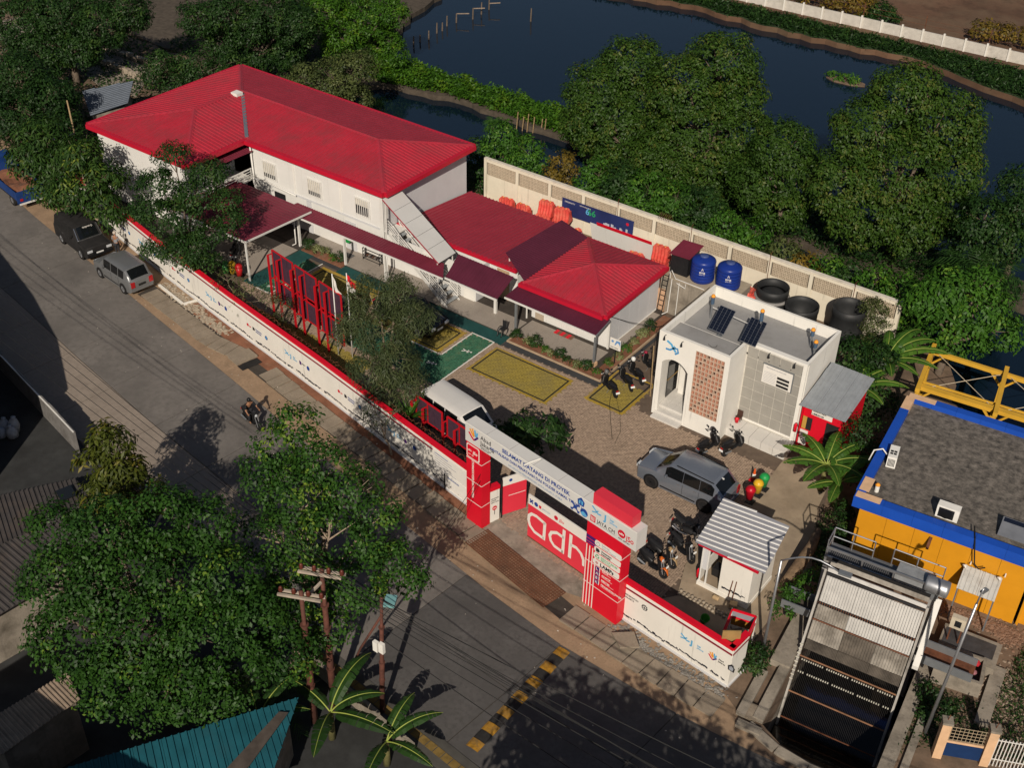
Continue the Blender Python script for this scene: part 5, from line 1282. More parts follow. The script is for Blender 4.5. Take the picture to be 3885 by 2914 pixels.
# spouts, wall lamps, a lean-to sheet, cables
MB().bar(yp(4.2,-.02,3.1),yp(4.2,-.45,2.75),.12).build('drain_spout',rust,ph)
for a in (2.35,.9):
    MB().tube([yp(a,-.02,2.6),yp(a,-.2,2.55)],.03,6).build('lamp_arm',white_paint,ph); MB().lathe([(.02,0),(.1,.12),(.11,.16),(.06,.15)],yp(a + .12,-.22,2.5),10,(-.4,-.6,-.3)).build('lamp_head',white_paint,ph,True)
MB().tube([yp(2.7,.6,4.0),yp(2.5,-.2,4.02),yp(2.35,-.3,3.4),yp(2.2,-.3,2.75),yp(2.0,-.28,2.55),yp(1.75,-.25,2.72)],.03,6).build('black_cable',cable_mat,ph)
sheet_roof([yp(2.55,-1.15,1.85),yp(.95,-1.15,1.85),yp(.95,-.1,2.35),yp(2.55,-.1,2.35)],YU,mat('zinc_pale',(.48,.47,.44),.6,var=.1,streak=.1,dirt=(.3,.27,.23),dirt_amt=.2),ph,.8,.2,.03,.06)
for a in (2.5,1.0): MB().bar(yp(a,-1.1,0),yp(a,-1.1,1.83),.06).build('lean_to_post',steel_grey,ph)
# air-conditioner units and bits on the roof
def ac(lab,c,rz,lay=False):
    t = thing('condenser_unit',lab,'air conditioner',tuple(c),rz,'condensers on the yellow building roof')
    if lay:
        MB().cbox((0,0,0),.42,.95,.62).build('housing',white_paint,t,world=False)
        for k in range(6): MB().bx(-.16 + k * .055,-.482,.08,-.13 + k * .055,-.476,.5).build('louvre',dark_metal,t,world=False)
        for k in range(4): MB().bx(-.15 + (k % 2) * .16,-.25 + (k // 2) * .18,.621,-.02 + (k % 2) * .16,-.12 + (k // 2) * .18,.626).build('vent_slot',dark_metal,t,world=False)
    else:
        MB().cbox((0,0,.05),.95,.40,.66).build('housing',white_paint,t,world=False); MB().bx(-.38,-.215,.12,.28,-.202,.62).build('coil_guard',dark_metal,t,world=False)
        MB().lathe([(.02,0),(.26,0),(.27,.02),(.02,.02)],(-.06,-.222,.38),16,(0,-1,0)).build('fan',black_plastic,t,world=False)
    for x in (-.3,.3): MB().cbox((x if not lay else 0,0 if not lay else x,-.05),.12,.3,.1).build('foot',dark_metal,t,world=False)
ac('narrow white condenser by the blue left parapet of the yellow building',yp(7.05,3.4,3.72),YT + .12,True)
ac('white condenser with dark fan grille near the front blue parapet',yp(3.9,.85,3.72),YT)
t = thing('roof_drum','white pipe stub with yellow cap on the mottled roof','pipe',tuple(yp(7.05,1.0,3.7)))
MB().tube([yp(7.05,1.0,3.7),yp(7.05,1.0,4.05)],.1,10).build('stub',white_paint,t); MB().lathe([(.11,0),(.115,.04),(.05,.12)],yp(7.05,1.0,4.05),10).build('cap',lettering_o,t,True)
t = thing('solar_panel','small solar panel at the front right of the mottled roof','solar panel',tuple(yp(1.35,1.2,3.7)))
MB().obox(yp(1.75,.8,3.8),YU * 1.4,YV * .9 + V(0,0,.35),V(0,0,.03)).build('frame',galv,t); MB().obox(yp(1.70,.84,3.835),YU * 1.3,YV * .84 + V(0,0,.33),V(0,0,.008)).build('cells',panel_pv,t)
tag(MB().tube([yp(7.3,3.3,4.1),yp(7.55,3.3,4.35),yp(7.9,3.2,4.2),yp(8.0,3.0,3.7)],.035,6).build('hose',white_paint,None,True),'white hose arching from the narrow condenser over the blue parapet','hose')

# yellow lifting frames over the water behind it
gantry = thing('gantry','yellow steel gantry frames standing behind the blue parapet','gantry',(32,8.2,0))
fa,fb = V(29.45,9.8,3.0),V(38.8,10.55,3.0); na,nb_ = V(30.1,6.3,3.0),V(39.5,7.4,3.0)
for a,b,w in ((fa,fb,.2),(na,nb_,.34)): MB().bar(a,b,w,.22).build('beam',yellow_steel,gantry)
MB().bar(na + V(0,.5,0),nb_ + V(0,.5,0),.08,.10).build('rail',yellow_steel,gantry)
for k in range(3):
    t_ = k / 2.45; p,q = fa + (fb - fa) * t_,na + (nb_ - na) * t_; d = unit(q - p)
    MB().bar(p - d * .5 + V(0,0,.12),q + d * .6 + V(0,0,.12),.22,.22).build('cross_beam',yellow_steel,gantry)
    for r_ in (p,q):
        MB().bar((r_[0],r_[1],-1.6),r_,.2).build('column',yellow_steel,gantry)
        for sgn in (-1,1):
            e = unit(fb - fa) * sgn
            if (k == 0 and sgn < 0): continue
            MB().bar(r_ + e * .75,r_ + V(0,0,-.8) + e * .05,.1).build('knee_brace',yellow_steel,gantry)
for a,b in ((.03,.40),(.43,.80)):
    MB().tube([fa + (fb - fa) * a,na + (nb_ - na) * b],.02,5).build('wind_brace',mat('rope_pale',(.5,.42,.3),.8),gantry); MB().tube([na + (nb_ - na) * a,fa + (fb - fa) * b],.02,5).build('wind_brace',mat('rope_pale',(.5,.42,.3),.8),gantry)

# ================================================================ TRASH RACK
rack = thing('trash_rack','steep metal trash rack with deck and railings above the canal pit','trash rack',tuple(ml(2.1,0)))
SL = R(65.2); SD = MV * math.cos(SL) + V(0,0,math.sin(SL)); SN = -MV * math.sin(SL) + V(0,0,math.cos(SL)); SO = ml(0,0,.5)
def rp(a,s,out=0.0): return SO + MU * a + SD * s + SN * out
bright = mat('bright_sheet',(.56,.545,.52),.42,metal=.35,var=.12,scale=1.5,dirt=(.30,.25,.19),dirt_amt=.16,dirt_scale=1.2)
dull = mat('dull_sheet',(.34,.31,.27),.5,metal=.4,var=.25,scale=1.2,dirt=(.08,.065,.05),dirt_amt=.32,dirt_scale=.9)
sooty = mat('sooty_sheet',(.13,.11,.09),.6,metal=.3,var=.3,scale=1.4,dirt=(.03,.025,.02),dirt_amt=.35,dirt_scale=1.2)
black_iron = mat('black_iron',(.008,.007,.007),.7,metal=.3,var=.3)
def ribbed(a0,a1,s0,s1,n,m,out=.0,rib=.07,nm='ribbed_panel'):
    mb = MB(); mb.obox(rp(a0,s0,out),MU * (a1 - a0),SD * (s1 - s0),SN * .03)
    k = int((a1 - a0) / rib)
    for i in range(k):
        a = a0 + (i + .5) * (a1 - a0) / k; mb.obox(rp(a - rib * .25,s0 + .01,out + .028),MU * rib * .42,SD * (s1 - s0 - .02),SN * .05)
    mb.build(nm,m,rack)
for i in range(3):
    a0 = .12 + i * 1.34; a1 = a0 + 1.33
    ribbed(a0,a1,2.26,3.42,1,bright,rib=.11); ribbed(a0,a1,1.47,2.14,1,bright if i else dull,rib=.11); ribbed(a0,a1,.52,1.40,1,sooty if i == 1 else dull,rib=.11)
    ribbed(a0,a1,.05,.50,1,sooty,rib=.06)
for s_ in (2.2,):
    mb = MB()
    for k in range(40): mb.obox(rp(.12 + k * .1,s_ - .06,.03),MU * .06,SD * .12,SN * .08)
    mb.build('chain_roller',black_iron,rack); MB().tube([rp(.1,s_,.05),rp(4.15,s_,.05)],.05,8).build('roller_shaft',rust,rack)
MB().tube([rp(.1,1.43,.05),rp(4.15,1.43,.05)],.03,6).build('tie_bar',rust,rack)
# screen bars in the pit
for k in range(58):
    a = .14 + k * .0695; MB().obox(rp(a,-3.9,-.02),MU * .02,SD * 3.95,SN * .06).build('screen_bar',black_iron,rack)
for s_,r_,m_ in ((-.30,.035,mat('bar_rust',(.22,.11,.06),.7,var=.3)),(-1.97,.035,mat('bar_rust',(.22,.11,.06),.7,var=.3)),(-3.2,.03,rust)):
    MB().tube([rp(.05,s_,.08),rp(4.15,s_,.08)],r_,6).build('cross_bar',m_,rack)
for s_ in (-.46,-1.02):
    for k in range(40):
        if (k * 7 + int(s_ * 10)) % 11: MB().obox(rp(.18 + k * .098,s_,.04),MU * .045,SD * .07,SN * .06).build('rake_tooth',mat('tooth_pale',(.42,.40,.34),.6),rack)
# side rails
for a in (-.03,4.17):
    MB().obox(rp(a,-3.9,-.05),MU * .09,SD * 7.6,SN * .22).build('side_rail',mat('rail_dirty',(.36,.34,.31),.6,var=.2,scale=2,dirt=(.10,.085,.07),dirt_amt=.3,dirt_scale=1.1),rack)
for k in range(9): MB().obox(rp(-.06,-1.4 + k * .2,.16),MU * .14,SD * .06,SN * .05).build('chain_link',mat('tooth_pale',(.42,.40,.34),.6),rack)
# top housing: rollers, hopper ledge
for k,(s_,z_,m_,w_) in enumerate(((3.5,.05,dark_metal,.08),(3.62,.02,bright,.16),(3.86,-.12,dull,.20),(4.05,-.18,black_iron,.12))):
    MB().obox(rp(.1,s_,z_),MU * 4.05,SD * w_,SN * .1).build('housing_strip',m_,rack)
dz = 3.42
MB().obox(ml(-.35,2.62,dz),MU * 4.7,MV * .95,(0,0,.10)).build('deck_plate',mat('deck_grey',(.16,.16,.165),.6,metal=.4,var=.15),rack)
for k in range(34): MB().obox(ml(-.2 + k * .083,2.66,dz + .101),MU * .03,MV * .42,(0,0,.02)).build('grating_bar',dark_metal,rack)
MB().obox(ml(-.35,2.52,dz - .06),MU * 4.7,MV * .10,(0,0,.24)).build('deck_beam',galv,rack)
for a,b in (((-.33,2.6),(-.33,3.5)),((-.33,3.5),(1.4,3.5)),((2.2,3.5),(4.3,3.5))):
    for z in (dz + .5,dz + 1.0): MB().tube([ml(*a,z),ml(*b,z)],.028,6).build('handrail',galv,rack)
for p in ((-.33,2.6),(-.33,3.5),(.5,3.5),(1.4,3.5),(2.2,3.5),(3.2,3.5),(4.3,3.5)): MB().tube([ml(*p,dz),ml(*p,dz + 1.0)],.028,6).build('rail_post',galv,rack)
MB().bar(ml(-.30,2.58,dz + .62),ml(4.2,2.58,dz + .62),.05,.12).build('front_rail',galv,rack)
for a in (-.28,1.2,2.5,4.2): MB().bar(ml(a,2.58,dz),ml(a,2.58,dz + .62),.06).build('rail_post',galv,rack)
MB().obox(ml(2.55,2.56,dz + .12),MU * 1.5,MV * .8,(0,0,.45)).build('cabinet',mat('cabinet_grey',(.30,.31,.32),.6,metal=.3,var=.2,scale=3),rack)
MB().lathe([(.05,0),(.34,.02),(.36,.1),(.36,.85),(.33,.95),(.1,.98)],ml(3.75,2.75,dz + .55),20,tuple(MU)).build('motor_drum',galv,rack,True)
MB().obox(ml(3.9,2.5,dz + .1),MU * .5,MV * .4,(0,0,.18)).build('motor_mount',steel_grey,rack)
for p in ((-.25,2.7),(4.2,2.7),(-.25,3.4),(4.2,3.4)): MB().bar(ml(*p,-2.7),ml(*p,dz),.2).build('leg',mat('leg_steel',(.30,.29,.28),.6,var=.2),rack)
MB().obox(ml(4.32,1.2,.6),MU * .25,MV * 1.5 + V(0,0,2.6),(0,0,.2)).build('side_brace',steel_white,rack)
cb = thing('control_box','small beige control cabinet on a stand beside the trash rack','cabinet',tuple(ml(5.35,3.6)))
MB().obox(ml(5.1,3.55,1.35),MU * .6,MV * .25,(0,0,.62)).build('box',mat('beige_box',(.50,.44,.34),.6),cb); MB().obox(ml(5.28,3.53,1.5),MU * .26,MV * .02,(0,0,.32)).build('meter',dark_metal,cb)
for a in (5.18,5.62): MB().bar(ml(a,3.68,0),ml(a,3.68,1.35),.06).build('leg',rust,cb)
# conveyor troughs to both sides
for nm,lab,a0,a1 in (('trough','steel rubbish trough left of the trash rack',-1.5,-.15),('trough','steel rubbish trough right of the trash rack',4.5,6.6)):
    t = thing(nm,lab,'trough',tuple(ml((a0 + a1) / 2,2.2)),0,'troughs beside the rack')
    MB().obox(ml(a0,1.5,.85),MU * (a1 - a0),MV * .9,(0,0,.05)).build('floor',rust if a0 > 0 else sooty,t)
    for b_ in (1.45,2.4): MB().obox(ml(a0,b_,.85),MU * (a1 - a0),MV * .06,(0,0,.42)).build('side',steel_grey,t)
    for a_ in (a0 + .15,a1 - .15): MB().bar(ml(a_,1.95,0),ml(a_,1.95,.85),.1).build('leg',dark_metal,t)

# canal walls of weathered concrete
cw = thing('canal_walls','weathered concrete walls of the canal pit around the rack','canal wall',tuple(ml(2,-2)))
def cwall(pts,th,z0,z1,nm='wall'):
    for (a,b) in zip(pts,pts[1:]):
        p,q = ml(*a),ml(*b); d = unit(q - p); n = V(-d[1],d[0],0)
        MB().obox(p + V(0,0,z0),q - p,n * th,(0,0,z1 - z0)).build(nm,old_conc,cw)
cwall([(-.06,3.6),(-.06,-1.1)],-.85,-3.0,.32); cwall([(-.06,-1.1),(-.06,-4.2)],-.42,-3.0,.22)
cwall([(4.5,3.6),(4.5,-5.2)],.55,-3.0,.18); cwall([(5.25,-.4),(5.25,-5.4)],.30,-.3,.16)
cwall([(-.45,-4.35),(.9,-4.90),(2.2,-5.10),(3.5,-5.05),(4.9,-4.75)],-.42,-3.0,.12)
cwall([(4.5,3.75),(-.06,3.75)],-.2,-3.0,.05)
MB().obox(ml(-1.15,-4.3,0),MU * .38,MV * 2.6,(0,0,.22)).build('kerb',old_conc,cw); MB().obox(ml(-.95,-4.9,0),MU * 1.0,MV * .35,(0,0,.2)).build('kerb',old_conc,cw)
MB().obox(ml(-.80,-4.3,.02),MU * .45,MV * .75,(.02,0,.16)).build('block',slab_conc,cw)
tarp = thing('tarpaulin','crumpled blue sheet floating in the dark canal pit','sheet',tuple(ml(1.9,-3.4)))
tm = MB(); 
for i in range(6):
    for j in range(5):
        f_ = lambda i,j: tuple(ml(1.35 + i * .18 + .06 * math.sin(j * 2.3),-3.75 + j * .17 - i * .06,-2.62 + .07 * math.sin(i * 1.9 + j * 2.7)))
        tm.poly([f_(i,j),f_(i + 1,j),f_(i + 1,j + 1),f_(i,j + 1)])
tm.build('sheet',mat('tarp_blue',(.05,.13,.24),.5),tarp)

# rubbish container with rags, gravel, yellow gate post with panel
binb = thing('rubbish_pit','low concrete rubbish bunker heaped with red and blue rags','bunker',tuple(ml(5.9,1.2)))
bo = V(37.35,-9.25,0); bu = unit((39.1 - 37.4,-8.9 + 9.25,0)); bv = V(-bu[1],bu[0],0)
for o_,a,b in ((bo,bu * 1.95,bv * .14),(bo + bv * 1.4,bu * 1.95,bv * .14),(bo + bv * .14,bu * .14,bv * 1.26),(bo + bu * 1.81 + bv * .14,bu * .14,bv * 1.26)):
    MB().obox(o_,a,b,(0,0,.8)).build('wall',old_conc,binb)
ragc = [(.40,.02,.03),(.05,.08,.2),(.42,.36,.34),(.03,.03,.035),(.3,.12,.14),(.1,.12,.16)]
rr = random.Random(9)
for k in range(46):
    x,y = rr.uniform(.2,1.75),rr.uniform(.2,1.35); p = bo + bu * x + bv * y + V(0,0,.35 + .35 * rr.random()); s_ = rr.uniform(.07,.18)
    MB().lathe([(.02,-s_ * .5),(s_,-s_ * .2),(s_ * .9,s_ * .2),(s_ * .4,s_ * .5)],p,6,(rr.gauss(0,1),rr.gauss(0,1),1)).build('rag',mat('rag%d' % (k % 6),ragc[k % 6],.9,var=.3),binb)
MB().obox(bo + bu * .14 + bv * .14,bu * 1.67,bv * 1.26,(0,0,.3)).build('fill',soil,binb)
rubble('gravel','brown gravel bed along the foot of the yellow wall',[(35.6,-4.9,.2),(38.9,-4.5,.25),(39.3,-4.9,.3)],900,.04,.09,mat('gravel_brown',(.20,.12,.08),.95,var=.4,scale=8),12)
rubble('litter','scattered rubbish and stones on the ground right of the canal',[(38.5,-6.5,.5),(40.5,-8.5,.8),(41,-10,.8)],500,.03,.09,mat('litter_mixed',(.26,.20,.15),.9,var=.6,scale=5),13)
ledge = thing('tank_slab','long worn concrete cistern slab between rack and yellow wall','slab',tuple(ml(5.7,4.2)))
MB().obox(ml(4.9,3.0,0),MU * 2.4,MV * 1.6,(0,0,.5)).build('basin',old_conc,ledge); MB().obox(ml(5.0,3.5,.5),MU * 2.1,MV * .9,(0,0,.02)).build('wet_top',mat('wet_dark',(.05,.05,.052),.5,var=.3),ledge)
MB().obox(ml(7.2,.2,0),MU * .55,MV * 3.4,(0,0,.2)).build('kerb',old_conc,ledge)
gp2 = thing('side_gate','peach gate pier pair with blue panel and rusty wire grid','gate',(39.8,-12.4,0))
g0 = V(38.85,-12.85,0); gu2 = unit((40.8 - 38.85,-11.93 + 12.85,0)); gv2 = V(-gu2[1],gu2[0],0)
for s_ in (0,1.75): MB().obox(g0 + gu2 * s_,gu2 * .34,gv2 * .34,(0,0,2.0)).build('pier',peach,gp2); MB().obox(g0 + gu2 * (s_ - .03) - gv2 * .03 + V(0,0,2.0),gu2 * .4,gv2 * .4,(0,0,.12)).build('pier_cap',old_conc,gp2); MB().bar(g0 + gu2 * (s_ + .17) + gv2 * .17 + V(0,0,2.1),g0 + gu2 * (s_ + .2) + gv2 * .17 + V(0,0,2.4),.03).build('rebar',rust,gp2)
MB().obox(g0 + gu2 * .35 + gv2 * .1 + V(0,0,.15),gu2 * 1.38,gv2 * .05,(0,0,.75)).build('blue_panel',mat('navy_panel',(.008,.03,.10),.5),gp2); MB().obox(g0 + gu2 * .35 + gv2 * .1 + V(0,0,.92),gu2 * 1.38,gv2 * .05,(0,0,.1)).build('rail',peach,gp2)
for k in range(9): MB().bar(g0 + gu2 * (.4 + k * .155) + gv2 * .12 + V(0,0,1.05),g0 + gu2 * (.4 + k * .155) + gv2 * .12 + V(0,0,1.85),.018).build('grid_wire',mat('wire_pale',(.38,.30,.2),.7),gp2)
for k in range(5): MB().bar(g0 + gu2 * .38 + gv2 * .12 + V(0,0,1.1 + k * .18),g0 + gu2 * 1.7 + gv2 * .12 + V(0,0,1.1 + k * .18),.018).build('grid_wire',mat('wire_pale',(.38,.30,.2),.7),gp2)
fr2 = thing('bar_fence','pale vertical bar fence at the lower right edge','fence',(41.5,-11.8,0))
for k in range(12): p = g0 + gu2 * (2.15 + k * .13) + gv2 * .12; MB().bar(p,p + V(0,0,1.6),.035).build('bar',steel_white,fr2)
for z in (.4,1.5): MB().bar(g0 + gu2 * 2.1 + gv2 * .12 + V(0,0,z),g0 + gu2 * 3.7 + gv2 * .12 + V(0,0,z),.03).build('rail',steel_white,fr2)

# street lamps
def lamp(lab,base,top,tip):
    t = thing('street_lamp',lab,'street lamp',tuple(base))
    b,m_,e = V(*base),V(*top),V(*tip)
    MB().tube([b,b + (m_ - b) * .5,m_],[.075,.06,.05],8).build('pole',galv,t,True)
    arc_ = [m_ + (e - m_) * k / 6. + V(0,0,.45 * math.sin(math.pi * k / 6.)) for k in range(7)]
    MB().tube(arc_,.035,6).build('arm',galv,t,True)
    d = unit(e - m_); MB().obox(e - V(0,.12,.03),V(.5 * d[0],.5 * d[1],0) + V(.02,0,0),V(-d[1],d[0],0) * .24,(0,0,.09)).build('head',steel_grey,t)
lamp('curved grey street lamp on the canal wall by the white wall end',(31.2,-12.3,0),(31.2,-12.3,5.6),(33.4,-11.9,6.0))
lamp('straight grey street lamp standing between canal and rubbish bunker',(38.2,-11.9,0),(38.42,-11.8,7.4),(38.5,-11.5,7.8))
# ================================================================ GUARD BOOTH
booth = thing('guard_booth','white guard booth with red-edged striped metal roof by the short wall','booth',(28.2,-9,0))
MB().bx(26.9,-10.35,.06,29.45,-8.0,.28).build('base',white_wall,booth)
MB().bx(27.95,-10.32,.28,29.42,-10.24,2.78).build('front_wall',white_wall,booth); MB().bx(29.34,-10.24,.28,29.42,-8.0,2.78).build('side_wall',white_wall,booth); MB().bx(26.95,-8.1,.28,29.34,-8.0,2.78).build('back_wall',white_wall,booth)
for x,y in ((26.95,-10.30),(27.25,-10.30),(26.95,-8.1)): MB().bx(x,y,.28,x + .07,y + .07,2.8).build('door_post',steel_white,booth)
MB().bx(26.95,-10.25,.28,27.0,-8.1,1.1).build('side_panel',white_wall,booth); MB().bx(27.0,-10.28,1.06,27.25,-10.24,2.7).build('door_leaf',grey_panel,booth)
MB().bx(27.0,-10.24,.282,29.34,-8.1,.30).build('floor',mat('booth_floor',(.26,.2,.14),.9),booth)
skyline_strip((27.95,-10.323),(29.42,-10.323),(0,-1,0),booth,.58,41)
MB().bx(27.95,-10.335,2.36,29.43,-10.322,2.44).build('red_stripe',mat('stripe_red',(0.22,.01,.025),.6),booth); MB().bx(27.95,-10.334,2.48,29.43,-10.322,2.58).build('white_stripe',lettering_w,booth)
MB().bx(26.85,-10.62,2.62,29.75,-10.54,2.84).build('fascia',fascia_red,booth)
sheet_roof([(26.76,-10.78,2.86),(30.06,-10.66,2.86),(29.62,-7.5,3.02),(26.4,-7.6,3.02)],(-.12,1,0),galv_roof,booth,.8,.265,.035,.10,rib_m=galv_rib)
MB().cbox((27.5,-9.4,.3),.5,.5,.45).build('stool',dark_metal,booth)
MB().bar((28.55,-10.45,.35),(28.6,-10.36,1.3),.03).build('handle_bar',rust,booth); MB().bar((28.75,-10.45,.35),(28.78,-10.36,1.35),.03).build('handle_bar',rust,booth)
def simple(name,label,cat,mb,m,smooth=False,**k): return tag(mb.build(name,m,None,smooth),label,cat,**k)
st_ = thing('stone_edging','row of round cobbles edging the bed before the booth','edging',(27.5,-11.2,.05))
for k in range(26):
    x = 26.6 + (k % 13) * .19; y = -11.15 - (k // 13) * .16 - .03 * ((k * 5) % 3); MB().lathe([(.02,0),(.09,.02),(.075,.07),(.03,.09)],(x,y,.05),7).build('cobble',stone_mat,st_,True)
for k,(x,y,sx,sy,h) in enumerate(((28.05,-10.62,.3,.16,.14),(28.9,-10.6,.34,.3,.26),(29.3,-10.9,.5,.4,.08),(29.5,-11.5,.45,.5,.07))):
    tag(bevel(MB().cbox((x,y,.06),sx,sy,h,.3 * k).build('stone_block',mat('block_tan',(.42,.30,.17),.9,var=.2) if k < 2 else old_conc),.03),('small yellow stone block in front of the booth door','larger tan stone block at the booth front corner','flat grey slab lying beside the booth corner','grey slab between booth and screened corner box')[k],'stone')
bkt = thing('bucket','bright green bucket lying behind the short right wall','bucket',(28.3,-12.2,.1))
MB().lathe([(.14,0),(.2,.38),(.21,.4),(.18,.37),(.12,.02)],(28.3,-12.2,.14),14,(.3,-.25,.9)).build('pail',mat('bucket_green',(.06,.30,.03),.4),bkt,True)
cornerb = thing('corner_cage','corner enclosure with red rails and amber panel behind the wall end','enclosure',(30,-12.8,0))
a = [V(29.5,-12.15,0),V(30.5,-11.9,0),V(30.75,-13.3,0),V(29.8,-13.5,0)]
for i in range(4):
    p,q = a[i],a[(i + 1) % 4]; d = q - p
    if i != 3:
        MB().plate([p + V(0,0,.75),q + V(0,0,.75),q + V(0,0,1.15),p + V(0,0,1.15)],unit(V(d[1],-d[0],0)),.02).build('amber_panel',mat('amber',(.26,.13,.02),.5,var=.35,scale=5),cornerb)
        MB().plate([p + V(0,0,1.25),q + V(0,0,1.25),q + V(0,0,1.55),p + V(0,0,1.55)],unit(V(d[1],-d[0],0)),.02).build('grey_panel',mat('mauve_grey',(.26,.25,.28),.6),cornerb)
    for z in (1.2,1.6): MB().bar(p + V(0,0,z),q + V(0,0,z),.06,.10).build('rail',gate_red,cornerb)
    MB().bar(p,p + V(0,0,1.65),.06).build('post',steel_white,cornerb)
MB().plate([(30.15,-14.45,1.75),(30.75,-14.0,1.75),(30.75,-14.0,2.75),(30.15,-14.45,2.75)],(.6,-.8,0),.05).build('sign_board',mat('board_back',(.30,.19,.07),.8),cornerb)

# ================================================================ TANKS, TUBS, BARRIERS
def tank(lab,x,y,h):
    t = thing('water_tank',lab,'water tank',(x,y,2.5),0,'blue water tanks on the platform')
    prof = [(.66,0),(.70,.03)]
    for k in range(6): z = .1 + k * h / 7.; prof += [(.70,z),(.72,z + .03),(.72,z + h / 7. - .05),(.70,z + h / 7. - .02)]
    prof += [(.70,h * .93),(.60,h * .99),(.3,h * 1.07),(.26,h * 1.08)]
    MB().lathe(prof,(x,y,2.5),28).build('barrel',blue_tank,t,True)
    MB().lathe([(.25,0),(.26,.02),(.26,.08),(.2,.11),(.03,.12)],(x,y,2.5 + h * 1.07),20).build('lid',mat('tank_lid',(.05,.075,.2),.5),t,True)
    for a in (20,140,260): MB().obox(V(x + .3 * math.cos(R(a)),y + .3 * math.sin(R(a)),2.5 + h * 1.02),V(.12 * math.cos(R(a)),.12 * math.sin(R(a)),0),V(-.03 * math.sin(R(a)),.03 * math.cos(R(a)),0),(0,0,.08)).build('lifting_lug',blue_tank,t)
    a = -1.15; n = V(math.cos(a),math.sin(a),0); u = V(-n[1],n[0],0); o = V(x,y,2.5) + n * .725
    ribbon([(-.05,.95),(0,1.1),(.05,.95)],.04,lettering_w,o,u,n,t); text('tirta',.2,lettering_w,o - u * .17 + V(0,0,.76),u,n,t,bold=.004); text('PENGUIN'[:0] or 'water tank',.08,lettering_w,o - u * .17 + V(0,0,.66),u,n,t)
tank('blue water tank next to the black pump cabinet',15.62,9.45,1.42); tank('blue water tank next to the white building parapet',17.2,9.7,1.42)
pc = thing('pump_cabinet','tall black corrugated cabinet with small maroon roof beside the tanks','cabinet',(14.3,9.6,2.5))
MB().bx(13.7,9.0,2.5,14.85,10.3,3.75).build('body',dark_metal,pc)
for k in range(12): MB().bx(13.74 + k * .092,8.97,2.52,13.78 + k * .092,8.999,3.72).build('rib',dark_metal,pc)
sheet_roof([(13.6,8.85,3.76),(15.0,8.85,3.82),(15.0,10.5,4.02),(13.6,10.5,3.96)],(1,0,0),canopy_red,pc,.7,.2,.02,.05)
def tub(lab,x,y,zt,r,lid=False):
    t = thing('black_tub',lab,'tub',(x,y,.34),0,'black plastic tubs before the rear wall')
    h = zt - .34
    MB().lathe([(r * .93,0),(r,.05),(r,h * .30),(r * 1.02,h * .31),(r * 1.02,h * .36),(r,h * .37),(r,h * .78),(r * 1.03,h * .8),(r * 1.03,h),(r * .97,h),(r * .95,h * .8),(r * .93,.12),(.05,.1)],(x,y,.34),36).build('shell',hdpe,t,True)
    if lid:
        MB().lathe([(r * 1.1,h * .64),(r * 1.14,h * .66),(r * 1.14,h * .71),(r * 1.05,h * .72)],(x,y,.34),36).build('flange',mat('flange_pale',(.22,.21,.2),.6),t,True)
        MB().lathe([(r * .9,h * .8),(r * .5,h * .86),(.05,h * .88)],(x,y,.34),24).build('cover',hdpe,t,True)
    MB().lathe([(.02,.13),(r * .9,.13)],(x,y,.34),24).build('silt',soil,t)
tub('black plastic tub with a pale flange, nearest the blue tanks',19.35,11.35,2.5,.92,True); tub('middle of three black tubs behind the white building',21.35,11.2,2.1,.95); tub('black tub standing alone near the leafy wall end',23.95,11.75,2.75,.96)
bar_c = []
def barrier_proto():
    mb = MB(); n = 22; prof = [(.30,0),(.30,.16),(.20,.42),(.16,.62),(.15,.98)]
    def ring(i):
        x = -.55 + 1.1 * i / (n - 1); k = 1 + .14 * math.sin(i * 1.55) ; top = .98 + .05 * math.sin(i * .9) - (.13 if i in (0,1,n - 2,n - 1) else 0)
        R_ = [(x,-w * k,min(z,top)) for w,z in prof]; L_ = [(x,w * k,min(z,top)) for w,z in prof[::-1]]
        return R_ + L_
    rg = [ring(i) for i in range(n)]; m_ = len(rg[0])
    for r_ in rg: mb.v.extend(r_)
    for i in range(n - 1):
        for j in range(m_):
            a,b = i * m_ + j,i * m_ + (j + 1) % m_; mb.f.append((a,b,b + m_,a + m_))
    mb.f.append(tuple(range(m_))[::-1]); mb.f.append(tuple((n - 1) * m_ + j for j in range(m_)))
    me = mb.mesh('barrier'); me.materials.append(barrier_red); me.polygons.foreach_set('use_smooth',[True] * len(me.polygons)); me.set_sharp_from_angle(angle=R(40)); return me
bme = barrier_proto()
cpm = MB().lathe([(.055,0),(.055,.05),(.01,.055)],(-.25,0,.98),8).lathe([(.055,0),(.055,.05),(.01,.055)],(.25,0,.98),8).mesh('filler_cap'); cpm.materials.append(mat('cap_orange',(.75,.30,.08),.5))
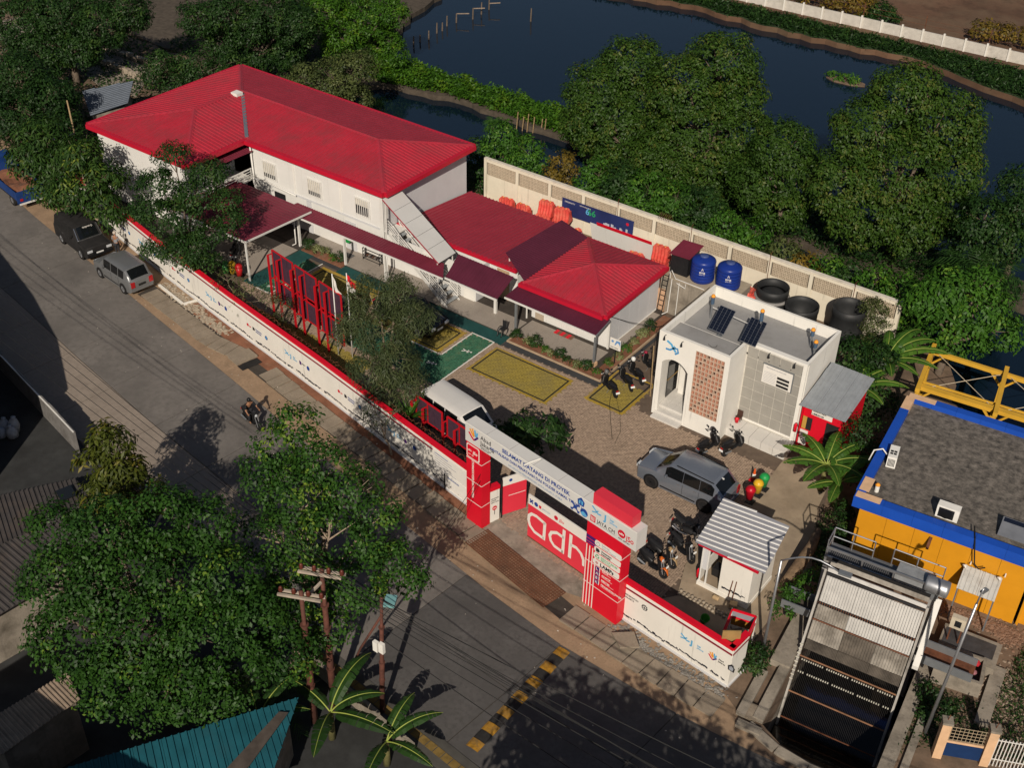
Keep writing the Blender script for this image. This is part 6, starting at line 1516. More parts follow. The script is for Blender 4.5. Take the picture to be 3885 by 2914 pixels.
spots = [(-.9,12.25,.35,.1,0,'upright red barrier at the office end of the rear wall'),(.55,12.2,.35,-.1,0,'second upright red barrier from the office end'),(2.35,12.0,.35,.2,0,'lower barrier of the pair left of the banner'),(2.45,12.2,1.25,.05,0,'barrier lying on top of the pair left of the banner'),(3.75,12.2,1.2,.15,.1,'red barrier stacked in front of the banner edge'),(3.6,12.0,.35,-.3,0,'lower red barrier in front of the banner edge'),(4.75,11.8,.4,.9,.5,'red barrier tipped over by the white hoarding'),
         (9.95,11.4,.38,.1,0,'red barrier at the far end of the white hoarding'),(10.9,11.2,.36,.5,1.2,'red barrier lying flat behind the pavilion corner'),(11.5,11.75,.36,-.1,0,'lower red barrier of the tall stack behind the pavilion'),(11.55,11.75,1.32,.05,.06,'topmost red barrier of the tall stack behind the pavilion'),(12.4,11.3,.36,.7,.3,'red barrier leaning beside the pump cabinet'),
         (17.6,11.2,.36,.4,.2,'red barrier at the left of the heap behind the tanks'),(18.2,11.0,.36,1.3,.1,'red barrier at the right of the heap beside the first black tub'),(17.7,11.3,1.35,.15,1.25,'faded red barrier lying over the heap behind the tanks'),(18.3,11.4,1.3,-.2,1.3,'pale red barrier on top of the heap beside the black tub')]
for x,y,z,rz,rx,lab in spots:
    o = bpy.data.objects.new('water_barrier',bme); col.objects.link(o); o.location = (x,y,z + (.2 if rx > 1 else 0)); o.rotation_euler = (rx,0,rz); tag(o,lab,'barrier','red plastic barriers along the rear wall')
    c = bpy.data.objects.new('filler_cap',cpm); col.objects.link(c); c.parent = o
tag(MB().bar((1.2,11.9,.42),(3.2,11.6,.5),.28,.10).build('plank',grey_panel),'grey planks lying by the barriers near the annex roof','plank')

# ================================================================ SMALL THINGS IN THE YARD
rackS = thing('shoe_rack','black steel shoe rack standing on the porch','rack',(-3.7,1.8,.09))
for x in (-4.4,-3.0):
    for y in (1.68,1.95): MB().bar((x,y,.09),(x,y,.95),.035).build('upright',dark_metal,rackS)
for z in (.22,.45,.7,.93):
    for y in (1.68,1.95): MB().bar((-4.4,y,z),(-3.0,y,z),.03).build('rail',dark_metal,rackS)
    for x in (-4.4,-3.0): MB().bar((x,1.68,z),(x,1.95,z),.03).build('end_rail',dark_metal,rackS)
for k in range(7): MB().cbox((-4.2 + k * .16,1.8,.47),.10,.25,.09).build('shoe',mat('shoe%d' % (k % 3),((.03,.02,.02),(.1,.05,.03),(.2,.17,.15))[k % 3],.7),rackS)
simple('floor_mat','black-edged grey door mat on the porch below the green bin','mat',MB().cbox((-5.45,1.45,.097),.75,.45,.012),mat('mat_grey',(.10,.10,.10),.95,var=.5,scale=14))
rm = thing('striped_mat','dark red striped mat on the pavilion porch','mat',(10.7,2.5,.1))
for k in range(6): MB().cbox((10.15 + k * .21,2.52,.097),.2,.42,.012).build('stripe',gate_red if k % 2 == 0 else mat('mat_brown',(.18,.09,.06),.95),rm)
gbin = thing('wall_bin','green bin hung on the office porch wall','bin',(-5.9,1.95,.7)); MB().plate([(-6.1,1.75,.75),(-5.68,1.75,.75),(-5.62,1.75,1.6),(-6.16,1.75,1.6)],(0,1,0),.3).build('shell',mat('bin_green',(.015,.26,.06),.45),gbin); MB().bx(-6.2,1.70,1.6,-5.58,2.08,1.68).build('lid',mat('bin_green',(.015,.26,.06),.45),gbin)
wch = thing('wheelchair','folded black wheelchair parked at the porch edge','wheelchair',(7.7,.35,.04))
for x in (7.62,7.98): MB().lathe([(.24,-.015),(.27,-.02),(.27,.02),(.24,.015)],(x,.35,.31),18,(1,0,0),closed=True).build('wheel',rubber,wch)
MB().bx(7.66,.2,.42,7.94,.55,.46).build('seat',cloth_black,wch); MB().bx(7.66,.55,.46,7.94,.58,.9).build('backrest',cloth_black,wch)
for x in (7.66,7.94): MB().tube([(x,.6,.95),(x,.57,.5),(x,.12,.44),(x,.05,.12)],.015,5).build('frame_tube',chrome,wch); MB().lathe([(.05,-.01),(.07,-.012),(.07,.012),(.05,.01)],(x,.05,.11),10,(1,0,0),closed=True).build('caster',rubber,wch)
sgn = thing('sign_board','small white sign with blue picture on a black post','sign',(14.55,1.9,0)); MB().bar((14.55,1.92,0),(14.55,1.92,1.3),.05).build('post',dark_metal,sgn)
MB().bx(14.2,1.86,1.05,14.9,1.90,1.75).build('board',lettering_w,sgn); flat([(.3,.3),(.68,.3),(.68,.62),(.42,.62)],mat('sky_print',(.12,.26,.5),.6),(14.2,1.86,1.05),(1,0,0),(0,-1,0),sgn); flat([(.36,.28),(.5,.5),(.62,.42),(.68,.28)],lettering_w,(14.2,1.852,1.05),(1,0,0),(0,-1,0),sgn); text('AREA PARKIR',.085,lettering_k,(14.25,1.86,1.14),(1,0,0),(0,-1,0),sgn); flat(disc2(.08,10,.17,.5),mat('sky_print',(.12,.26,.5),.6),(14.2,1.86,1.05),(1,0,0),(0,-1,0),sgn)
def bin3(lab,x,y,m):
    t = thing('litter_bin',lab,'bin',(x,y,.06),0,'litter bins in traffic colours')
    MB().lathe([(.03,0),(.17,.02),(.24,.5),(.25,.52)],(x,y,.42),16).build('drum',m,t,True); MB().lathe([(.26,0),(.26,.06),(.18,.2),(.03,.26)],(x,y,.94),16).build('dome_lid',m,t,True)
    MB().bar((x + .02,y + .26,.06),(x + .02,y + .26,1.0),.05).build('stand',dark_metal,t); MB().cbox((x,y + .2,.06),.4,.4,.04).build('foot',dark_metal,t)
bin3('red dome-lidded litter bin next to the silver car tail',26.2,-4.05,mat('bin_red',(.42,.006,.018),.35)); bin3('yellow litter bin between the red and the green one',26.28,-3.40,mat('bin_yellow',(.62,.36,.02),.35)); bin3('green litter bin of the row beside the traffic cone',26.3,-2.80,mat('bin_green',(.012,.12,.035),.35))
cone = thing('traffic_cone','orange traffic cone with white band beside the bins','cone',(25.55,-2.3,.06)); MB().cbox((25.55,-2.3,.06),.36,.36,.04).build('foot',gate_red,cone); MB().lathe([(.14,0),(.075,.42),(.03,.68),(.02,.7)],(25.55,-2.3,.1),14).build('shell',mat('cone_orange',(.62,.09,.015),.45),cone,True); MB().lathe([(.112,.18),(.083,.38),(.08,.38)],(25.55,-2.3,.103),14).build('band',lettering_w,cone,True)
for x,y,c,lab in ((-9.25,-4.9,(.60,.36,.02),'yellow bin under the carport corner'),(-8.72,-4.85,(.42,.01,.015),'red bin under the carport corner'),(-9.6,-5.15,(.05,.22,.05),'green bin under the carport corner')):
    t = thing('litter_bin',lab,'bin',(x,y,0),0,'litter bins in traffic colours'); MB().lathe([(.03,0),(.17,.02),(.24,.62)],(x,y,.3),14).build('drum',mat('binc%d' % int(c[0] * 100),c,.4),t,True); MB().lathe([(.25,0),(.25,.06),(.16,.2),(.03,.24)],(x,y,.92),14).build('dome_lid',mat('binc%d' % int(c[0] * 100),c,.4),t,True); MB().bar((x,y + .22,0),(x,y + .22,.9),.05).build('stand',dark_metal,t)
def flagpole(lab,x,y,h,kind):
    t = thing('flagpole',lab,'flagpole',(x,y,0),0,'flagpoles'); MB().tube([(x,y,0),(x - .02,y,h)],[.04,.03],8).build('pole',steel_white,t,True)
    cloths = (((gate_red,0,.5),(lettering_w,.5,1)) if kind else ((lettering_w,0,1),))
    for m_,f0,f1 in cloths:
        mb = MB(); n = 7
        def P_(i,j):
            u_ = i / n; v_ = f0 + (f1 - f0) * j / 3.
            drop = .35 * u_ ** 1.3 if kind else .95 * u_ ** .8
            return (x + (.55 if kind else .62) * u_ * (1 if kind else .9),y + .06 * math.sin(u_ * 7 + v_ * 2),h - .12 - drop - v_ * (.85 if kind else .35 + .2 * (1 - u_)))
        for i in range(n):
            for j in range(3): mb.poly([P_(i,j),P_(i + 1,j),P_(i + 1,j + 1),P_(i,j + 1)])
        mb.build('flag',m_,t,True)
flagpole('thin white pole flying a limp white flag',1.75,-7.05,5.35,0); flagpole('thin white pole flying a red and white flag',2.55,-6.75,5.55,1)
for lab,pts,r_ in (('low wire arching from the pavilion corner to the white building',[(13.55,2.9,2.3),(14.3,3.6,1.9),(15.6,4.4,1.7),(17,4.6,2.4),(18.5,4.2,4.9)],.018),('bundle of black cables on the left edge of the white roof',[(18.5,4.6,5.32),(18.52,2.8,5.34),(18.5,1.2,5.33),(18.42,-.4,5.25),(18.4,-.55,4.2)],.02)):
    simple('cable',lab,'cable',MB().tube(pts,r_,5),cable_mat)
pole2 = thing('prop_pole','thin bamboo prop standing by the left corner of the white building','pole',(17.7,.6,0)); MB().tube([(17.75,.6,0),(17.6,.7,3.2)],.035,6).build('stem',bamboo,pole2)
dk = thing('dark_hedge_screen','black netting screen between scooters and white building','screen',(18.2,3,0)); MB().bx(18.1,1.0,0,18.16,4.6,2.2).build('net',cloth_black,dk)
for y in (1.0,2.8,4.6): MB().bar((18.13,y,0),(18.13,y,2.3),.06).build('post',bamboo,dk)
# ================================================================ VEHICLES
def paint(name,c,rough=.28,metal=.35): return mat('paint_' + name,c,rough,metal=metal,var=.04,scale=.8,coat=.5,dirt=tuple(x * .85 + .002 for x in c),dirt_amt=.06)
def car(name,label,cat,loc,rz,L,W,H,sta,col_m,wheels,r_w,side_win,ws,rw,dark_roof=None,plate=plate_w,grp=None,extra=None,rack_=False):
    """body lofted over stations (x, sill z, belt z, top z, half width sill, belt, top); x forward, local frame"""
    t = thing(name,label,cat,loc,rz,grp)
    def ring(s):
        x,zb,zl,zt,ws_,wb_,wt_ = s
        half = [(ws_ * .6,zb),(ws_,zb + .03),(wb_ * 1.01,zb + (zl - zb) * .45),(wb_,zl - .05),(wb_ * .97,zl),(wt_,zt - .07),(wt_ * .84,zt - .012),(wt_ * .45,zt + .012)]
        return [(x,-y,z) for y,z in half] + [(x,y,z) for y,z in half[::-1]]
    def S(x):
        for a,b in zip(sta,sta[1:]):
            if a[0] >= x >= b[0]:
                k = (a[0] - x) / (a[0] - b[0]); return tuple(p + (q - p) * k for p,q in zip(a,b))
        return sta[-1]
    xs_ = sorted(set([s[0] for s in sta] + list(np.linspace(sta[0][0],sta[-1][0],34))),reverse=True)
    rg = [ring(S(x)) for x in xs_]; m_ = len(rg[0]); mb = MB()
    for r_ in rg: mb.v.extend(r_)
    for i in range(len(rg) - 1):
        for j in range(m_):
            a,b = i * m_ + j,i * m_ + (j + 1) % m_; mb.f.append((a,a + m_,b + m_,b))
    mb.f.append(tuple(range(m_))); mb.f.append(tuple((len(rg) - 1) * m_ + j for j in range(m_))[::-1])
    body = mb.build('body',col_m,t,True,world=False); body.data.set_sharp_from_angle(angle=R(32))
    def patch(nm,m,xa,xb,f0,f1,sides=(-1,1),n=8,off=.008):
        """glass laid on the band between belt and roof edge"""
        for sd in sides:
            g = MB()
            for i in range(n):
                q = []
                for (x,f) in ((xa + (xb - xa) * i / n,f0),(xa + (xb - xa) * (i + 1) / n,f0),(xa + (xb - xa) * (i + 1) / n,f1),(xa + (xb - xa) * i / n,f1)):
                    s = S(x); zl,zt,wb_,wt_ = s[2],s[3],s[5] * .97,s[6]; y = wb_ + (wt_ - wb_) * f + off; q.append((x,sd * y,zl + (zt - .07 - zl) * f))
                g.poly(q if sd < 0 else q[::-1])
            g.build(nm,m,t,world=False)
    for xa,xb in side_win: patch('side_window',car_glass,xa,xb,.03,.97)
    def screen(nm,xa,xb,m=car_glass,wf=.93,off=.012,n=5):
        g = MB(); up = 1
        for i in range(n):
            x0,x1 = xa + (xb - xa) * i / n,xa + (xb - xa) * (i + 1) / n; s0,s1 = S(x0),S(x1)
            prof = [(-wf,-.06),(-.84 * wf,-.012),(-.45,.012),(.45,.012),(.84 * wf,-.012),(wf,-.06)]
            for (u0,d0),(u1,d1) in zip(prof,prof[1:]):
                g.poly([(x0,u0 * s0[6],s0[3] + d0 + off),(x1,u0 * s1[6],s1[3] + d0 + off),(x1,u1 * s1[6],s1[3] + d1 + off),(x0,u1 * s0[6],s0[3] + d1 + off)])
        g.build(nm,m,t,world=False)
    screen('windscreen',*ws); screen('rear_window',*rw)
    if dark_roof: screen('roof_panel',*dark_roof,m=mat('roof_dark',(.02,.021,.023),.3),wf=.9,off=.014)
    for xw in wheels:
        for sd in (-1,1):
            y = sd * (W / 2 - .005)
            MB().lathe([(.02,0),(r_w * 1.17,0),(r_w * 1.17,.012),(.02,.012)],(xw,y,r_w + .01),22,(0,sd,0)).build('wheel_arch',black_plastic,t,world=False)
            wh = MB().lathe([(r_w * .62,-.16),(r_w * .95,-.18),(r_w,-.14),(r_w,-.02),(r_w * .95,.03),(r_w * .66,.035),(r_w * .62,.02)],(xw,y + sd * .012,r_w),22,(0,sd,0),closed=True).build('tyre',rubber,t,True,world=False)
            rim = MB(); rim.lathe([(.02,.0),(r_w * .64,.0),(r_w * .64,.012),(.02,.012)],(xw,y + sd * .012,r_w),18,(0,sd,0))
            for k in range(6):
                a = k * math.pi / 3; c_ = V(xw,y + sd * .03,r_w); e = V(math.cos(a),0,math.sin(a)); p_ = V(-math.sin(a),0,math.cos(a)); rim.obox(c_ - p_ * .025,e * r_w * .6,p_ * .05,V(0,sd * .015,0))
            adopt(rim.build('rim',extra.get('rim',galv) if extra else galv),wh)
    s = sta[0]; e = sta[-1]
    for sd in (-1,1):
        y = sd * s[5] * .78
        MB().obox((s[0] - .16,y - .17,s[2] - .20),(.20,0,0),(0,.34,0),(0,0,.15)).build('headlight',lamp_clear,t,world=False)
        y = sd * e[5] * .82
        MB().obox((e[0] - .025,y - .13,e[2] - .28),(.16,0,0),(0,.26,0),(0,0,.36)).build('tail_light',lamp_red,t,world=False)
        xm = side_win[0][0] - .12; sm = S(xm)
        bevel(MB().cbox((xm,sd * (sm[5] + .10),sm[2] + .02),.11,.20,.15).build('mirror',col_m,t,world=False),.03)
        for k,(xa,xb) in enumerate(side_win[:2]):
            sx = S(xb + .12); MB().obox((xb + .10,sd * (sx[5] * 1.008) - .012,sx[2] - .17),(.17,0,0),(0,.024,0),(0,0,.03)).build('door_handle',chrome,t,world=False)
            sx = S(xb - .04); q = MB(); q.obox((xb - .045,sd * sx[5] * 1.011 - .005,sx[1] + .12),(.012,0,0),(0,.01,0),(0,0,sx[2] - sx[1] - .2)); q.build('door_seam',black_plastic,t,world=False)
        MB().obox((wheels[0] - .5,sd * W / 2 * .985 - .02,s[1] + .02),(-(wheels[0] - wheels[1]) + 1.0,0,0),(0,.04,0),(0,0,.07)).build('sill_trim',black_plastic,t,world=False)
    MB().obox((s[0] - .02,-s[5] * .55,s[1] + .12),(.035,0,0),(0,s[5] * 1.1,0),(0,0,.24)).build('grille',black_plastic,t,world=False)
    MB().obox((s[0] + .012,-.24,s[1] + .16),(.012,0,0),(0,.48,0),(0,0,.13)).build('number_plate',plate,t,world=False)
    MB().obox((e[0] - .03,-.24,e[1] + .30),(.012,0,0),(0,.48,0),(0,0,.13)).build('number_plate',plate,t,world=False)
    MB().obox((e[0] - .04,-e[5] * .92,e[1] + .02),(.1,0,0),(0,e[5] * 1.84,0),(0,0,.16)).build('rear_bumper',black_plastic if extra and extra.get('bb') else col_m,t,world=False)
    if rack_:
        for sd in (-1,1):
            a,b = S(side_win[0][0] - .5),S(side_win[-1][1] + .1); MB().bar((a[0],sd * a[6] * .9,a[3] + .05),(b[0],sd * b[6] * .9,b[3] + .05),.035).build('roof_rail',black_plastic,t,world=False)
        MB().obox((S(side_win[-1][1])[0] + .1,-.02,S(side_win[-1][1])[3] + .01),(-.16,0,.0),(0,.04,0),(0,0,.07)).build('roof_fin',plate_w,t,world=False)
    return t
def mpv(L,W,H,nose=.9,slant=.75,tail=.30,belt=.60):
    h = L / 2; w = W / 2
    return [(h,.32,.62 * H * .85,.46 * H,w * .78,w * .80,w * .70),(h - .12,.22,.52 * H,.55 * H,w * .94,w * .93,w * .84),(h - nose,.20,belt * H,.615 * H,w * .985,w * .98,w * .88),(h - nose - slant,.20,belt * H,.985 * H,w * .99,w * .985,w * .84),(0,.20,belt * H * 1.01,H,w,w * .99,w * .86),(-h + tail + .45,.20,belt * H * 1.03,.985 * H,w * .99,w * .98,w * .84),(-h + .12,.24,belt * H * 1.02,.66 * H,w * .96,w * .95,w * .82),(-h,.34,.54 * H,.57 * H,w * .84,w * .86,w * .76)]
car('silver_car','silver-blue people carrier parked alone in the middle of the yard','car',(23.25,-4.98,.036),math.pi,4.85,1.9,1.82,mpv(4.85,1.9,1.82,1.0,.85),paint('silver_blue',(.23,.255,.30),.22,.55),(1.48,-1.48),.37,[(.78,-.19),(-.21,-1.09),(-1.11,-1.85)],(1.40,.66),(-1.80,-2.25),extra={'rim': dark_metal},rack_=True)
car('grey_car','grey compact people carrier parked on the verge, tail towards the gate','car',(-14.18,-9.33,.03),math.pi - .122,4.3,1.75,1.66,mpv(4.3,1.75,1.66,.75,.75,.12),paint('grey',(.20,.205,.21),.35,.45),(1.32,-1.32),.32,[(.75,-.05),(-.12,-.85),(-.92,-1.5)],(1.36,.72),(-1.62,-2.02),plate=plate_k,rack_=False)
def boxy(L,W,H):
    h = L / 2; w = W / 2
    return [(h,.36,.50 * H,.53 * H,w * .92,w * .92,w * .86),(h - .08,.28,.54 * H,.56 * H,w * .97,w * .96,w * .90),(h - 1.15,.26,.58 * H,.60 * H,w * .99,w * .98,w * .90),(h - 1.65,.26,.585 * H,.985 * H,w,w * .99,w * .84),(0,.26,.59 * H,H,w,w,w * .86),(-h + .2,.26,.60 * H,.99 * H,w,w,w * .86),(-h + .03,.28,.60 * H,.72 * H,w * .98,w * .98,w * .88),(-h,.34,.5 * H,.55 * H,w * .94,w * .94,w * .88)]
bj = car('black_wagon','boxy black station wagon parked under the mango tree','car',(-19.55,-8.22,.03),-.183,4.5,1.8,1.84,boxy(4.5,1.8,1.84),paint('black',(.007,.007,.008),.3,.1),(1.36,-1.28),.36,[(.50,-.2),(-.28,-1.1),(-1.18,-2.0)],(1.08,.62),(-2.06,-2.20),extra={'bb': 1})
for sd in (-1,1): MB().bar((1.10,sd * .80,1.12),(.62,sd * .74,1.78),.05).build('windscreen_pillar',chrome,bj,world=False)
MB().bar((1.12,-.78,1.13),(1.12,.78,1.13),.05).build('windscreen_frame',chrome,bj,world=False); text('Grandista',.17,lettering_w,(.70,.45,1.765),(0,-1,0),(.85,0,.5),None).parent = bj
MB().obox((2.25,-.85,.42),(.10,0,0),(0,1.7,0),(0,0,.14)).build('front_bumper',black_plastic,bj,world=False)
car('black_car','glossy black crossover nosing out from under the feathery tree','car',(2.75,-1.95,.036),-.04,4.65,1.85,1.62,mpv(4.65,1.85,1.62,1.05,.8),paint('black_gloss',(.006,.006,.007),.2,.1),(1.42,-1.42),.36,[(.55,-.2),(-.27,-1.05),(-1.12,-1.7)],(1.22,.55),(-1.72,-2.2))
car('dark_car','dark car standing behind the red screen frames','car',(-1.7,-4.5,.036),3.0,4.5,1.8,1.5,mpv(4.5,1.8,1.5,1.05,.8),paint('dark_blue',(.008,.011,.016),.2,.1),(1.4,-1.4),.34,[(.55,-.2),(-.27,-1.05)],(1.22,.55),(-1.6,-2.15))
def van(L,W,H):
    h = L / 2; w = W / 2
    return [(h,.34,.46 * H,.50 * H,w * .80,w * .80,w * .72),(h - .10,.26,.52 * H,.56 * H,w * .94,w * .93,w * .86),(h - .62,.24,.56 * H,.63 * H,w * .99,w * .98,w * .90),(h - 1.45,.24,.575 * H,.985 * H,w,w * .99,w * .86),(0,.24,.58 * H,H,w,w,w * .88),(-h + .16,.24,.58 * H,.985 * H,w,w,w * .87),(-h,.30,.56 * H,.70 * H,w * .97,w * .97,w * .88)]
car('white_van','white minivan parked behind the red frames left of the gate','van',(11.65,-8.32,.036),-.165,4.6,1.85,1.95,van(4.6,1.85,1.95),paint('white',(.62,.60,.57),.35,0),(1.45,-1.45),.34,[(.70,-.2),(-.27,-1.1),(-1.18,-2.0)],(1.62,.90),(-2.16,-2.26))
# blue open truck at the left edge
trk = thing('blue_truck','blue open-bed truck loaded with brown earth at the left edge','truck',(-29.2,-6.55,0),math.pi - .19)
bp_ = mat('paint_truck_blue',(.010,.040,.16),.5,var=.2,scale=2,dirt=(.06,.05,.05),dirt_amt=.2)
MB().bx(-2.6,-1.0,.75,1.5,1.0,.85).build('bed_floor',dark_metal,trk,world=False); MB().bx(-2.6,-1.0,.85,1.5,-.95,1.45).build('bed_side',bp_,trk,world=False); MB().bx(-2.6,.95,.85,1.5,1.0,1.45).build('bed_side',bp_,trk,world=False); MB().bx(-2.65,-1.0,.6,-2.6,1.0,1.45).build('tailgate',bp_,trk,world=False); MB().bx(1.45,-.95,.85,1.5,.95,1.9).build('headboard',bp_,trk,world=False)
ld = MB()
for i in range(8):
    for j in range(5):
        f_ = lambda i,j: (-2.55 + i * .5,-.92 + j * .368,1.3 + .22 * math.sin(i * 1.1 + .5) * math.sin(j * .8) + .08 * math.sin(i * 2.7 + j * 1.9)); ld.poly([f_(i,j),f_(i + 1,j),f_(i + 1,j + 1),f_(i,j + 1)])
ld.build('earth_load',laterite,trk,True,world=False)
MB().prism([(1.65,-.9),(3.1,-.9),(3.1,.9),(1.65,.9)],.6,1.5).build('cab',bp_,trk,world=False); MB().prism([(1.7,-.85),(2.8,-.85),(2.8,.85),(1.7,.85)],1.5,2.15).build('cab_roof',bp_,trk,world=False); MB().bx(2.8,-.75,1.5,2.83,.75,2.05).build('windscreen',car_glass,trk,world=False)
for sd in (-1,1): MB().bx(1.9,sd * .86,1.5,2.7,sd * .87,2.0).build('side_window',car_glass,trk,world=False)
for xw in (-1.4,2.4):
    for sd in (-1,1): w_ = MB().lathe([(.2,-.14),(.38,-.15),(.4,-.1),(.4,.08),(.38,.1),(.22,.1)],(xw,sd * .82,.4),18,(0,sd,0),closed=True).build('tyre',rubber,trk,True,world=False); adopt(MB().lathe([(.02,.08),(.22,.08),(.22,.1),(.02,.1)],(xw,sd * .82,.4),12,(0,sd,0)).build('rim',galv),w_)
for sd in (-.8,.6): MB().bx(-2.68,sd,.75,-2.65,sd + .2,.92).build('tail_light',lamp_red,trk,world=False)
MB().bx(-2.72,-.9,.5,-2.66,.9,.6).build('bumper',steel_white,trk,world=False)

# ---- scooters and motorcycles
def scooter(label,loc,rz,lean=.10,body_m=black_plastic,accent=None,sport=False,plate=True,helmet=None):
    t = thing('motorcycle' if sport else 'scooter',label,'motorcycle' if sport else 'scooter',loc,rz,'parked motorbikes' if plate else None)
    def wob(p): return (p[0],p[1] + p[2] * math.tan(lean),p[2])
    def B(mb,nm,m,sm=True,par=None):
        mb.v = [wob(p) for p in mb.v]; o = mb.build(nm,m,par or t,sm,world=False)
        if sm: o.data.set_sharp_from_angle(angle=R(45))
        return o
    rf = .29 if sport else .25
    for xw in (.66,-.62):
        w_ = B(MB().lathe([(rf * .70,-.045),(rf * .93,-.055),(rf,-.02),(rf,.02),(rf * .93,.055),(rf * .70,.045)],(xw,0,rf),20,(0,1,0),closed=True),'tyre',rubber)
        rm_ = MB().lathe([(rf * .62,-.02),(rf * .71,-.03),(rf * .71,.03),(rf * .62,.02)],(xw,0,rf),16,(0,1,0),closed=True)
        for k in range(5):
            a = k * 2 * math.pi / 5; rm_.bar((xw,0,rf),(xw + rf * .66 * math.cos(a),0,rf + rf * .66 * math.sin(a)),.03)
        B(rm_,'rim',galv if sport else dark_metal,False,t)
    def loft(sec,nm,m):
        mb = MB(); n = 10
        for x,z,w,h in sec:
            for k in range(n): a = 2 * math.pi * k / n; mb.v.append((x,w * math.cos(a),z + h * math.sin(a)))
        for i in range(len(sec) - 1):
            for k in range(n): a,b = i * n + k,i * n + (k + 1) % n; mb.f.append((a,b,b + n,a + n))
        mb.f.append(tuple(range(n))[::-1]); mb.f.append(tuple((len(sec) - 1) * n + k for k in range(n)))
        return B(mb,nm,m)
    ac_ = accent or body_m
    if sport:
        loft([(.34,.62,.06,.06),(.22,.78,.16,.13),(-.05,.80,.17,.13),(-.22,.70,.12,.10)],'fuel_tank',body_m); loft([(.45,.50,.05,.06),(.2,.42,.13,.17),(-.15,.40,.14,.16),(-.3,.42,.06,.08)],'engine',dark_metal)
        loft([(-.15,.78,.09,.03),(-.35,.80,.13,.05),(-.60,.88,.11,.05),(-.80,.95,.05,.03)],'seat',cloth_black); loft([(-.3,.68,.12,.07),(-.6,.78,.10,.07),(-.88,.92,.03,.03)],'tail',ac_); B(MB().tube([(.1,-.16,.3),(-.4,-.18,.28),(-.75,-.2,.42)],[.03,.04,.055],8),'exhaust',chrome)
    else:
        loft([(.48,.32,.05,.06),(.40,.50,.15,.20),(.33,.74,.15,.16),(.30,.92,.06,.05)],'leg_shield',body_m); loft([(.36,.30,.13,.05),(.10,.27,.14,.05),(-.15,.28,.14,.06)],'floorboard',black_plastic)
        loft([(-.02,.45,.10,.16),(-.2,.52,.15,.19),(-.50,.58,.15,.17),(-.80,.68,.09,.09),(-.90,.72,.03,.03)],'rear_cowl',body_m); loft([(.02,.70,.07,.03),(-.12,.76,.12,.05),(-.45,.79,.13,.05),(-.75,.84,.09,.04)],'seat',cloth_black); B(MB().tube([(-.3,-.15,.25),(-.75,-.17,.34)],[.04,.055],8),'exhaust',steel_grey)
    loft([(.92,.28,.02,.02),(.82,.50,.07,.03),(.66,.56,.08,.03),(.48,.44,.05,.03)],'front_fender',ac_); loft([(.50,.80,.03,.03),(.48,.90,.11,.10),(.36,.95,.10,.09),(.28,.95,.03,.03)],'headlamp_cowl',ac_); B(MB().lathe([(.02,.03),(.07,.02),(.08,0)],(.49,0,.88),10,(1,0,.2)),'headlight',lamp_clear)
    for sd in (-.07,.07): B(MB().tube([(.66,sd,rf),(.46,sd,.82)],.025,6),'fork',galv)
    B(MB().tube([(.24,-.36,.98),(.34,-.18,1.02),(.40,0,.98),(.34,.18,1.02),(.24,.36,.98)],.016,6),'handlebar',dark_metal)
    for sd in (-1,1):
        B(MB().tube([(.24,sd * .25,.98),(.24,sd * .38,.98)],.024,6),'grip',rubber); B(MB().tube([(.32,sd * .2,1.0),(.30,sd * .28,1.2)],.009,5),'mirror_stem',dark_metal,False); B(MB().lathe([(.01,0),(.06,.01),(.05,.03)],(.30,sd * .29,1.22),8,(-1,0,.2)),'mirror',dark_metal)
    B(MB().cbox((-.90,0,.58),.03,.14,.08),'tail_light',lamp_red,False)
    if plate: B(MB().obox((-.97,-.12,.48),(.03,0,.10),(0,.24,0),(-.012,0,.0)),'number_plate',plate_w,False); B(MB().obox((.80,-.09,.66),(-.03,0,.08),(0,.18,0),(.012,0,0)),'number_plate',plate_w,False)
    B(MB().bar((-.1,.1,.25),(-.05,.22,.0),.02),'side_stand',steel_grey,False)
    if helmet: B(MB().lathe([(.10,-.08),(.13,0),(.13,.06),(.10,.13),(.03,.16)],(.34,-.02,1.12),12),'helmet',helmet)
    return t
def two_wheels(label,rear,front_,**k):
    r_,f_ = V(*rear,.036),V(*front_,.036); c = (r_ + f_) / 2; d = f_ - r_
    return scooter(label,(c[0],c[1],.036),math.atan2(d[1],d[0]),**k)
two_wheels('black scooter with a black helmet before the lattice screen',(22.55,-2.3),(22.75,-1.0),helmet=black_plastic,accent=mat('plastic_soft',(.016,.016,.017),.5))
two_wheels('black scooter beside the helmeted one, nearest the plinth',(23.5,-1.55),(23.75,-.25))
sc_g = dict(lean=.12)
two_wheels('black naked motorcycle farthest from the wall in the booth row',(24.45,-7.95),(25.6,-8.0),sport=True,lean=.14)
two_wheels('all-black scooter in the middle of the booth row',(24.75,-8.95),(26.0,-9.35),lean=.14)
two_wheels('black scooter with tan trim in the booth row',(24.25,-10.0),(25.45,-10.15),lean=.14,accent=mat('plastic_tan',(.33,.22,.11),.45))
two_wheels('black and orange scooter nearest the short wall',(24.2,-10.75),(25.5,-10.95),lean=.14,accent=mat('plastic_orange',(.55,.12,.015),.4))
two_wheels('large black scooter parked at the planter corner',(16.75,.25),(15.65,1.0),lean=.14,accent=mat('plastic_soft',(.016,.016,.017),.5))
two_wheels('black scooter with a grey helmet at the corner of the yellow bay',(16.35,-.75),(15.25,-.15),helmet=mat('helmet_grey',(.12,.12,.12),.3))
two_wheels('black scooter with a white helmet behind the large one',(16.85,1.15),(15.75,1.8),helmet=plate_w)
two_wheels('red-fronted scooter with a white tail strip farthest up the planter',(16.9,2.35),(15.9,3.0),accent=mat('plastic_red',(.30,.02,.05),.4))
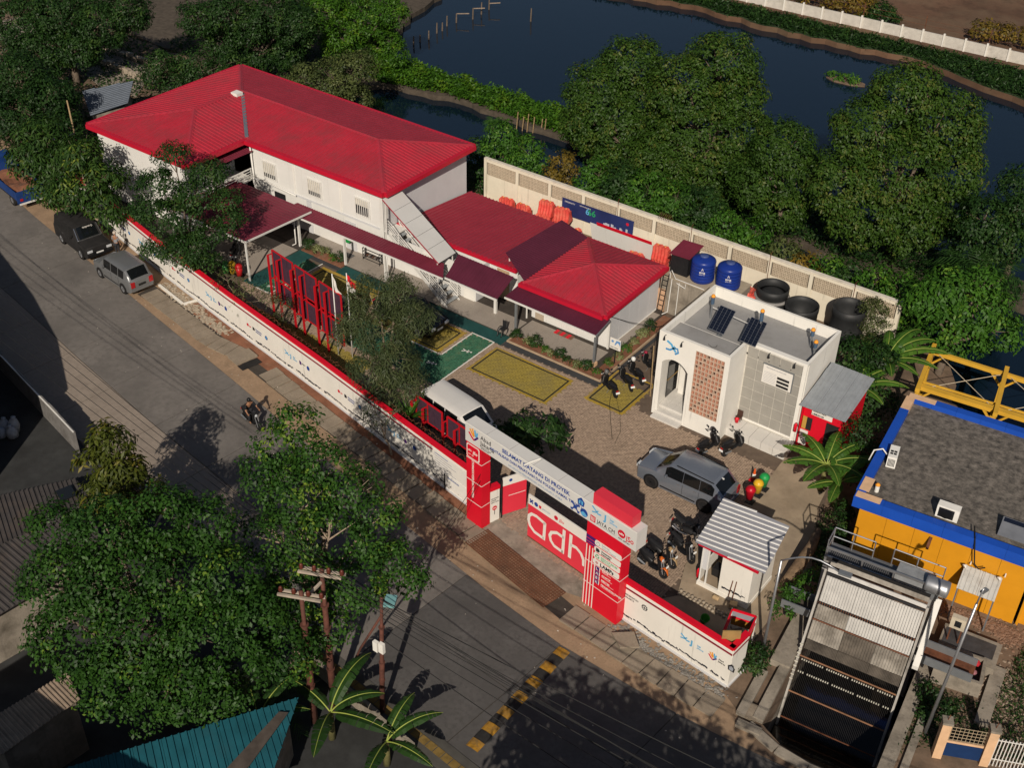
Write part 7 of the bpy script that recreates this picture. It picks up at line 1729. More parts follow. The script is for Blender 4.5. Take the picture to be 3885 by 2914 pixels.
two_wheels('black motorcycle parked in the carport shade',(-10.6,-3.6),(-11.3,-2.5),sport=True)
# ================================================================ VEGETATION
lf_mang = leaf_mat('leaf_mangrove',(.014,.040,.006),(.050,.105,.013),(.115,.125,.025))
lf_dark = leaf_mat('leaf_dark',(.008,.026,.006),(.026,.068,.013),(.065,.115,.022))
lf_ficus = leaf_mat('leaf_ficus',(.010,.036,.006),(.040,.110,.014),(.190,.270,.028))
lf_mango = leaf_mat('leaf_mango',(.012,.040,.008),(.050,.105,.018),(.190,.230,.028))
lf_mango_b = leaf_mat('leaf_mango_brown',(.030,.045,.008),(.090,.110,.014),(.200,.160,.025))
lf_feather = leaf_mat('leaf_feathery',(.030,.048,.020),(.075,.098,.036),(.130,.140,.060))
lf_olive = leaf_mat('leaf_olive',(.030,.048,.014),(.090,.115,.034),(.160,.175,.060))
lf_bright = leaf_mat('leaf_bright',(.020,.065,.008),(.060,.160,.016),(.140,.240,.024))
lf_vine = leaf_mat('leaf_vine',(.020,.070,.006),(.060,.150,.010),(.140,.220,.016))
lf_dry = leaf_mat('leaf_dry',(.060,.055,.012),(.170,.115,.015),(.300,.180,.020))
lf_pale = leaf_mat('leaf_pale',(.080,.110,.030),(.240,.260,.110),(.380,.380,.200))
lf_banana = leaf_mat('leaf_banana',(.030,.085,.012),(.080,.180,.022),(.170,.260,.040),trans=.35,rough=.4)

def leaf_mesh(name,C_,N_,D_,S_,T_,m,asp=.5):
    """one small folded blade per leaf: base, two shoulders, tip"""
    n = len(C_); N_ = N_ / np.maximum(np.linalg.norm(N_,axis=1,keepdims=True),1e-6)
    D_ = D_ - N_ * (D_ * N_).sum(1,keepdims=True); D_ /= np.maximum(np.linalg.norm(D_,axis=1,keepdims=True),1e-6)
    W_ = np.cross(N_,D_); S_ = S_[:,None]
    mid = C_ + D_ * S_ * .45 + N_ * S_ * .06
    v = np.stack([C_ - D_ * S_ * .1,mid + W_ * S_ * asp * .5,C_ + D_ * S_ * .95 - N_ * S_ * .12,mid - W_ * S_ * asp * .5],1).reshape(-1,3)
    me = bpy.data.meshes.new(name)
    me.vertices.add(4 * n); me.vertices.foreach_set('co',v.astype(np.float32).ravel())
    me.loops.add(4 * n); me.loops.foreach_set('vertex_index',np.arange(4 * n,dtype=np.int32))
    me.polygons.add(n); me.polygons.foreach_set('loop_start',np.arange(0,4 * n,4,dtype=np.int32)); me.polygons.foreach_set('loop_total',np.full(n,4,np.int32))
    at = me.attributes.new('tint','FLOAT','FACE'); at.data.foreach_set('value',np.clip(T_,0,1).astype(np.float32))
    me.update(); me.materials.append(m)
    return me
def clumps(lobes,per_m2,cr,seed,low=-.55,squash=.85):
    r_ = np.random.default_rng(seed); cs,ds,rs = [],[],[]
    for i,(x,y,z,R_) in enumerate(lobes):
        k = max(6,int(per_m2 * 4 * math.pi * R_ * R_)); d = r_.normal(size=(k,3)); d /= np.linalg.norm(d,axis=1,keepdims=True)
        d = d[d[:,2] > low]
        c = V(x,y,z) + d * V(R_,R_,R_ * squash) * r_.uniform(.72,1.04,(len(d),1))
        keep = np.ones(len(c),bool)
        for j,(x2,y2,z2,R2) in enumerate(lobes):
            if j != i: keep &= (((c - V(x2,y2,z2)) / V(R2,R2,R2 * squash)) ** 2).sum(1) > .45
        cs.append(c[keep]); ds.append(d[keep])
    cs = np.concatenate(cs); ds = np.concatenate(ds)
    return cs,ds
def foliage(name,lobes,m,seed,per_m2=2.2,cr=.42,per=34,leaf=.2,asp=.5,droop=.25,low=-.55,tone=.5,spread=.28,squash=.85,ragged=.0):
    r_ = np.random.default_rng(seed); cs,ds = clumps(lobes,per_m2,cr,seed,low,squash)
    k = len(cs); sz = cr * r_.uniform(.6,1.35,k); pn = np.maximum(4,(per * (sz / cr) ** 1.5).astype(int))
    idx = np.repeat(np.arange(k),pn); n = len(idx)
    o = r_.normal(size=(n,3)); o /= np.linalg.norm(o,axis=1,keepdims=True); o *= (r_.uniform(.35,1.0,(n,1)) ** .6)
    Cn = cs[idx] + o * sz[idx][:,None] * V(1,1,.8) + ragged * r_.normal(size=(n,3))
    N_ = o * .7 + ds[idx] * .5 + V(0,0,.45) + r_.normal(0,.32,(n,3))
    D_ = o * .8 + r_.normal(0,.6,(n,3)) + V(0,0,-droop)
    ct = np.clip(r_.normal(tone,spread,k),0,1)
    T_ = ct[idx] * .7 + r_.uniform(0,1,n) * .3
    return leaf_mesh(name,Cn,N_,D_,leaf * r_.uniform(.6,1.3,n),T_,m,asp),cs
def trunk_mesh(base,lobes,r0,seed,limbs=9,lean=(0,0)):
    r_ = random.Random(seed); mb = MB(); L_ = np.array(lobes); b = V(*base)
    w = L_[:,3] ** 2; top = (L_[:,:3] * w[:,None]).sum(0) / w.sum(); fork = b + (top - b) * V(.55,.55,.5)
    mb.tube([b - V(0,0,.2),b + (fork - b) * .5 + V(r_.uniform(-.15,.15),r_.uniform(-.15,.15),0),fork],[r0 * 1.15,r0 * .9,r0 * .72],9)
    order = sorted(lobes,key=lambda l: -l[3])[:limbs]
    for l in order:
        e = V(*l[:3]) + V(0,0,l[3] * .3); mdp = fork + (e - fork) * .5 + V(r_.uniform(-.3,.3),r_.uniform(-.3,.3),r_.uniform(0,.4)); mb.tube([fork - V(0,0,.1),mdp,e],[r0 * .55,r0 * .3,r0 * .08],6,False)
        for q in range(4):
            a = r_.uniform(0,6.28); t_ = e + V(math.cos(a),math.sin(a),r_.uniform(-.2,.5)) * l[3] * .75; mb.tube([mdp + (e - mdp) * .5,t_],[r0 * .18,r0 * .04],5,False)
    return mb
def tree(label,base,lobes,m,seed,name='tree',cat='tree',r0=.22,bark_m=bark,group=None,limbs=9,**k):
    t = thing(name,label,cat,tuple(base),0,group)
    trunk_mesh(base,lobes,r0,seed,limbs).build('trunk',bark_m,t,True)
    me,cs = foliage('crown',lobes,m,seed,**k)
    o = bpy.data.objects.new('crown',me); col.objects.link(o); adopt(o,t)
    return t
TL = {
    'T1a':[(0.2,21.1,6.3,2.06),(1.9,22.6,8.3,1.92),(1.1,21.6,4.3,2.68),(3.3,23.5,5.6,2.01),(-0.1,20.6,4.0,1.61),(2.2,22.1,2.0,2.37),(3.9,23.6,3.0,2.03)],
    'T1b':[(6.2,22.6,7.7,2.27),(8.0,24.1,9.5,2.07),(9.1,24.9,7.1,1.71),(7.0,23.0,4.8,2.79),(9.3,24.9,4.5,1.99),(5.6,21.5,2.8,1.98),(8.2,23.5,2.2,2.33),(10.0,24.9,2.2,1.67)],
    'T3':[(14.2,21.7,6.0,1.81),(13.7,20.6,4.0,1.94),(15.4,22.1,4.1,1.73),(15.0,21.1,2.5,1.57)],
    'T2':[(20.7,23.9,10.5,2.01),(22.8,25.2,9.0,2.16),(19.4,22.3,8.6,2.12),(18.8,20.8,5.5,2.0),(21.5,23.1,5.8,2.92),(23.9,25.1,6.1,1.93),(20.5,21.4,3.6,2.15),(23.0,23.1,3.0,1.87),(24.6,24.8,3.8,1.51)],
    'T4':[(28.1,26.2,6.0,1.31),(28.9,25.8,4.5,1.1)],
    'T5':[(27.3,22.0,5.2,1.5),(28.6,23.7,3.4,1.54),(26.8,22.4,3.0,1.22),(29.0,23.0,6.0,1.05)],
    'RB':[(28.4,14.3,4.2,1.6),(30.0,14.9,3.3,1.72),(31.5,15.2,2.2,1.26),(27.5,13.2,3.7,1.15),(29.9,13.8,2.0,1.44),(28.6,13.3,2.6,1.37),(29.9,15.8,4.6,0.98)],
    'VW':[(25.2,10.7,3.0,0.59),(25.6,9.4,2.5,0.69),(26.1,7.8,1.7,0.68),(26.7,6.3,1.0,0.57)],
    'VB':[(26.1,6.8,3.0,1.02),(27.2,6.3,2.1,1.07),(27.4,7.7,2.9,0.98),(27.6,5.0,1.2,0.76),(28.3,6.1,1.5,1.02)],
    'VC':[(29.3,1.6,2.6,0.95),(30.3,1.5,1.7,1.07),(29.9,0.5,1.0,0.83),(29.2,1.0,2.1,0.71)],
    'U1':[(-26.2,26.1,4.3,2.12),(-25.4,27.4,2.3,1.4),(-27.6,25.2,3.4,2.13),(-24.4,27.3,5.0,1.38),(-28.6,23.7,5.2,1.95),(-26.2,27.2,0.8,1.16)],
    'U2':[(-29.3,21.1,4.6,2.01),(-30.4,19.6,5.5,2.0),(-30.9,21.2,1.8,1.64),(-32.2,18.6,4.6,2.02),(-32.7,19.7,1.8,1.73),(-33.2,17.2,5.5,1.81),(-34.6,17.6,3.0,1.64),(-35.2,15.9,5.0,1.7)],
    'U3':[(-21.4,17.0,2.9,2.1),(-20.0,18.2,3.8,1.79),(-22.8,15.9,2.5,1.58),(-20.2,17.9,1.4,1.5),(-22.0,16.4,1.2,1.43),(-23.2,15.6,3.4,1.12)],
    'U4':[(-32.0,12.2,2.8,1.57),(-33.9,11.8,1.7,1.43),(-31.3,13.7,2.0,1.34),(-33.6,10.2,3.4,1.09),(-29.5,13.9,3.1,1.09),(-35.6,10.8,1.4,0.96)],
    'U5a':[(-45.1,6.3,5.0,2.66),(-43.0,8.4,5.7,2.47),(-40.5,10.2,5.0,2.25),(-39.0,11.9,6.0,1.83),(-41.3,8.5,3.2,1.72),(-43.6,6.5,3.0,2.48)],
    'U5b':[(-35.5,-0.8,5.0,2.23),(-32.6,-0.4,4.2,1.9),(-33.3,-2.8,3.4,2.0),(-30.2,-1.2,3.0,1.22),(-31.0,-2.7,2.6,1.61)],
    'U6a':[(-24.7,-6.3,5.5,1.51),(-25.3,-7.4,4.2,1.32),(-23.7,-6.1,3.9,1.64),(-24.2,-7.1,2.8,1.39)],
    'U6b':[(-20.4,-6.6,5.6,1.39),(-18.7,-6.4,4.4,1.19),(-19.3,-7.2,4.1,1.5),(-20.0,-8.2,3.6,1.32),(-18.4,-7.3,3.1,1.06),(-17.5,-7.3,2.4,0.87)],
    'F1':[(-12.8,-5.4,7.4,1.11),(-10.7,-4.6,6.6,1.22),(-12.7,-6.8,6.1,1.28),(-10.5,-5.6,5.6,1.56),(-9.1,-4.8,5.4,0.98),(-11.1,-7.4,4.6,1.79),(-12.4,-8.0,5.0,1.16),(-8.7,-6.3,3.9,1.26),(-9.7,-7.9,3.1,1.55),(-10.8,-8.6,3.3,1.15),(-8.5,-7.5,2.6,0.85),(-8.4,-5.2,4.6,0.86)],
    'F2':[(-5.9,-8.1,2.6,0.83),(-4.6,-7.8,2.1,0.88),(-3.4,-7.5,1.7,0.66),(-4.4,-8.5,1.6,0.71)],
    'F3':[(5.8,-8.5,6.2,1.06),(6.8,-7.5,6.4,1.01),(8.0,-7.7,5.3,1.05),(7.0,-8.9,4.9,1.39),(5.7,-9.5,5.3,0.86),(8.1,-9.3,3.5,1.19),(7.2,-10.1,3.3,1.1),(9.0,-9.4,2.6,0.86),(8.3,-10.4,2.2,0.81),(5.5,-10.2,4.7,0.62),(8.5,-7.1,5.4,0.62)],
    'F3b':[(-2.2,-7.3,2.2,0.54),(-2.4,-7.3,1.0,0.55)],
    'F4':[(9.0,-12.2,2.6,0.51),(9.5,-11.8,1.7,0.56),(9.0,-12.2,1.4,0.52),(10.0,-11.4,2.5,0.37)],
    'PL':[(15.7,-8.4,2.3,0.78),(16.7,-7.6,2.3,0.73),(14.9,-9.0,2.2,0.64),(17.2,-7.4,1.6,0.51),(16.0,-8.4,1.3,0.65)],
    'FG1':[(5.2,-24.2,6.2,0.84),(4.8,-24.9,5.3,0.81),(5.7,-24.3,4.9,1.02),(6.7,-24.0,3.9,0.85),(5.2,-25.1,3.9,0.94),(6.2,-24.6,3.2,0.86)],
    'FG2':[(10.1,-30.1,8.1,0.92),(11.6,-29.0,8.1,1.2),(12.9,-27.4,8.5,1.05),(14.3,-26.5,8.3,0.89),(11.1,-30.9,6.9,1.21),(12.7,-29.7,6.9,1.63),(14.2,-28.1,7.1,1.52),(15.6,-27.2,7.0,1.17),(12.5,-31.5,5.5,1.46),(14.4,-30.1,5.5,1.71),(16.1,-28.8,5.5,1.52),(17.2,-27.4,6.0,1.1),(14.4,-31.6,4.3,1.2),(16.3,-30.2,4.2,1.19),(17.7,-28.7,4.6,1.07)],
    'FG3':[(13.8,-21.1,9.5,0.75),(13.6,-22.1,9.0,0.86),(15.3,-21.5,8.5,0.89),(13.6,-23.2,8.2,0.75),(16.7,-21.4,7.8,1.03),(15.2,-22.8,7.6,1.15),(18.0,-21.3,7.1,0.88),(17.0,-22.8,6.6,1.21),(15.2,-24.3,6.5,1.04),(19.4,-21.9,5.8,0.84),(18.5,-23.2,5.4,1.13),(17.2,-24.6,5.2,1.14),(20.2,-21.9,5.4,0.55),(16.3,-25.6,4.9,0.85),(18.6,-24.7,4.2,0.73)],
}
g_ = 'trees on the far bank of the rear channel'
big = dict(per_m2=3.0,cr=.44,per=42,leaf=.21,low=-.92)
for k_ in ('T1a','T1b','T2','T3'): TL[k_] = [(x,y,z,r * 1.18) for x,y,z,r in TL[k_]]
tree('broad round tree at the left of the pond-side clump',(2.0,23.5,-.6),TL['T1a'],lf_mang,11,r0=.3,group=g_,**big)
tree('broad round tree in the middle of the pond-side clump',(7.8,24.5,-.6),TL['T1b'],lf_mang,12,r0=.32,group=g_,tone=.58,**big)
tree('lower green tree filling the gap between the two big clumps',(14.8,22.5,-.6),TL['T3'],lf_mang,13,group=g_,tone=.42,**big)
tree('tall many-headed tree nearest the floating weed islet',(21.8,24.4,-.6),TL['T2'],lf_mang,14,r0=.34,group=g_,tone=.62,**big)
tree('tree cut by the right picture edge above the channel',(28.8,26,-.6),TL['T4'],lf_dark,15,group=g_,**big)
tree('dark tree with a palm in front at the right edge',(28.2,23.5,-.6),TL['T5'],lf_dark,16,group=g_,**big)
tree('leafy tree behind the tall banana by the yellow gantry',(29.4,12.5,0),TL['RB'],lf_bright,17,leaf=.26,per_m2=2.6,cr=.46,per=32,tone=.42,spread=.3)
tree('creeper heaped over the end of the rear wall',(25.6,12.6,0),[(25.3,12.2,2.9,.75),(25.6,11.6,2.2,.8),(25.9,10.9,1.4,.8),(26.2,10.2,.7,.7)],lf_olive,18,'creeper','creeper',r0=.06,leaf=.12,per_m2=5,cr=.26,per=36)
tree('leafy shrub between the black tub and the red shed',(27,6.5,0),TL['VB'],lf_dark,19,'shrub','shrub',r0=.08,leaf=.2,per_m2=3)
tree('low weeds between red shed and blue parapet',(29.6,1.2,0),TL['VC'],lf_dark,20,'shrub','shrub',r0=.06,leaf=.16,per_m2=3)
tree('vine-draped bright green trees at the pond corner',(-26.4,25.6,-.6),TL['U1'] + [(-24.8,27.6,1.2,1.3),(-27.6,26.6,1.4,1.6),(-29,25.4,1.8,1.6),(-26,27.8,2.6,1.2)],lf_vine,21,r0=.25,leaf=.2,per_m2=3.2,cr=.36,per=38,tone=.5,low=-.9)
tree('dark wood behind the far left roof slope',(-32,19.6,-.3),TL['U2'],lf_dark,22,r0=.25,tone=.5,**big)
tree('pale olive tree right behind the back roof slope',(-21.2,17.0,-.4),TL['U3'],lf_olive,23,r0=.18,leaf=.22,per_m2=2.6,cr=.40,per=34,tone=.55)
tree('bushy tree behind the left roof corner',(-32.3,12,0),TL['U4'],lf_dark,24,r0=.16,leaf=.2,per_m2=2.8,tone=.6)
tree('large dark tree in the top left corner',(-42,8,0),TL['U5a'],lf_dark,25,r0=.3,tone=.45,**big)
tree('large dark tree at the left edge above the blue truck',(-32.6,-1.8,0),TL['U5b'],lf_dark,26,r0=.26,tone=.38,**big)
mg = dict(leaf=.34,asp=.30,droop=.8,per_m2=2.4,cr=.45,per=30)
tree('mango tree beside the blue truck',(-24.4,-6.3,0),TL['U6a'],lf_mango,27,r0=.16,tone=.34,**mg)
tree('mango tree with lime-green shoots over the black wagon',(-19.7,-6.7,0),TL['U6b'],lf_mango,28,r0=.16,tone=.45,spread=.38,bark_m=bark_pale,**mg)
tree('flat-tiered green tree overhanging the carport and wall',(-11.6,-6.6,0),TL['F1'],lf_dark,29,r0=.16,leaf=.17,per_m2=3.0,cr=.40,per=46,tone=.62,squash=.55,low=-.3)
tree('thin grey-green shrub leaning over the wall by the carport bins',(-5.3,-7.6,0),TL['F2'],lf_olive,30,'shrub','shrub',r0=.05,bark_m=bark_pale,leaf=.2,asp=.2,per_m2=1.5,cr=.38,per=22)
tree('dense feathery grey-green tree in front of the black car',(7.4,-9.3,0),TL['F3'],lf_feather,31,r0=.15,bark_m=bark_pale,leaf=.24,asp=.17,droop=.5,per_m2=3.4,cr=.40,per=62,tone=.5)
tree('small bush at the foot of the first red screen frame',(-2.3,-7.3,0),TL['F3b'],lf_feather,32,'shrub','shrub',r0=.04,leaf=.16,asp=.25,per_m2=4,cr=.25,per=30)
tree('slender sapling growing outside the white wall',(10.1,-11.9,0),TL['F4'],lf_feather,33,'sapling','sapling',r0=.06,bark_m=bark_pale,leaf=.22,asp=.2,per_m2=2.5,cr=.26,per=16)
tree('dark frangipani with long leaves behind the lettered beam',(16.0,-8.3,0),TL['PL'],lf_dark,34,'frangipani','tree',r0=.09,leaf=.36,asp=.36,droop=.1,per_m2=3.6,cr=.30,per=16,tone=.5)
tree('mango tree with bronze shoots across the road',(5.6,-24.6,0),TL['FG1'],lf_mango_b,35,r0=.18,tone=.5,spread=.3,leaf=.32,asp=.30,droop=.9,per_m2=3.0,cr=.40,per=32)
tree('huge dark leafy tree in the lower left foreground',(14.2,-29.6,0),[(x,y,z,r * 1.22) for x,y,z,r in TL['FG2']] + [(17.3,-26.3,5.0,1.3),(18.4,-26.9,4.4,1.2),(17.0,-29.4,3.4,1.2),(12.2,-28.2,6.2,1.3),(10.8,-29.6,5.2,1.2),(15.2,-31.0,3.2,1.2)],lf_ficus,36,r0=.34,tone=.36,spread=.26,leaf=.16,per_m2=3.4,cr=.34,per=40,asp=.6,ragged=.08)
tree('tall bright leafy tree overhanging the road in the foreground',(16.2,-24.9,0),[(x,y,z,r * 1.2) for x,y,z,r in TL['FG3']] + [(18.2,-22.2,6.4,.9),(16.2,-23.6,6.6,1.1),(14.4,-22.4,8.0,.9)],lf_ficus,37,r0=.26,tone=.52,spread=.3,bark_m=bark_pale,leaf=.16,per_m2=3.4,cr=.32,per=34,asp=.62,ragged=.08)
# shrubs behind the breeze-block wall, one after the other
S_ = [(-5.6,2.7,.8),(-3.4,4.3,1.1),(-1.2,3.8,1.09),(-4.3,2.1,.79),(1.7,3.7,.88),(4.5,3.9,1.11),(6.5,3.8,1.47),(8.4,3.8,1.57),(10.3,3.8,1.5),(12.3,4.0,1.48),(14.0,3.4,1.12),(16.0,3.3,1.05),(18.1,2.9,.99),(19.7,2.4,.98),(21.2,2.6,1.09),(22.5,2.7,1.08),(24.1,2.8,1.25),(25.7,2.9,1.24)]
S_lab = ['first low shrub behind the wall at the office corner','papaya-like shrub rising behind the wall near the office','leafy shrub behind the wall over the first red barriers','small shrub hugging the wall beside the office corner','yellow-brown withered shrub behind the wall above the banner start','green shrub behind the wall above the banner number','large shrub bulging over the wall above the banner middle','large shrub hanging over the wall above the banner end','bright shrub overhanging the wall behind the pavilion','dense shrub behind the wall over the tall barrier stack','shrub behind the wall above the pump cabinet','shrub behind the wall above the blue tanks','yellowing shrub behind the wall over the barrier heap','withered yellow shrub behind the wall over the first black tub','low green shrub behind the wall over the middle tub','green shrub behind the wall right of the middle tub','shrub behind the wall above the lone black tub','last shrub behind the wall beside the creeper']
for i,(x,z,r_) in enumerate(S_):
    m_ = lf_dry if i in (4,13) else lf_olive if i == 12 else lf_bright if i % 3 else lf_dark
    lob = [(x,14.9,z,r_),(x + .5 * r_,15.4,z - r_ * .8,r_ * .85),(x - .5 * r_,14.6,max(1.0,z - r_ * .9),r_ * .8),(x,15.2,max(.8,z - r_ * 1.6),r_ * .9)]
    tree(S_lab[i],(x,15.0,0),lob,m_,60 + i,'shrub','shrub',r0=.06,group='shrubs behind the rear wall',leaf=.22,per_m2=2.8,cr=.36,per=26,tone=.48)
# planting along the porch
def bush(label,x,y,r_,m,seed,z=None): 
    return tree(label,(x,y,.05),[(x,y,(z or r_ * .85) + .08,r_)],m,seed,'planting','shrub',r0=.02,limbs=1,group='small plants in the porch beds',leaf=.10,per_m2=26,cr=.12,per=14)
beds = thing('planting_bed','kerbed soil bed in front of the pavilion porch','flower bed',(12,.35,0))
MB().bx(8.5,.02,0,14.75,.76,.07).build('soil',laterite,beds); MB().bx(14.12,.77,0,14.75,8.0,.068).build('soil',laterite,beds)
for a,b in (((8.42,-.03),(14.9,-.03)),((14.86,.02),(14.86,8.0)),((8.45,.02),(8.45,.78))): MB().bar((a[0],a[1],.06),(b[0],b[1],.06),.09,.12).build('kerb',mat('kerb_tan',(.40,.29,.19),.9),beds)
bed2 = thing('planting_bed','narrow soil bed beside the carport post','flower bed',(-6.5,.3,0)); MB().bx(-8.35,.08,0,-4.85,.86,.10).build('soil',laterite,bed2)
for i,(x,y,r_,k,lab) in enumerate(((-8.0,.5,.42,0,'round dark bush nearest the carport downpipe'),(-7.15,.45,.36,1,'pale variegated plant second from the carport'),(-6.75,.62,.32,1,'pale plant in the middle of the carport bed'),(-5.85,.35,.28,2,'yellow-green plant beside the dark bush by the post'),(-5.4,.6,.40,0,'round dark bush nearest the second canopy post'),
    (8.75,.45,.36,0,'dark round bush at the start of the pavilion bed'),(9.6,.42,.30,1,'pale leafy plant next to the tall dark bush'),(10.05,.5,.42,0,'tall dark bush in the pavilion bed'),(10.75,.45,.22,2,'low plant in the middle of the pavilion bed'),(11.2,.2,.26,1,'pale plant low at the kerb of the pavilion bed'),(11.8,.5,.34,0,'dark bush before the striped mat'),(12.4,.3,.26,0,'small dark plant at the kerb before the striped mat'),(13.05,.35,.26,1,'pale plant nearest the right porch post'),(13.6,.45,.36,0,'dark bush at the right porch post'),(14.4,.4,.24,2,'plant at the very corner of the pavilion bed'),
    (14.42,1.5,.26,2,'plant left of the small sign'),(14.5,2.45,.26,1,'pale plant right behind the small sign'),(14.42,3.3,.3,2,'creeping plant beside the scooters'),(14.42,4.2,.26,1,'yellowish plant halfway along the side bed'),(14.4,5.2,.36,1,'pale plant at the upper part of the side bed'),(14.35,6.1,.42,0,'dark grassy bush at the upper end of the side bed'))):
    bush(lab,x,y,r_,(lf_dark,lf_pale,lf_bright)[k],100 + i)
# bananas: long torn blades on arching midribs
def banana(label,base,h,specs,seed,m=lf_banana):
    t = thing('banana_plant',label,'banana plant',tuple(base),0,'banana plants'); r_ = random.Random(seed); b = V(*base)
    MB().tube([b - V(0,0,.1),b + V(.03,0,h * .5),b + V(.05,.03,h)],[.16,.13,.08],9).build('stem',mat('banana_stem',(.13,.12,.045),.8,var=.3),t,True)
    for az,L,el,w in specs:
        d = V(math.cos(R(az)),math.sin(R(az)),0); n = 16; mid = []; p = b + V(.04,.02,h * .96)
        for k in range(n + 1):
            s = k / n; e = R(el) * (1 - 1.55 * s); mid.append(p.copy()); p = p + (d * math.cos(e) + V(0,0,math.sin(e))) * L / n
        sd = V(-d[1],d[0],0); me_v,me_f,tt = [],[],[]
        base_t = r_.uniform(.25,.75)
        for side in (-1,1):
            for k in range(2,n):
                s0,s1 = k / n,(k + 1) / n; prof = lambda s: w * (math.sin(math.pi * min(1,max(0,(s - .08) / .92)) ** .75) ** .6)
                tear = r_.uniform(0,.05) * (r_.random() < .5); a0,a1 = mid[k],mid[k + 1] - (mid[k + 1] - mid[k]) * tear * 4
                dr = r_.uniform(.05,.30); q = len(me_v)
                o0 = a0 + sd * side * prof(s0) - V(0,0,prof(s0) * dr); o1 = a1 + sd * side * prof(s1) - V(0,0,prof(s1) * (dr + r_.uniform(-.1,.1)))
                m0 = a0 + sd * side * prof(s0) * .5 + V(0,0,prof(s0) * .08); m1 = a1 + sd * side * prof(s1) * .5 + V(0,0,prof(s1) * .08)
                me_v += [tuple(x) for x in (a0,a1,m1,m0,o1,o0)]; me_f += [(q,q + 1,q + 2,q + 3),(q + 3,q + 2,q + 4,q + 5)]; tt += [base_t + r_.uniform(-.12,.12)] * 2
        mb = MB(); mb.v,mb.f = me_v,me_f; lf_ = mb.build('leaf',m,t)
        at = lf_.data.attributes.new('tint','FLOAT','FACE'); at.data.foreach_set('value',np.clip(tt,0,1).astype(np.float32))
        adopt(MB().tube([x + V(0,0,.015) for x in mid],[.035 * (1 - .8 * k / n) for k in range(n + 1)],5,False).build('midrib',mat('midrib',(.25,.30,.06),.6),None,True),lf_)
banana('tall banana plant with upright blades behind the red shed',(27.6,8.0,0),2.6,[(75,3.4,70,.36),(52,3.4,62,.40),(30,3.6,52,.40),(5,3.0,45,.34),(-20,2.4,40,.28),(110,2.6,60,.3),(160,2.0,40,.26),(-60,2.2,45,.3)],1)
banana('smaller banana plant with a long leftward blade behind the shed roof',(27.2,5.6,0),2.0,[(165,2.6,45,.30),(60,2.4,60,.32),(20,2.8,50,.32),(-30,2.2,40,.28),(100,2.4,65,.3)],2)
banana('banana plant spreading over the yard corner by the red shed',(28.5,-.9,0),1.7,[(100,2.5,55,.34),(60,2.6,55,.34),(25,2.8,45,.34),(150,2.3,40,.32),(190,2.4,35,.34),(225,2.4,35,.36),(265,2.4,35,.36),(310,2.2,40,.32),(350,2.4,40,.3)],3)
banana('banana plant beside it against the blue parapet',(29.5,-1.5,0),1.5,[(70,2.6,60,.32),(20,2.4,50,.3),(280,2.2,35,.32),(240,2.0,30,.3),(130,2.0,50,.28)],4)
banana('foreground banana plant with a tall lit blade by the leaning poles',(19.8,-26.4,0),1.6,[(95,3.2,68,.36),(10,3.0,30,.38),(180,2.2,40,.32),(-60,2.6,40,.34),(50,2.4,55,.3)],5,lf_dark)  # dark leaf colour stands in for shade on this plant
banana('foreground banana plant at the bottom edge near the hump',(22.3,-26.0,0),1.4,[(60,2.6,55,.3),(100,2.4,55,.3),(0,2.4,35,.3),(-70,2.2,35,.3)],6,lf_dark)  # shade put into the leaf colour here too
banana('small foreground banana beside the teal roof',(18.0,-28.4,0),1.8,[(90,2.4,60,.28),(150,2.0,50,.26),(40,2.2,50,.28)],7,lf_dark)  # dark leaves again in place of shade
# rosette and palm plants
def rosette(label,base,n,L,w,m,seed,stem=.4,name='spiky_plant',el=(20,80),fr=False):
    t = thing(name,label,'palm' if fr else 'plant',tuple(base)); r_ = np.random.default_rng(seed); b = V(*base)
    MB().tube([b - V(0,0,.1),b + V(0,0,stem)],[.10,.07],7).build('stem',bark,t,True)
    mb = MB(); tt = []
    for k in range(n):
        az = k * 2.399; e = R(r_.uniform(*el)); d0 = V(math.cos(az),math.sin(az),0); sd = V(-d0[1],d0[0],0); p = b + V(0,0,stem); seg = 5; prev = p; l_ = L * r_.uniform(.75,1.1)
        for s in range(seg):
            ee = e - R(70) * s / seg * (1.2 if fr else .8); q = prev + (d0 * math.cos(ee) + V(0,0,math.sin(ee))) * l_ / seg
            if fr:
                for u_ in np.linspace(0,.9,4):
                    c = prev + (q - prev) * u_
                    for side in (-1,1): e2 = c + sd * side * w * (1 - .5 * abs(s / seg - .4)) + (q - prev) * 1.0 - V(0,0,w * .35); mb.poly([c,c + (q - prev) * .16,e2]); tt.append(r_.uniform(.2,.8))
            else:
                w0 = w * (1 - s / seg) + .004; w1 = w * (1 - (s + 1) / seg) + .002; mb.poly([prev - sd * w0,prev + sd * w0,q + sd * w1,q - sd * w1]); tt.append(r_.uniform(.2,.8))
            prev = q
    o = mb.build('fronds',m,t); at = o.data.attributes.new('tint','FLOAT','FACE'); at.data.foreach_set('value',np.array(tt,np.float32))
rosette('spiky pandan rosette behind the wall left of the white van',(9.8,-10.2,0),60,1.5,.05,lf_bright,1,1.1)
rosette('second spiky plant half hidden by the feathery tree',(8.9,-10.2,0),40,1.3,.045,lf_dark,2,.9)
rosette('feather palm in front of the dark tree at the right edge',(28.6,20.5,-.5),18,3.2,.7,lf_dark,3,2.6,'palm',(25,75),True)
rosette('small palm in the dark yard by the leaning poles',(17.2,-26.9,0),14,2.0,.45,lf_dark,4,.8,'palm',(30,70),True)
rosette('papaya-like plant rising above the rear wall near the office',(-5.0,16.0,-.2),18,.95,.3,lf_bright,5,4.6,'papaya',(0,50),True)
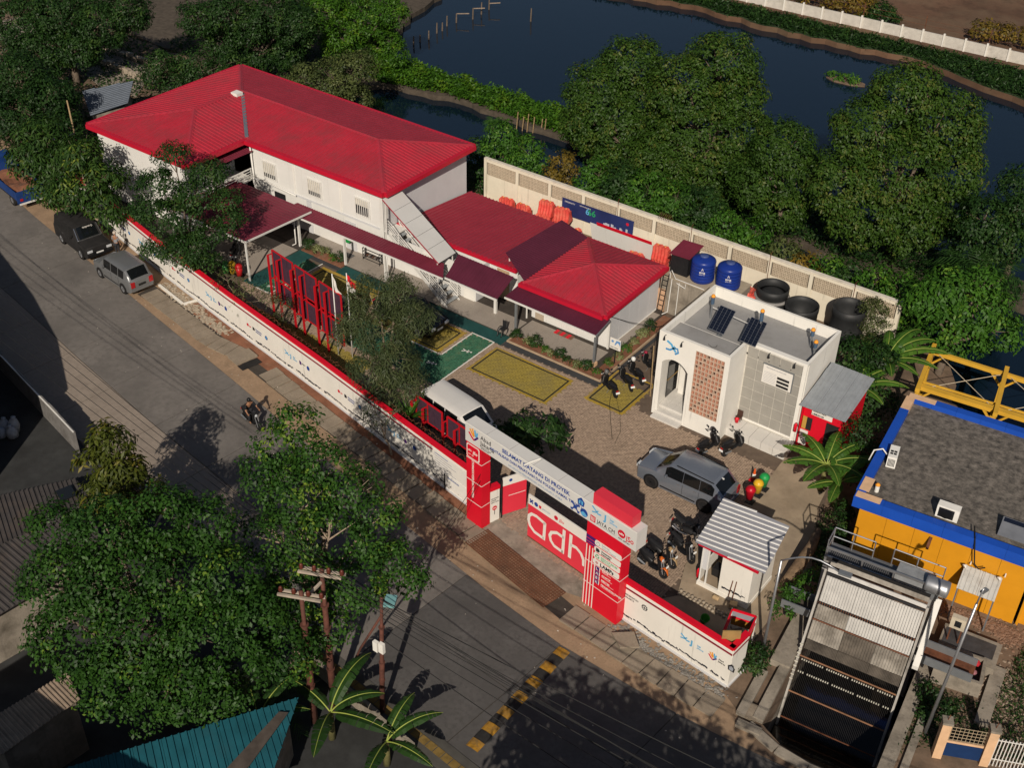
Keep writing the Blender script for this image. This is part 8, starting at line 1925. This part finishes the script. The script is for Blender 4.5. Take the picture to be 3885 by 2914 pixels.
tree('rough green shrub at the outer end of the short wall',(31.2,-13.0,0),[(31.2,-13.0,.7,.55),(31.3,-13.5,.5,.45),(31.15,-12.5,.5,.4)],lf_dark,131,'shrub','shrub',r0=.03,leaf=.14,per_m2=7,cr=.2,per=26)
tree('ivy-like shrub between booth and canal troughs',(31.0,-9.6,0),[(31.0,-9.2,.9,.55),(31.1,-8.4,.8,.6),(30.9,-10.0,.7,.5),(31.2,-7.6,.9,.55)],lf_bright,132,'shrub','shrub',r0=.03,leaf=.14,per_m2=6,cr=.2,per=26,tone=.45)
tree('tuft of weeds right of the trash rack',(37.6,-10.2,0),[(37.6,-10.2,.35,.5),(38.3,-10.6,.3,.6),(37.9,-11.2,.25,.5)],lf_dark,133,'shrub','shrub',r0=.02,leaf=.14,per_m2=7,cr=.2,per=22)
tree('dark weeds along the ditch under the banana plants',(30.4,-3.5,0),[(30.4,-3.5,.6,.7),(30.7,-4.6,.6,.7),(30.3,-2.4,.7,.6),(30.9,-5.6,.5,.6)],lf_dark,134,'shrub','shrub',r0=.03,leaf=.15,per_m2=6,cr=.22,per=24)
# dead palm trunk by the booth
dead = thing('dead_palm','dry ragged palm stump behind the guard booth','stump',(30.2,-6.5,0)); MB().tube([(30.15,-8.6,.1),(30.2,-7.2,.5),(30.25,-5.9,.9),(30.1,-4.9,1.2)],[.28,.3,.26,.16],8).build('log',mat('dead_bark',(.15,.10,.06),.95,var=.4,scale=5),dead,True)
# ground cover: bank grass, levee weeds, floating islet (nobody could count it)
def cover(name,label,poly,z,n,leaf,m,seed,h=.3,asp=.35,kind='stuff',cat='grass'):
    r_ = np.random.default_rng(seed); P_ = np.array(poly); lo,hi = P_.min(0),P_.max(0); pts = []
    c = r_.uniform(lo,hi,(int(n * 2.4),2)); ins = np.array([inside(p,poly) for p in c]); c = c[ins][:n]
    k = len(c); hum = .5 + .5 * np.sin(c[:,0] * 1.7 + np.sin(c[:,1] * 1.3) * 2) * np.cos(c[:,1] * 1.1 + c[:,0] * .4)
    C_ = np.column_stack([c,z + r_.uniform(0,1,k) * h * (.4 + hum)]); N_ = r_.normal(0,.55,(k,3)) + V(0,0,1); D_ = r_.normal(0,1,(k,3)) + V(0,0,.5)
    me = leaf_mesh(name,C_,N_,D_,leaf * r_.uniform(.6,1.4,k),hum * .5 + r_.uniform(0,.5,k),m,asp); o = bpy.data.objects.new(name,me); col.objects.link(o)
    return tag(o,label,cat,kind=kind)
cover('levee_weeds','bright weeds covering the low levee across the pond',[(-26,25.6),(-24,25.4),(-18,26.9),(-12,26.7),(-5,26.4),(0,23.5),(10,22.8),(10,28.2),(0,28.6),(-6,29.6),(-12,29.9),(-20,29.7),(-26.5,29.8)],-.5,34000,.26,lf_vine,3,.75,.5,cat='weeds')
cover('bank_weeds','undergrowth on the bank below the pond-side trees',[(10,22.6),(20,22.2),(30.5,24),(29.5,26.8),(20,27.8),(10,28.2)],-.5,9000,.26,lf_dark,5,.6,.5,cat='weeds')
cover('shore_weeds','undergrowth between rear wall and channel',[(-27,13.4),(27,13.4),(27,16.2),(20,16.8),(10,16.4),(0,16.8),(-10,16.7),(-18,16.4),(-26,16.7)],-.05,16000,.24,lf_dark,6,.7,.5,cat='weeds')
cover('left_weeds','undergrowth at the far left behind the office',[(-50,-4),(-27,-4),(-25.5,12),(-27,16.5),(-34,17.4),(-60,18)],0,12000,.3,lf_dark,7,.6,.45,cat='weeds')
cover('bank_grass','dark green grass sloping to the far shore',[(p[0],p[1] + .15) for p in far[1:-1] if p[0] < 40] + [(33,60.5),(17,63.4),(-2,63.0),(-12,63.0),(-45,62.2)],-.5,42000,.34,lf_dark,8,.4,.3)
cover('wood_weeds','undergrowth below the wood at the upper left',[(-24.5,25.5),(-27,20.2),(-34,19.2),(-45,19),(-45,40),(-34,40),(-30,33)],-.5,9000,.3,lf_dark,9,.8,.45,cat='weeds')
cover('pit_weeds','weeds and grass on the ground right of the canal',[(37.6,-13.5),(38.6,-12.4),(42,-11),(43,-5),(40,-4),(39.6,-9),(37.5,-9.6)],0,4200,.16,lf_dark,10,.2,.3,cat='weeds')
isl = thing('weed_islet','small floating islet of weeds in the open water','islet',(6.2,52.2,-1)); MB().prism([(4.4,52.0),(5.2,52.9),(6.6,53.1),(7.8,52.6),(8.0,52.1),(6.9,51.6),(5.3,51.5)],-1.02,-.9).build('raft',soil,isl)
me,_c = foliage('weeds',[(5.2,52.2,-.8,.6),(6.2,52.3,-.8,.7),(7.1,52.2,-.8,.6),(4.7,52.1,-.7,.4)],lf_bright,140,per_m2=5,cr=.25,per=20,leaf=.2); o = bpy.data.objects.new('weeds',me); col.objects.link(o); adopt(o,isl)
for i,(x,y,r_,lab) in enumerate(((-4.5,66.6,1.3,'amber hedge along the far wall, left piece'),(12.2,68.4,1.1,'amber hedge along the far wall at the right edge'))):
    lob = [(x + k * r_ * .9,y + .1 * k,.7,r_ * .85) for k in range(6 if i == 0 else 5)]; tree(lab,(x,y,-.5),lob,lf_dry,150 + i,'hedge','hedge',r0=.05,leaf=.3,per_m2=2.4,cr=.4,per=20,limbs=5)
tree('dark shrub between the two amber hedges on the far wall',(3.0,67,-.5),[(3,66.6,.8,1.1),(4.2,66.4,.5,.9),(2.2,65.8,.2,.8)],lf_dark,152,'shrub','shrub',r0=.06,leaf=.26,per_m2=2.8)
# ================================================================ NEAR SIDE OF THE ROAD
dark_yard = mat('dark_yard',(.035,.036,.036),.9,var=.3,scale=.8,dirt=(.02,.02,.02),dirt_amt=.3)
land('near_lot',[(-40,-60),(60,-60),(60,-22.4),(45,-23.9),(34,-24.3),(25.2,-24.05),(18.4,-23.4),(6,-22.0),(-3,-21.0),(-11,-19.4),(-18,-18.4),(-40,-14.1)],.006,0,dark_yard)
fp = land('footpath',[(14.5,-22.95),(18.4,-23.36),(25.2,-24.0),(34,-24.25),(34,-25.3),(25.2,-25.1),(18.2,-24.5),(14.5,-24.0)],.05,.05,mat('footpath_dark',(.07,.066,.058),.92,var=.25,scale=1.2))
for k in range(40):
    a = V(15.2,-23.6,.054) + unit((18.2,-1.75,0)) * k * .42; MB().cbox(a,.38,.34,.012,-.095).build('tactile_tile',mat('tactile',(.17,.11,.03),.9,var=.3,scale=4),fp)
gw = thing('broken_wall','low broken concrete wall in the shade under the leaning poles','wall',(19,-24.8,0))
for k in range(7):
    a = V(15.9,-24.35,0) + V(7,-.85,0) * k / 7.; MB().obox(a,V(7,-.85,0) / 7. * .985,(.02,.16,0),(0,0,.75 + .12 * math.sin(k * 2.1))).build('wall_panel',old_conc,gw)
def pole(name,lab,b,t_,r_=.11):
    t = thing(name,lab,'pole',tuple(b),0,'rusty steel poles'); b,t_ = V(*b),V(*t_)
    MB().tube([b,b + (t_ - b) * .45,b + (t_ - b) * .46,b + (t_ - b) * .75,b + (t_ - b) * .76,t_],[r_ * 1.25,r_ * 1.25,r_,r_,r_ * .75,r_ * .75],10).build('shaft',rust_pole,t,True)
    for q in (.3,.455,.6,.755): MB().tube([b + (t_ - b) * q,b + (t_ - b) * (q + .008)],r_ * 1.5,10).build('collar',rust_pole,t)
    return t
P1,P2 = V(18.75,-26.2,7.3),V(18.9,-25.25,7.75)
h1 = pole('power_pole','left one of two rusty poles joined by crossarms',(18.72,-26.26,0),P1); h2 = pole('power_pole','right one of two rusty poles joined by crossarms',(18.85,-25.29,0),P2)
arm = mat('arm_pale',(.36,.30,.24),.8,var=.2)
for q,par,o_ in ((-.25,h1,P1),(-.2,h2,P2)):
    for dx in (-.12,.12):
        MB().bar(o_ + V(-.75,-.35 + dx,q),o_ + V(.75,.35 + dx,q),.09).build('crossarm',arm,par)
    for s_ in (-.7,-.25,.25,.7): MB().lathe([(.02,0),(.09,.04),(.05,.08),(.1,.12),(.06,.17),(.08,.2),(.02,.26)],o_ + V(s_,s_ * .47,q + .06),10).build('insulator',mat('insulator_brown',(.11,.03,.02),.35),par,True)
MB().bar(P1 + V(0,0,-.55),P2 + V(0,0,-.6),.09).build('tie_arm',arm,h1)
p3 = pole('lamp_pole','thin dark pole with a teal lamp beside the road',(20.53,-24.29,0),(20.85,-24.25,6.7),.085)
MB().cbox((21.1,-24.05,6.45),.42,.55,.12,.5).build('lamp_head',mat('lamp_teal',(.16,.33,.33),.4),p3); MB().bar((20.85,-24.25,6.6),(21.0,-24.1,6.5),.05).build('bracket',dark_metal,p3)
MB().tube([(20.8,-24.3,5.7),(19.5,-24.2,3.0),(18.55,-24.2,.6),(18.42,-24.2,0)],.05,7).build('stay',rust_pole,p3,True)
for z in (3.9,3.8): MB().cbox((20.72 + (z - 3.85) * 3,-24.42,z),.22,.14,.5).build('meter_box',white_paint,p3)
# overhead lines
def wire(lab,a,b,sag,r_=.014):
    a,b = V(*a),V(*b); tag(MB().tube([a + (b - a) * t - V(0,0,sag * 4 * t * (1 - t)) for t in np.linspace(0,1,26)],r_,4).build('overhead_wire',cable_mat),lab,'wire','overhead wires')
E1 = ((20.85,-24.25,6.6),(20.85,-24.25,6.2),(20.85,-24.25,5.6),(20.85,-24.25,5.1),(20.8,-24.25,4.4))
E2 = ((62,-20,8.2),(62,-20.6,7.6),(62,-21.5,7.0),(62,-22,6.6),(60,-24,6.4))
for k,nm in enumerate(('topmost wire leaving the lamp pole to the right','second wire down from the lamp pole to the right','third wire down from the lamp pole to the right','fourth wire down from the lamp pole to the right','lowest wire leaving the lamp pole to the right')): wire(nm,E1[k],E2[k],1.1 + .15 * k,.016 if k % 2 else .022)
for k,(dx,dz,nm) in enumerate(((-.7,0,'outermost wire running left from the pole pair'),(-.25,.02,'second wire running left from the pole pair'),(.25,0,'third wire running left from the pole pair'),(.7,-.1,'innermost wire running left from the pole pair'))):
    wire(nm,P2 + V(dx,dx * .47,dz),(-48 + dx,-16.2 + dx * 1.6,7.6),1.3); wire(nm.replace('left','right'),P2 + V(dx,dx * .47,dz),(62 + dx,-23 - dx,8.2),1.2)
wire('thin wire from the lamp pole up the road past the mango tree',(20.85,-24.25,6.0),(-48,-13.2,6.4),1.0); wire('service wire crossing the road to the left gate column',(20.8,-24.25,5.9),(17.0,-13.45,3.4),.3,.012); wire('second service wire crossing the road to the left gate column',(20.8,-24.25,5.6),(17.0,-13.45,3.0),.3,.012)

# ---- houses on the near side
teal = mat('teal_sheet',(.012,.085,.11),.5,var=.2,scale=1,dirt=(.02,.08,.10),dirt_amt=.25)
ht = thing('teal_house','low house with teal corrugated roof at the bottom edge','house',(18,-31,0))
A_,B_ = V(19.45,-27.5,3.2),V(14.6,-35.8,3.2); C_ = V(21.6,-31.6,2.7)
sheet_roof([A_,B_,B_ + (C_ - A_),C_],B_ - A_,teal,ht,1.0,.25,.05,.09)
MB().plate([A_ + (B_ - A_) * .06 + V(.25,-.45,.07),A_ + (B_ - A_) * .02 + V(.35,-.6,.07),C_ + (B_ - A_) * .2 + V(0,0,.1),C_ + (B_ - A_) * .36 + V(0,0,.1)],(0,0,1),.03).build('brown_patch',mat('patch_brown',(.06,.048,.04),.8,var=.3),ht)
MB().prism([(19.2,-27.9),(14.7,-35.6),(16.6,-39.2),(21.2,-31.7)],0,2.7).build('wall',old_conc,ht)
hb = thing('beige_shed','shed with beige corrugated roof at the left bottom edge','shed',(12.2,-33.4,0))
sheet_roof([(11.55,-31.9,3.0),(13.0,-32.4,3.0),(12.7,-35.6,2.8),(10.9,-35.6,2.8)],(.1,1,0),mat('beige_sheet',(.26,.20,.15),.8,var=.2),hb,.8,.16,.04,.08); MB().prism([(11.7,-32.2),(12.8,-32.5),(12.5,-35.4),(11.1,-35.4)],0,2.75).build('wall',old_conc,hb)
hd = thing('brown_house','house with dark brown ribbed roof beside the bronze mango','house',(3.5,-28,0))
br = mat('brown_sheet',(.052,.046,.044),.7,var=.2,scale=1.2,dirt=(.10,.075,.06),dirt_amt=.2)
sheet_roof([(4.7,-25.5,3.5),(3.0,-25.0,3.5),(-1.2,-31.6,3.3),(3.4,-33.2,3.3)],(.45,1,0),br,hd,1.0,.22,.05,.10); sheet_roof([(4.7,-25.5,3.5),(3.4,-33.2,3.3),(6.6,-34,2.8),(7.4,-27,2.8)],(0,1,0),br,hd,1.0,.22,.05,.10)
MB().prism([(4.4,-25.9),(3.0,-25.5),(-.9,-31.5),(3.0,-33),(6.2,-33.5),(7,-27.2)],0,2.75).build('wall',old_conc,hd)
t = MB().plate([(3.35,-25.5,3.62),(4.1,-25.75,3.62),(3.9,-26.4,3.60),(3.15,-26.15,3.60)],(0,0,1),.05).build('roof_window',win_glass,hd)
for lab,poly,h,m_ in (('plain house beyond the left picture edge whose shadow crosses the road',[(-21,-19.2),(-12.8,-21.7),(-7.7,-23.7),(-3.4,-26.2),(-8,-34),(-26,-28)],6.0,old_conc),('added unseen block beyond the bottom picture edge, put there to shade the near yard',[(13,-40),(30,-38.5),(32,-52),(12,-52)],8.0,old_conc)):  # second block is unseen, added only to shade the near yard
    t = thing('shade_house',lab,'house',(poly[0][0],poly[0][1],0)); MB().prism(poly,0,h - .3).build('wall',m_,t); MB().prism([(sum(p[0] for p in poly) / len(poly) * -.03 + p[0] * 1.03,sum(p[1] for p in poly) / len(poly) * -.03 + p[1] * 1.03) for p in poly],h - .3,h).build('roof',br,t)
tree('leafy roadside tree beyond the lower right picture edge shading the road',(37,-32,0),[(32.5,-31,7.2,2.4),(35.5,-30.6,7.6,2.7),(39,-30.4,7.2,2.8),(42.5,-30,7.4,2.8),(46,-29.6,7,2.6),(36,-33.5,8,3)],lf_dark,160,r0=.3,per_m2=1.6,cr=.8,per=16,leaf=.5)
fl = thing('sheet_fence','long grey sheet-metal fence along the near road edge','fence',(-7,-20.6,0))
for k in range(15):
    a = V(-16.5,-18.75,0) + V(14.2,-2.85,0) * k / 15.; MB().obox(a,V(14.2,-2.85,0) / 15. * .98,(.01,.05,0),(0,0,1.55 + .06 * math.sin(k * 1.7))).build('sheet',mat('fence_sheet',(.22,.21,.20),.6,metal=.3,var=.2,dirt=(.1,.09,.08),dirt_amt=.25),fl)
MB().bar((-16.5,-18.8,1.5),(-2.3,-21.65,1.5),.06).build('top_rail',steel_white,fl)
sk_ = thing('sack','pale stuffed sacks leaning together in the dark lot','sack',(-6.5,-22.7,0))
for k,(x,y,h) in enumerate(((-6.9,-22.8,.75),(-6.5,-22.5,.9),(-6.1,-22.8,.7),(-6.6,-23.1,.6))): MB().lathe([(.05,0),(.28,.06),(.30,h * .5),(.2,h * .85),(.07,h * .93),(.13,h * 1.08)],(x,y,.01),9,(.15 * math.sin(k * 2),.15 * math.cos(k),1)).build('bag',mat('sack_pale',(.36,.37,.40),.9,var=.2,scale=5),sk_,True)

# ---- upper left: ramp, stone wall, sheet roof; far wall; stakes in the water
ul = land('ramp',[(-60,10.2),(-46.8,10.9),(-40.6,9.1),(-36.5,9.6),(-38,11.6),(-38.9,14.4),(-48,14.2),(-60,14.6)],.05,.05,old_conc)
sw = thing('stone_wall','low rubble-stone walls flanking the concrete ramp','wall',(-43,13,0))
for a,b,h in (((-47.3,12.3),(-38.8,11.9),.55),((-48.1,14.3),(-39,14.6),.5)):
    for k in range(11):
        p = V(*a,0) + (V(*b,0) - V(*a,0)) * k / 11.; MB().obox(p,(V(*b,0) - V(*a,0)) / 11. * .96,(0,.35,0),(0,0,h + .08 * math.sin(k * 2.7))).build('stone',mat('pale_stone',(.36,.30,.23),.95,var=.4,scale=5,dirt=(.10,.085,.07),dirt_amt=.3,dirt_scale=3),sw)
zh = thing('zinc_house','blue-grey sheet roof left of the office behind the mango trees','house',(-33,5,0)); sheet_roof([(-35.9,4.4,2.3),(-31.6,1.9,2.3),(-30.6,4.6,2.7),(-33.4,7.4,2.7)],(.87,-.5,0),mat('zinc_blue',(.12,.14,.17),.5,metal=.3,var=.15),zh,1.0,.3,.05,.1); MB().prism([(-35.3,4.5),(-31.6,2.4),(-31,4.5),(-33.4,6.9)],0,2.25).build('wall',old_conc,zh)
lp_ = thing('lamp_post','leaning bamboo lamp post with small white lamp in the mango trees','pole',(-25.6,-3.4,0)); MB().tube([(-25.6,-3.4,0),(-26.6,-2.9,6.4)],[.08,.05],7).build('stem',bamboo,lp_,True); MB().cbox((-26.0,-4.6,4.3),.5,.3,.08).build('lamp',white_paint,lp_); MB().tube([(-26.2,-3.1,4.2),(-26.0,-4.5,4.3)],.025,5).build('arm',galv,lp_)
fw = thing('far_wall','long low pale wall with posts beyond the far grass bank','wall',(2,64.4,-.5))
for k in range(22):
    a = V(-16 + k * 2.0,64.1 + .055 * k,-.5); MB().obox(a,(1.96,.055,0),(0,.15,0),(0,0,1.0)).build('panel',mat('far_white',(.50,.47,.42),.9,var=.12,dirt=(.3,.27,.22),dirt_amt=.2),fw)
    MB().bar(a + V(0,-.03,0),a + V(0,-.03,1.2),.16).build('post',white_wall,fw)
    if k % 3 == 0: MB().bar(a + V(0,.2,.9),a + V(0,.2,2.4),.06).build('fence_post',rust,fw)
for z in (1.5,2.0): MB().tube([(-16,64.3,z - .5),(26,65.5,z - .5)],.012,4).build('fence_wire',rust,fw)
for k,(x,y,h) in enumerate(((-28.8,34.9,.8),(-28.8,35.8,.7),(-28.5,36.7,.9),(-29.1,38.6,1.0),(-29.1,39.4,.8),(-29.6,40.7,1.0),(-29.5,42.0,.9),(-28.9,43.8,1.1),(-29.1,45.4,1.2),(-29.4,47,1.1),(-24.2,46.9,1.3))):
    tag(MB().tube([(x,y,-1.6),(x + .06,y,-1 + h)],[.09,.06],6).build('mooring_stake',bark),'lone stake standing apart in the open water' if k == 10 else 'dark wooden stake in the row running out into the water','stake','stakes in the water')
for k,(x,y) in enumerate(((-8.3,28.0),(-8.8,27.6),(-9.3,27.5),(-9.7,27.4),(-7.9,27.9),(-10.2,27.3))): tag(MB().tube([(x,y - 1.5,-1.5),(x + .1,y - 1.4,.2 + .15 * (k % 3))],.04,5).build('bamboo_stake',bamboo),'pale bamboo stake at the edge of the levee','stake','bamboo stakes by the levee')
for k in range(3): tag(MB().bar((-29.6 + .3 * k,42.2 + k * 2.2,-.2),(-28.6 + .2 * k,42.9 + k * 2.2,-.15),.12,.06).build('driftwood_plank',bark_pale),('first plank nailed across the water stakes','middle plank nailed across the water stakes','outermost plank nailed across the water stakes')[k],'plank')

# ================================================================ PEOPLE
def skin_obj(name,J,edges,m,parent,sub=2):
    names = list(J); me = bpy.data.meshes.new(name); me.from_pydata([J[k][:3] for k in names],[(names.index(a),names.index(b)) for a,b in edges],[])
    o = bpy.data.objects.new(name,me); col.objects.link(o); me.materials.append(m); o.parent = parent
    md = o.modifiers.new('skin','SKIN'); md.use_smooth_shade = True
    for i,k in enumerate(names): me.skin_vertices[0].data[i].radius = (J[k][3],J[k][4] if len(J[k]) > 4 else J[k][3])
    me.skin_vertices[0].data[0].use_root = True
    s = o.modifiers.new('sub','SUBSURF'); s.levels = sub; s.render_levels = sub
    return o
def person(label,loc,rz,J,shirt,trousers,hair,arms,legs,sleeve=1):
    """one skinned body, clothes as their own skinned surfaces over it; J: joint -> (x, y, z, radius)"""
    t = thing('person',label,'person',loc,rz)
    sp = [('pelvis','waist'),('waist','chest'),('chest','neck'),('neck','head'),('head','crown')]
    E_ = sp[:]
    for s in 'lr': E_ += [('chest','sh' + s),('sh' + s,'el' + s),('el' + s,'wr' + s),('wr' + s,'hd' + s),('pelvis','hp' + s),('hp' + s,'kn' + s),('kn' + s,'an' + s),('an' + s,'to' + s)]
    skin_obj('body',J,E_,skin,t)
    def sub(keys,g): return {k: tuple(J[k][:3]) + tuple(r_ * g for r_ in J[k][3:]) for k in keys}
    skin_obj('shirt',sub(['pelvis','waist','chest'] + ['shl','shr','ell','elr'][:2 + 2 * sleeve],1.18),[('pelvis','waist'),('waist','chest'),('chest','shl'),('chest','shr')] + ([('shl','ell'),('shr','elr')] if sleeve else []),shirt,t)
    skin_obj('trousers',sub(['pelvis','hpl','hpr','knl','knr','anl','anr'],1.18),[('pelvis','hpl'),('pelvis','hpr'),('hpl','knl'),('hpr','knr'),('knl','anl'),('knr','anr')],trousers,t)
    h = J['head']; MB().lathe([(.105,-.03),(.115,.04),(.095,.11),(.04,.15)],(h[0] - .01,h[1],h[2] + .02),12).build('hair',hair,t,True,world=False)
    for y in (-.035,.035): MB().lathe([(.004,0),(.012,.004),(.004,.008)],(h[0] + .09,y + h[1],h[2] + .02),6,(1,0,0)).build('eye',black_plastic,t,world=False)
    MB().lathe([(.018,0),(.014,.02),(.004,.03)],(h[0] + .09,h[1],h[2] - .015),6,(1,0,-.3)).build('nose',skin,t,True,world=False)
    for s in 'lr':
        w = V(*J['hd' + s][:3]); e = V(*J['wr' + s][:3]); d = unit(w - e); sd = unit(np.cross(d,(0,0,1)) + V(0,1e-3,0))
        for k in range(4): MB().tube([w + sd * (k - 1.5) * .018,w + d * .05 + sd * (k - 1.5) * .019 - V(0,0,.012),w + d * (.075 + .008 * (k in (1,2))) + sd * (k - 1.5) * .018 - V(0,0,.035)],[.009,.008,.006],5).build('finger',skin,t,True,world=False)
        MB().tube([e + d * .03 + sd * .03,w + sd * .045 - V(0,0,.01)],[.011,.007],5).build('thumb',skin,t,True,world=False)
    return t
stand = {'pelvis': (0,0,.88,.13,.10),'waist': (.01,0,1.05,.12,.09),'chest': (.01,0,1.28,.15,.10),'neck': (.02,0,1.45,.05),'head': (.04,0,1.57,.085),'crown': (.03,0,1.64,.07)}
for s,sg in (('l',1),('r',-1)): stand.update({'sh' + s: (0,sg * .18,1.37,.055),'el' + s: (.02,sg * .24,1.10,.042),'wr' + s: (.10,sg * .22,.88,.03),'hd' + s: (.13,sg * .22,.80,.035),'hp' + s: (0,sg * .09,.84,.085),'kn' + s: (.03,sg * .10,.46,.06),'an' + s: (0,sg * .10,.07,.042),'to' + s: (.16,sg * .11,.03,.03)})
person('person in a loose grey shirt and pale cap standing between the two parked cars',(-17.0,-7.6,.0),1.9,stand,cloth_grey,mat('cloth_dark',(.03,.03,.035),.9),mat('cap_pale',(.42,.36,.31),.9),0,0)
person('person in black standing on the upper balcony',(-15.45,-.15,2.52),-.6,stand,cloth_black,cloth_black,black_plastic,0,0)
ride = {'pelvis': (-.28,0,.90,.14,.11),'waist': (-.22,0,1.05,.13,.10),'chest': (-.12,0,1.28,.16,.11),'neck': (-.07,0,1.44,.05),'head': (-.03,0,1.56,.09),'crown': (-.05,0,1.64,.075)}
for s,sg in (('l',1),('r',-1)): ride.update({'sh' + s: (-.10,sg * .20,1.37,.058),'el' + s: (.06,sg * .32,1.14,.043),'wr' + s: (.22,sg * .33,1.04,.032),'hd' + s: (.27,sg * .33,1.02,.036),'hp' + s: (-.24,sg * .11,.86,.09),'kn' + s: (.14,sg * .21,.74,.065),'an' + s: (.06,sg * .18,.36,.043),'to' + s: (.22,sg * .19,.31,.032)})
RZ = math.atan2(-.25,1.41)
scooter('black scooter being ridden down the empty road',(2.72,-14.55,.03),RZ,lean=0,plate=False,accent=mat('plastic_soft',(.016,.016,.017),.5))
person('rider in a black printed shirt steering the moving scooter',(2.72,-14.55,.03),RZ,ride,cloth_black,mat('cloth_shorts',(.02,.02,.024),.9),black_plastic,0,0)
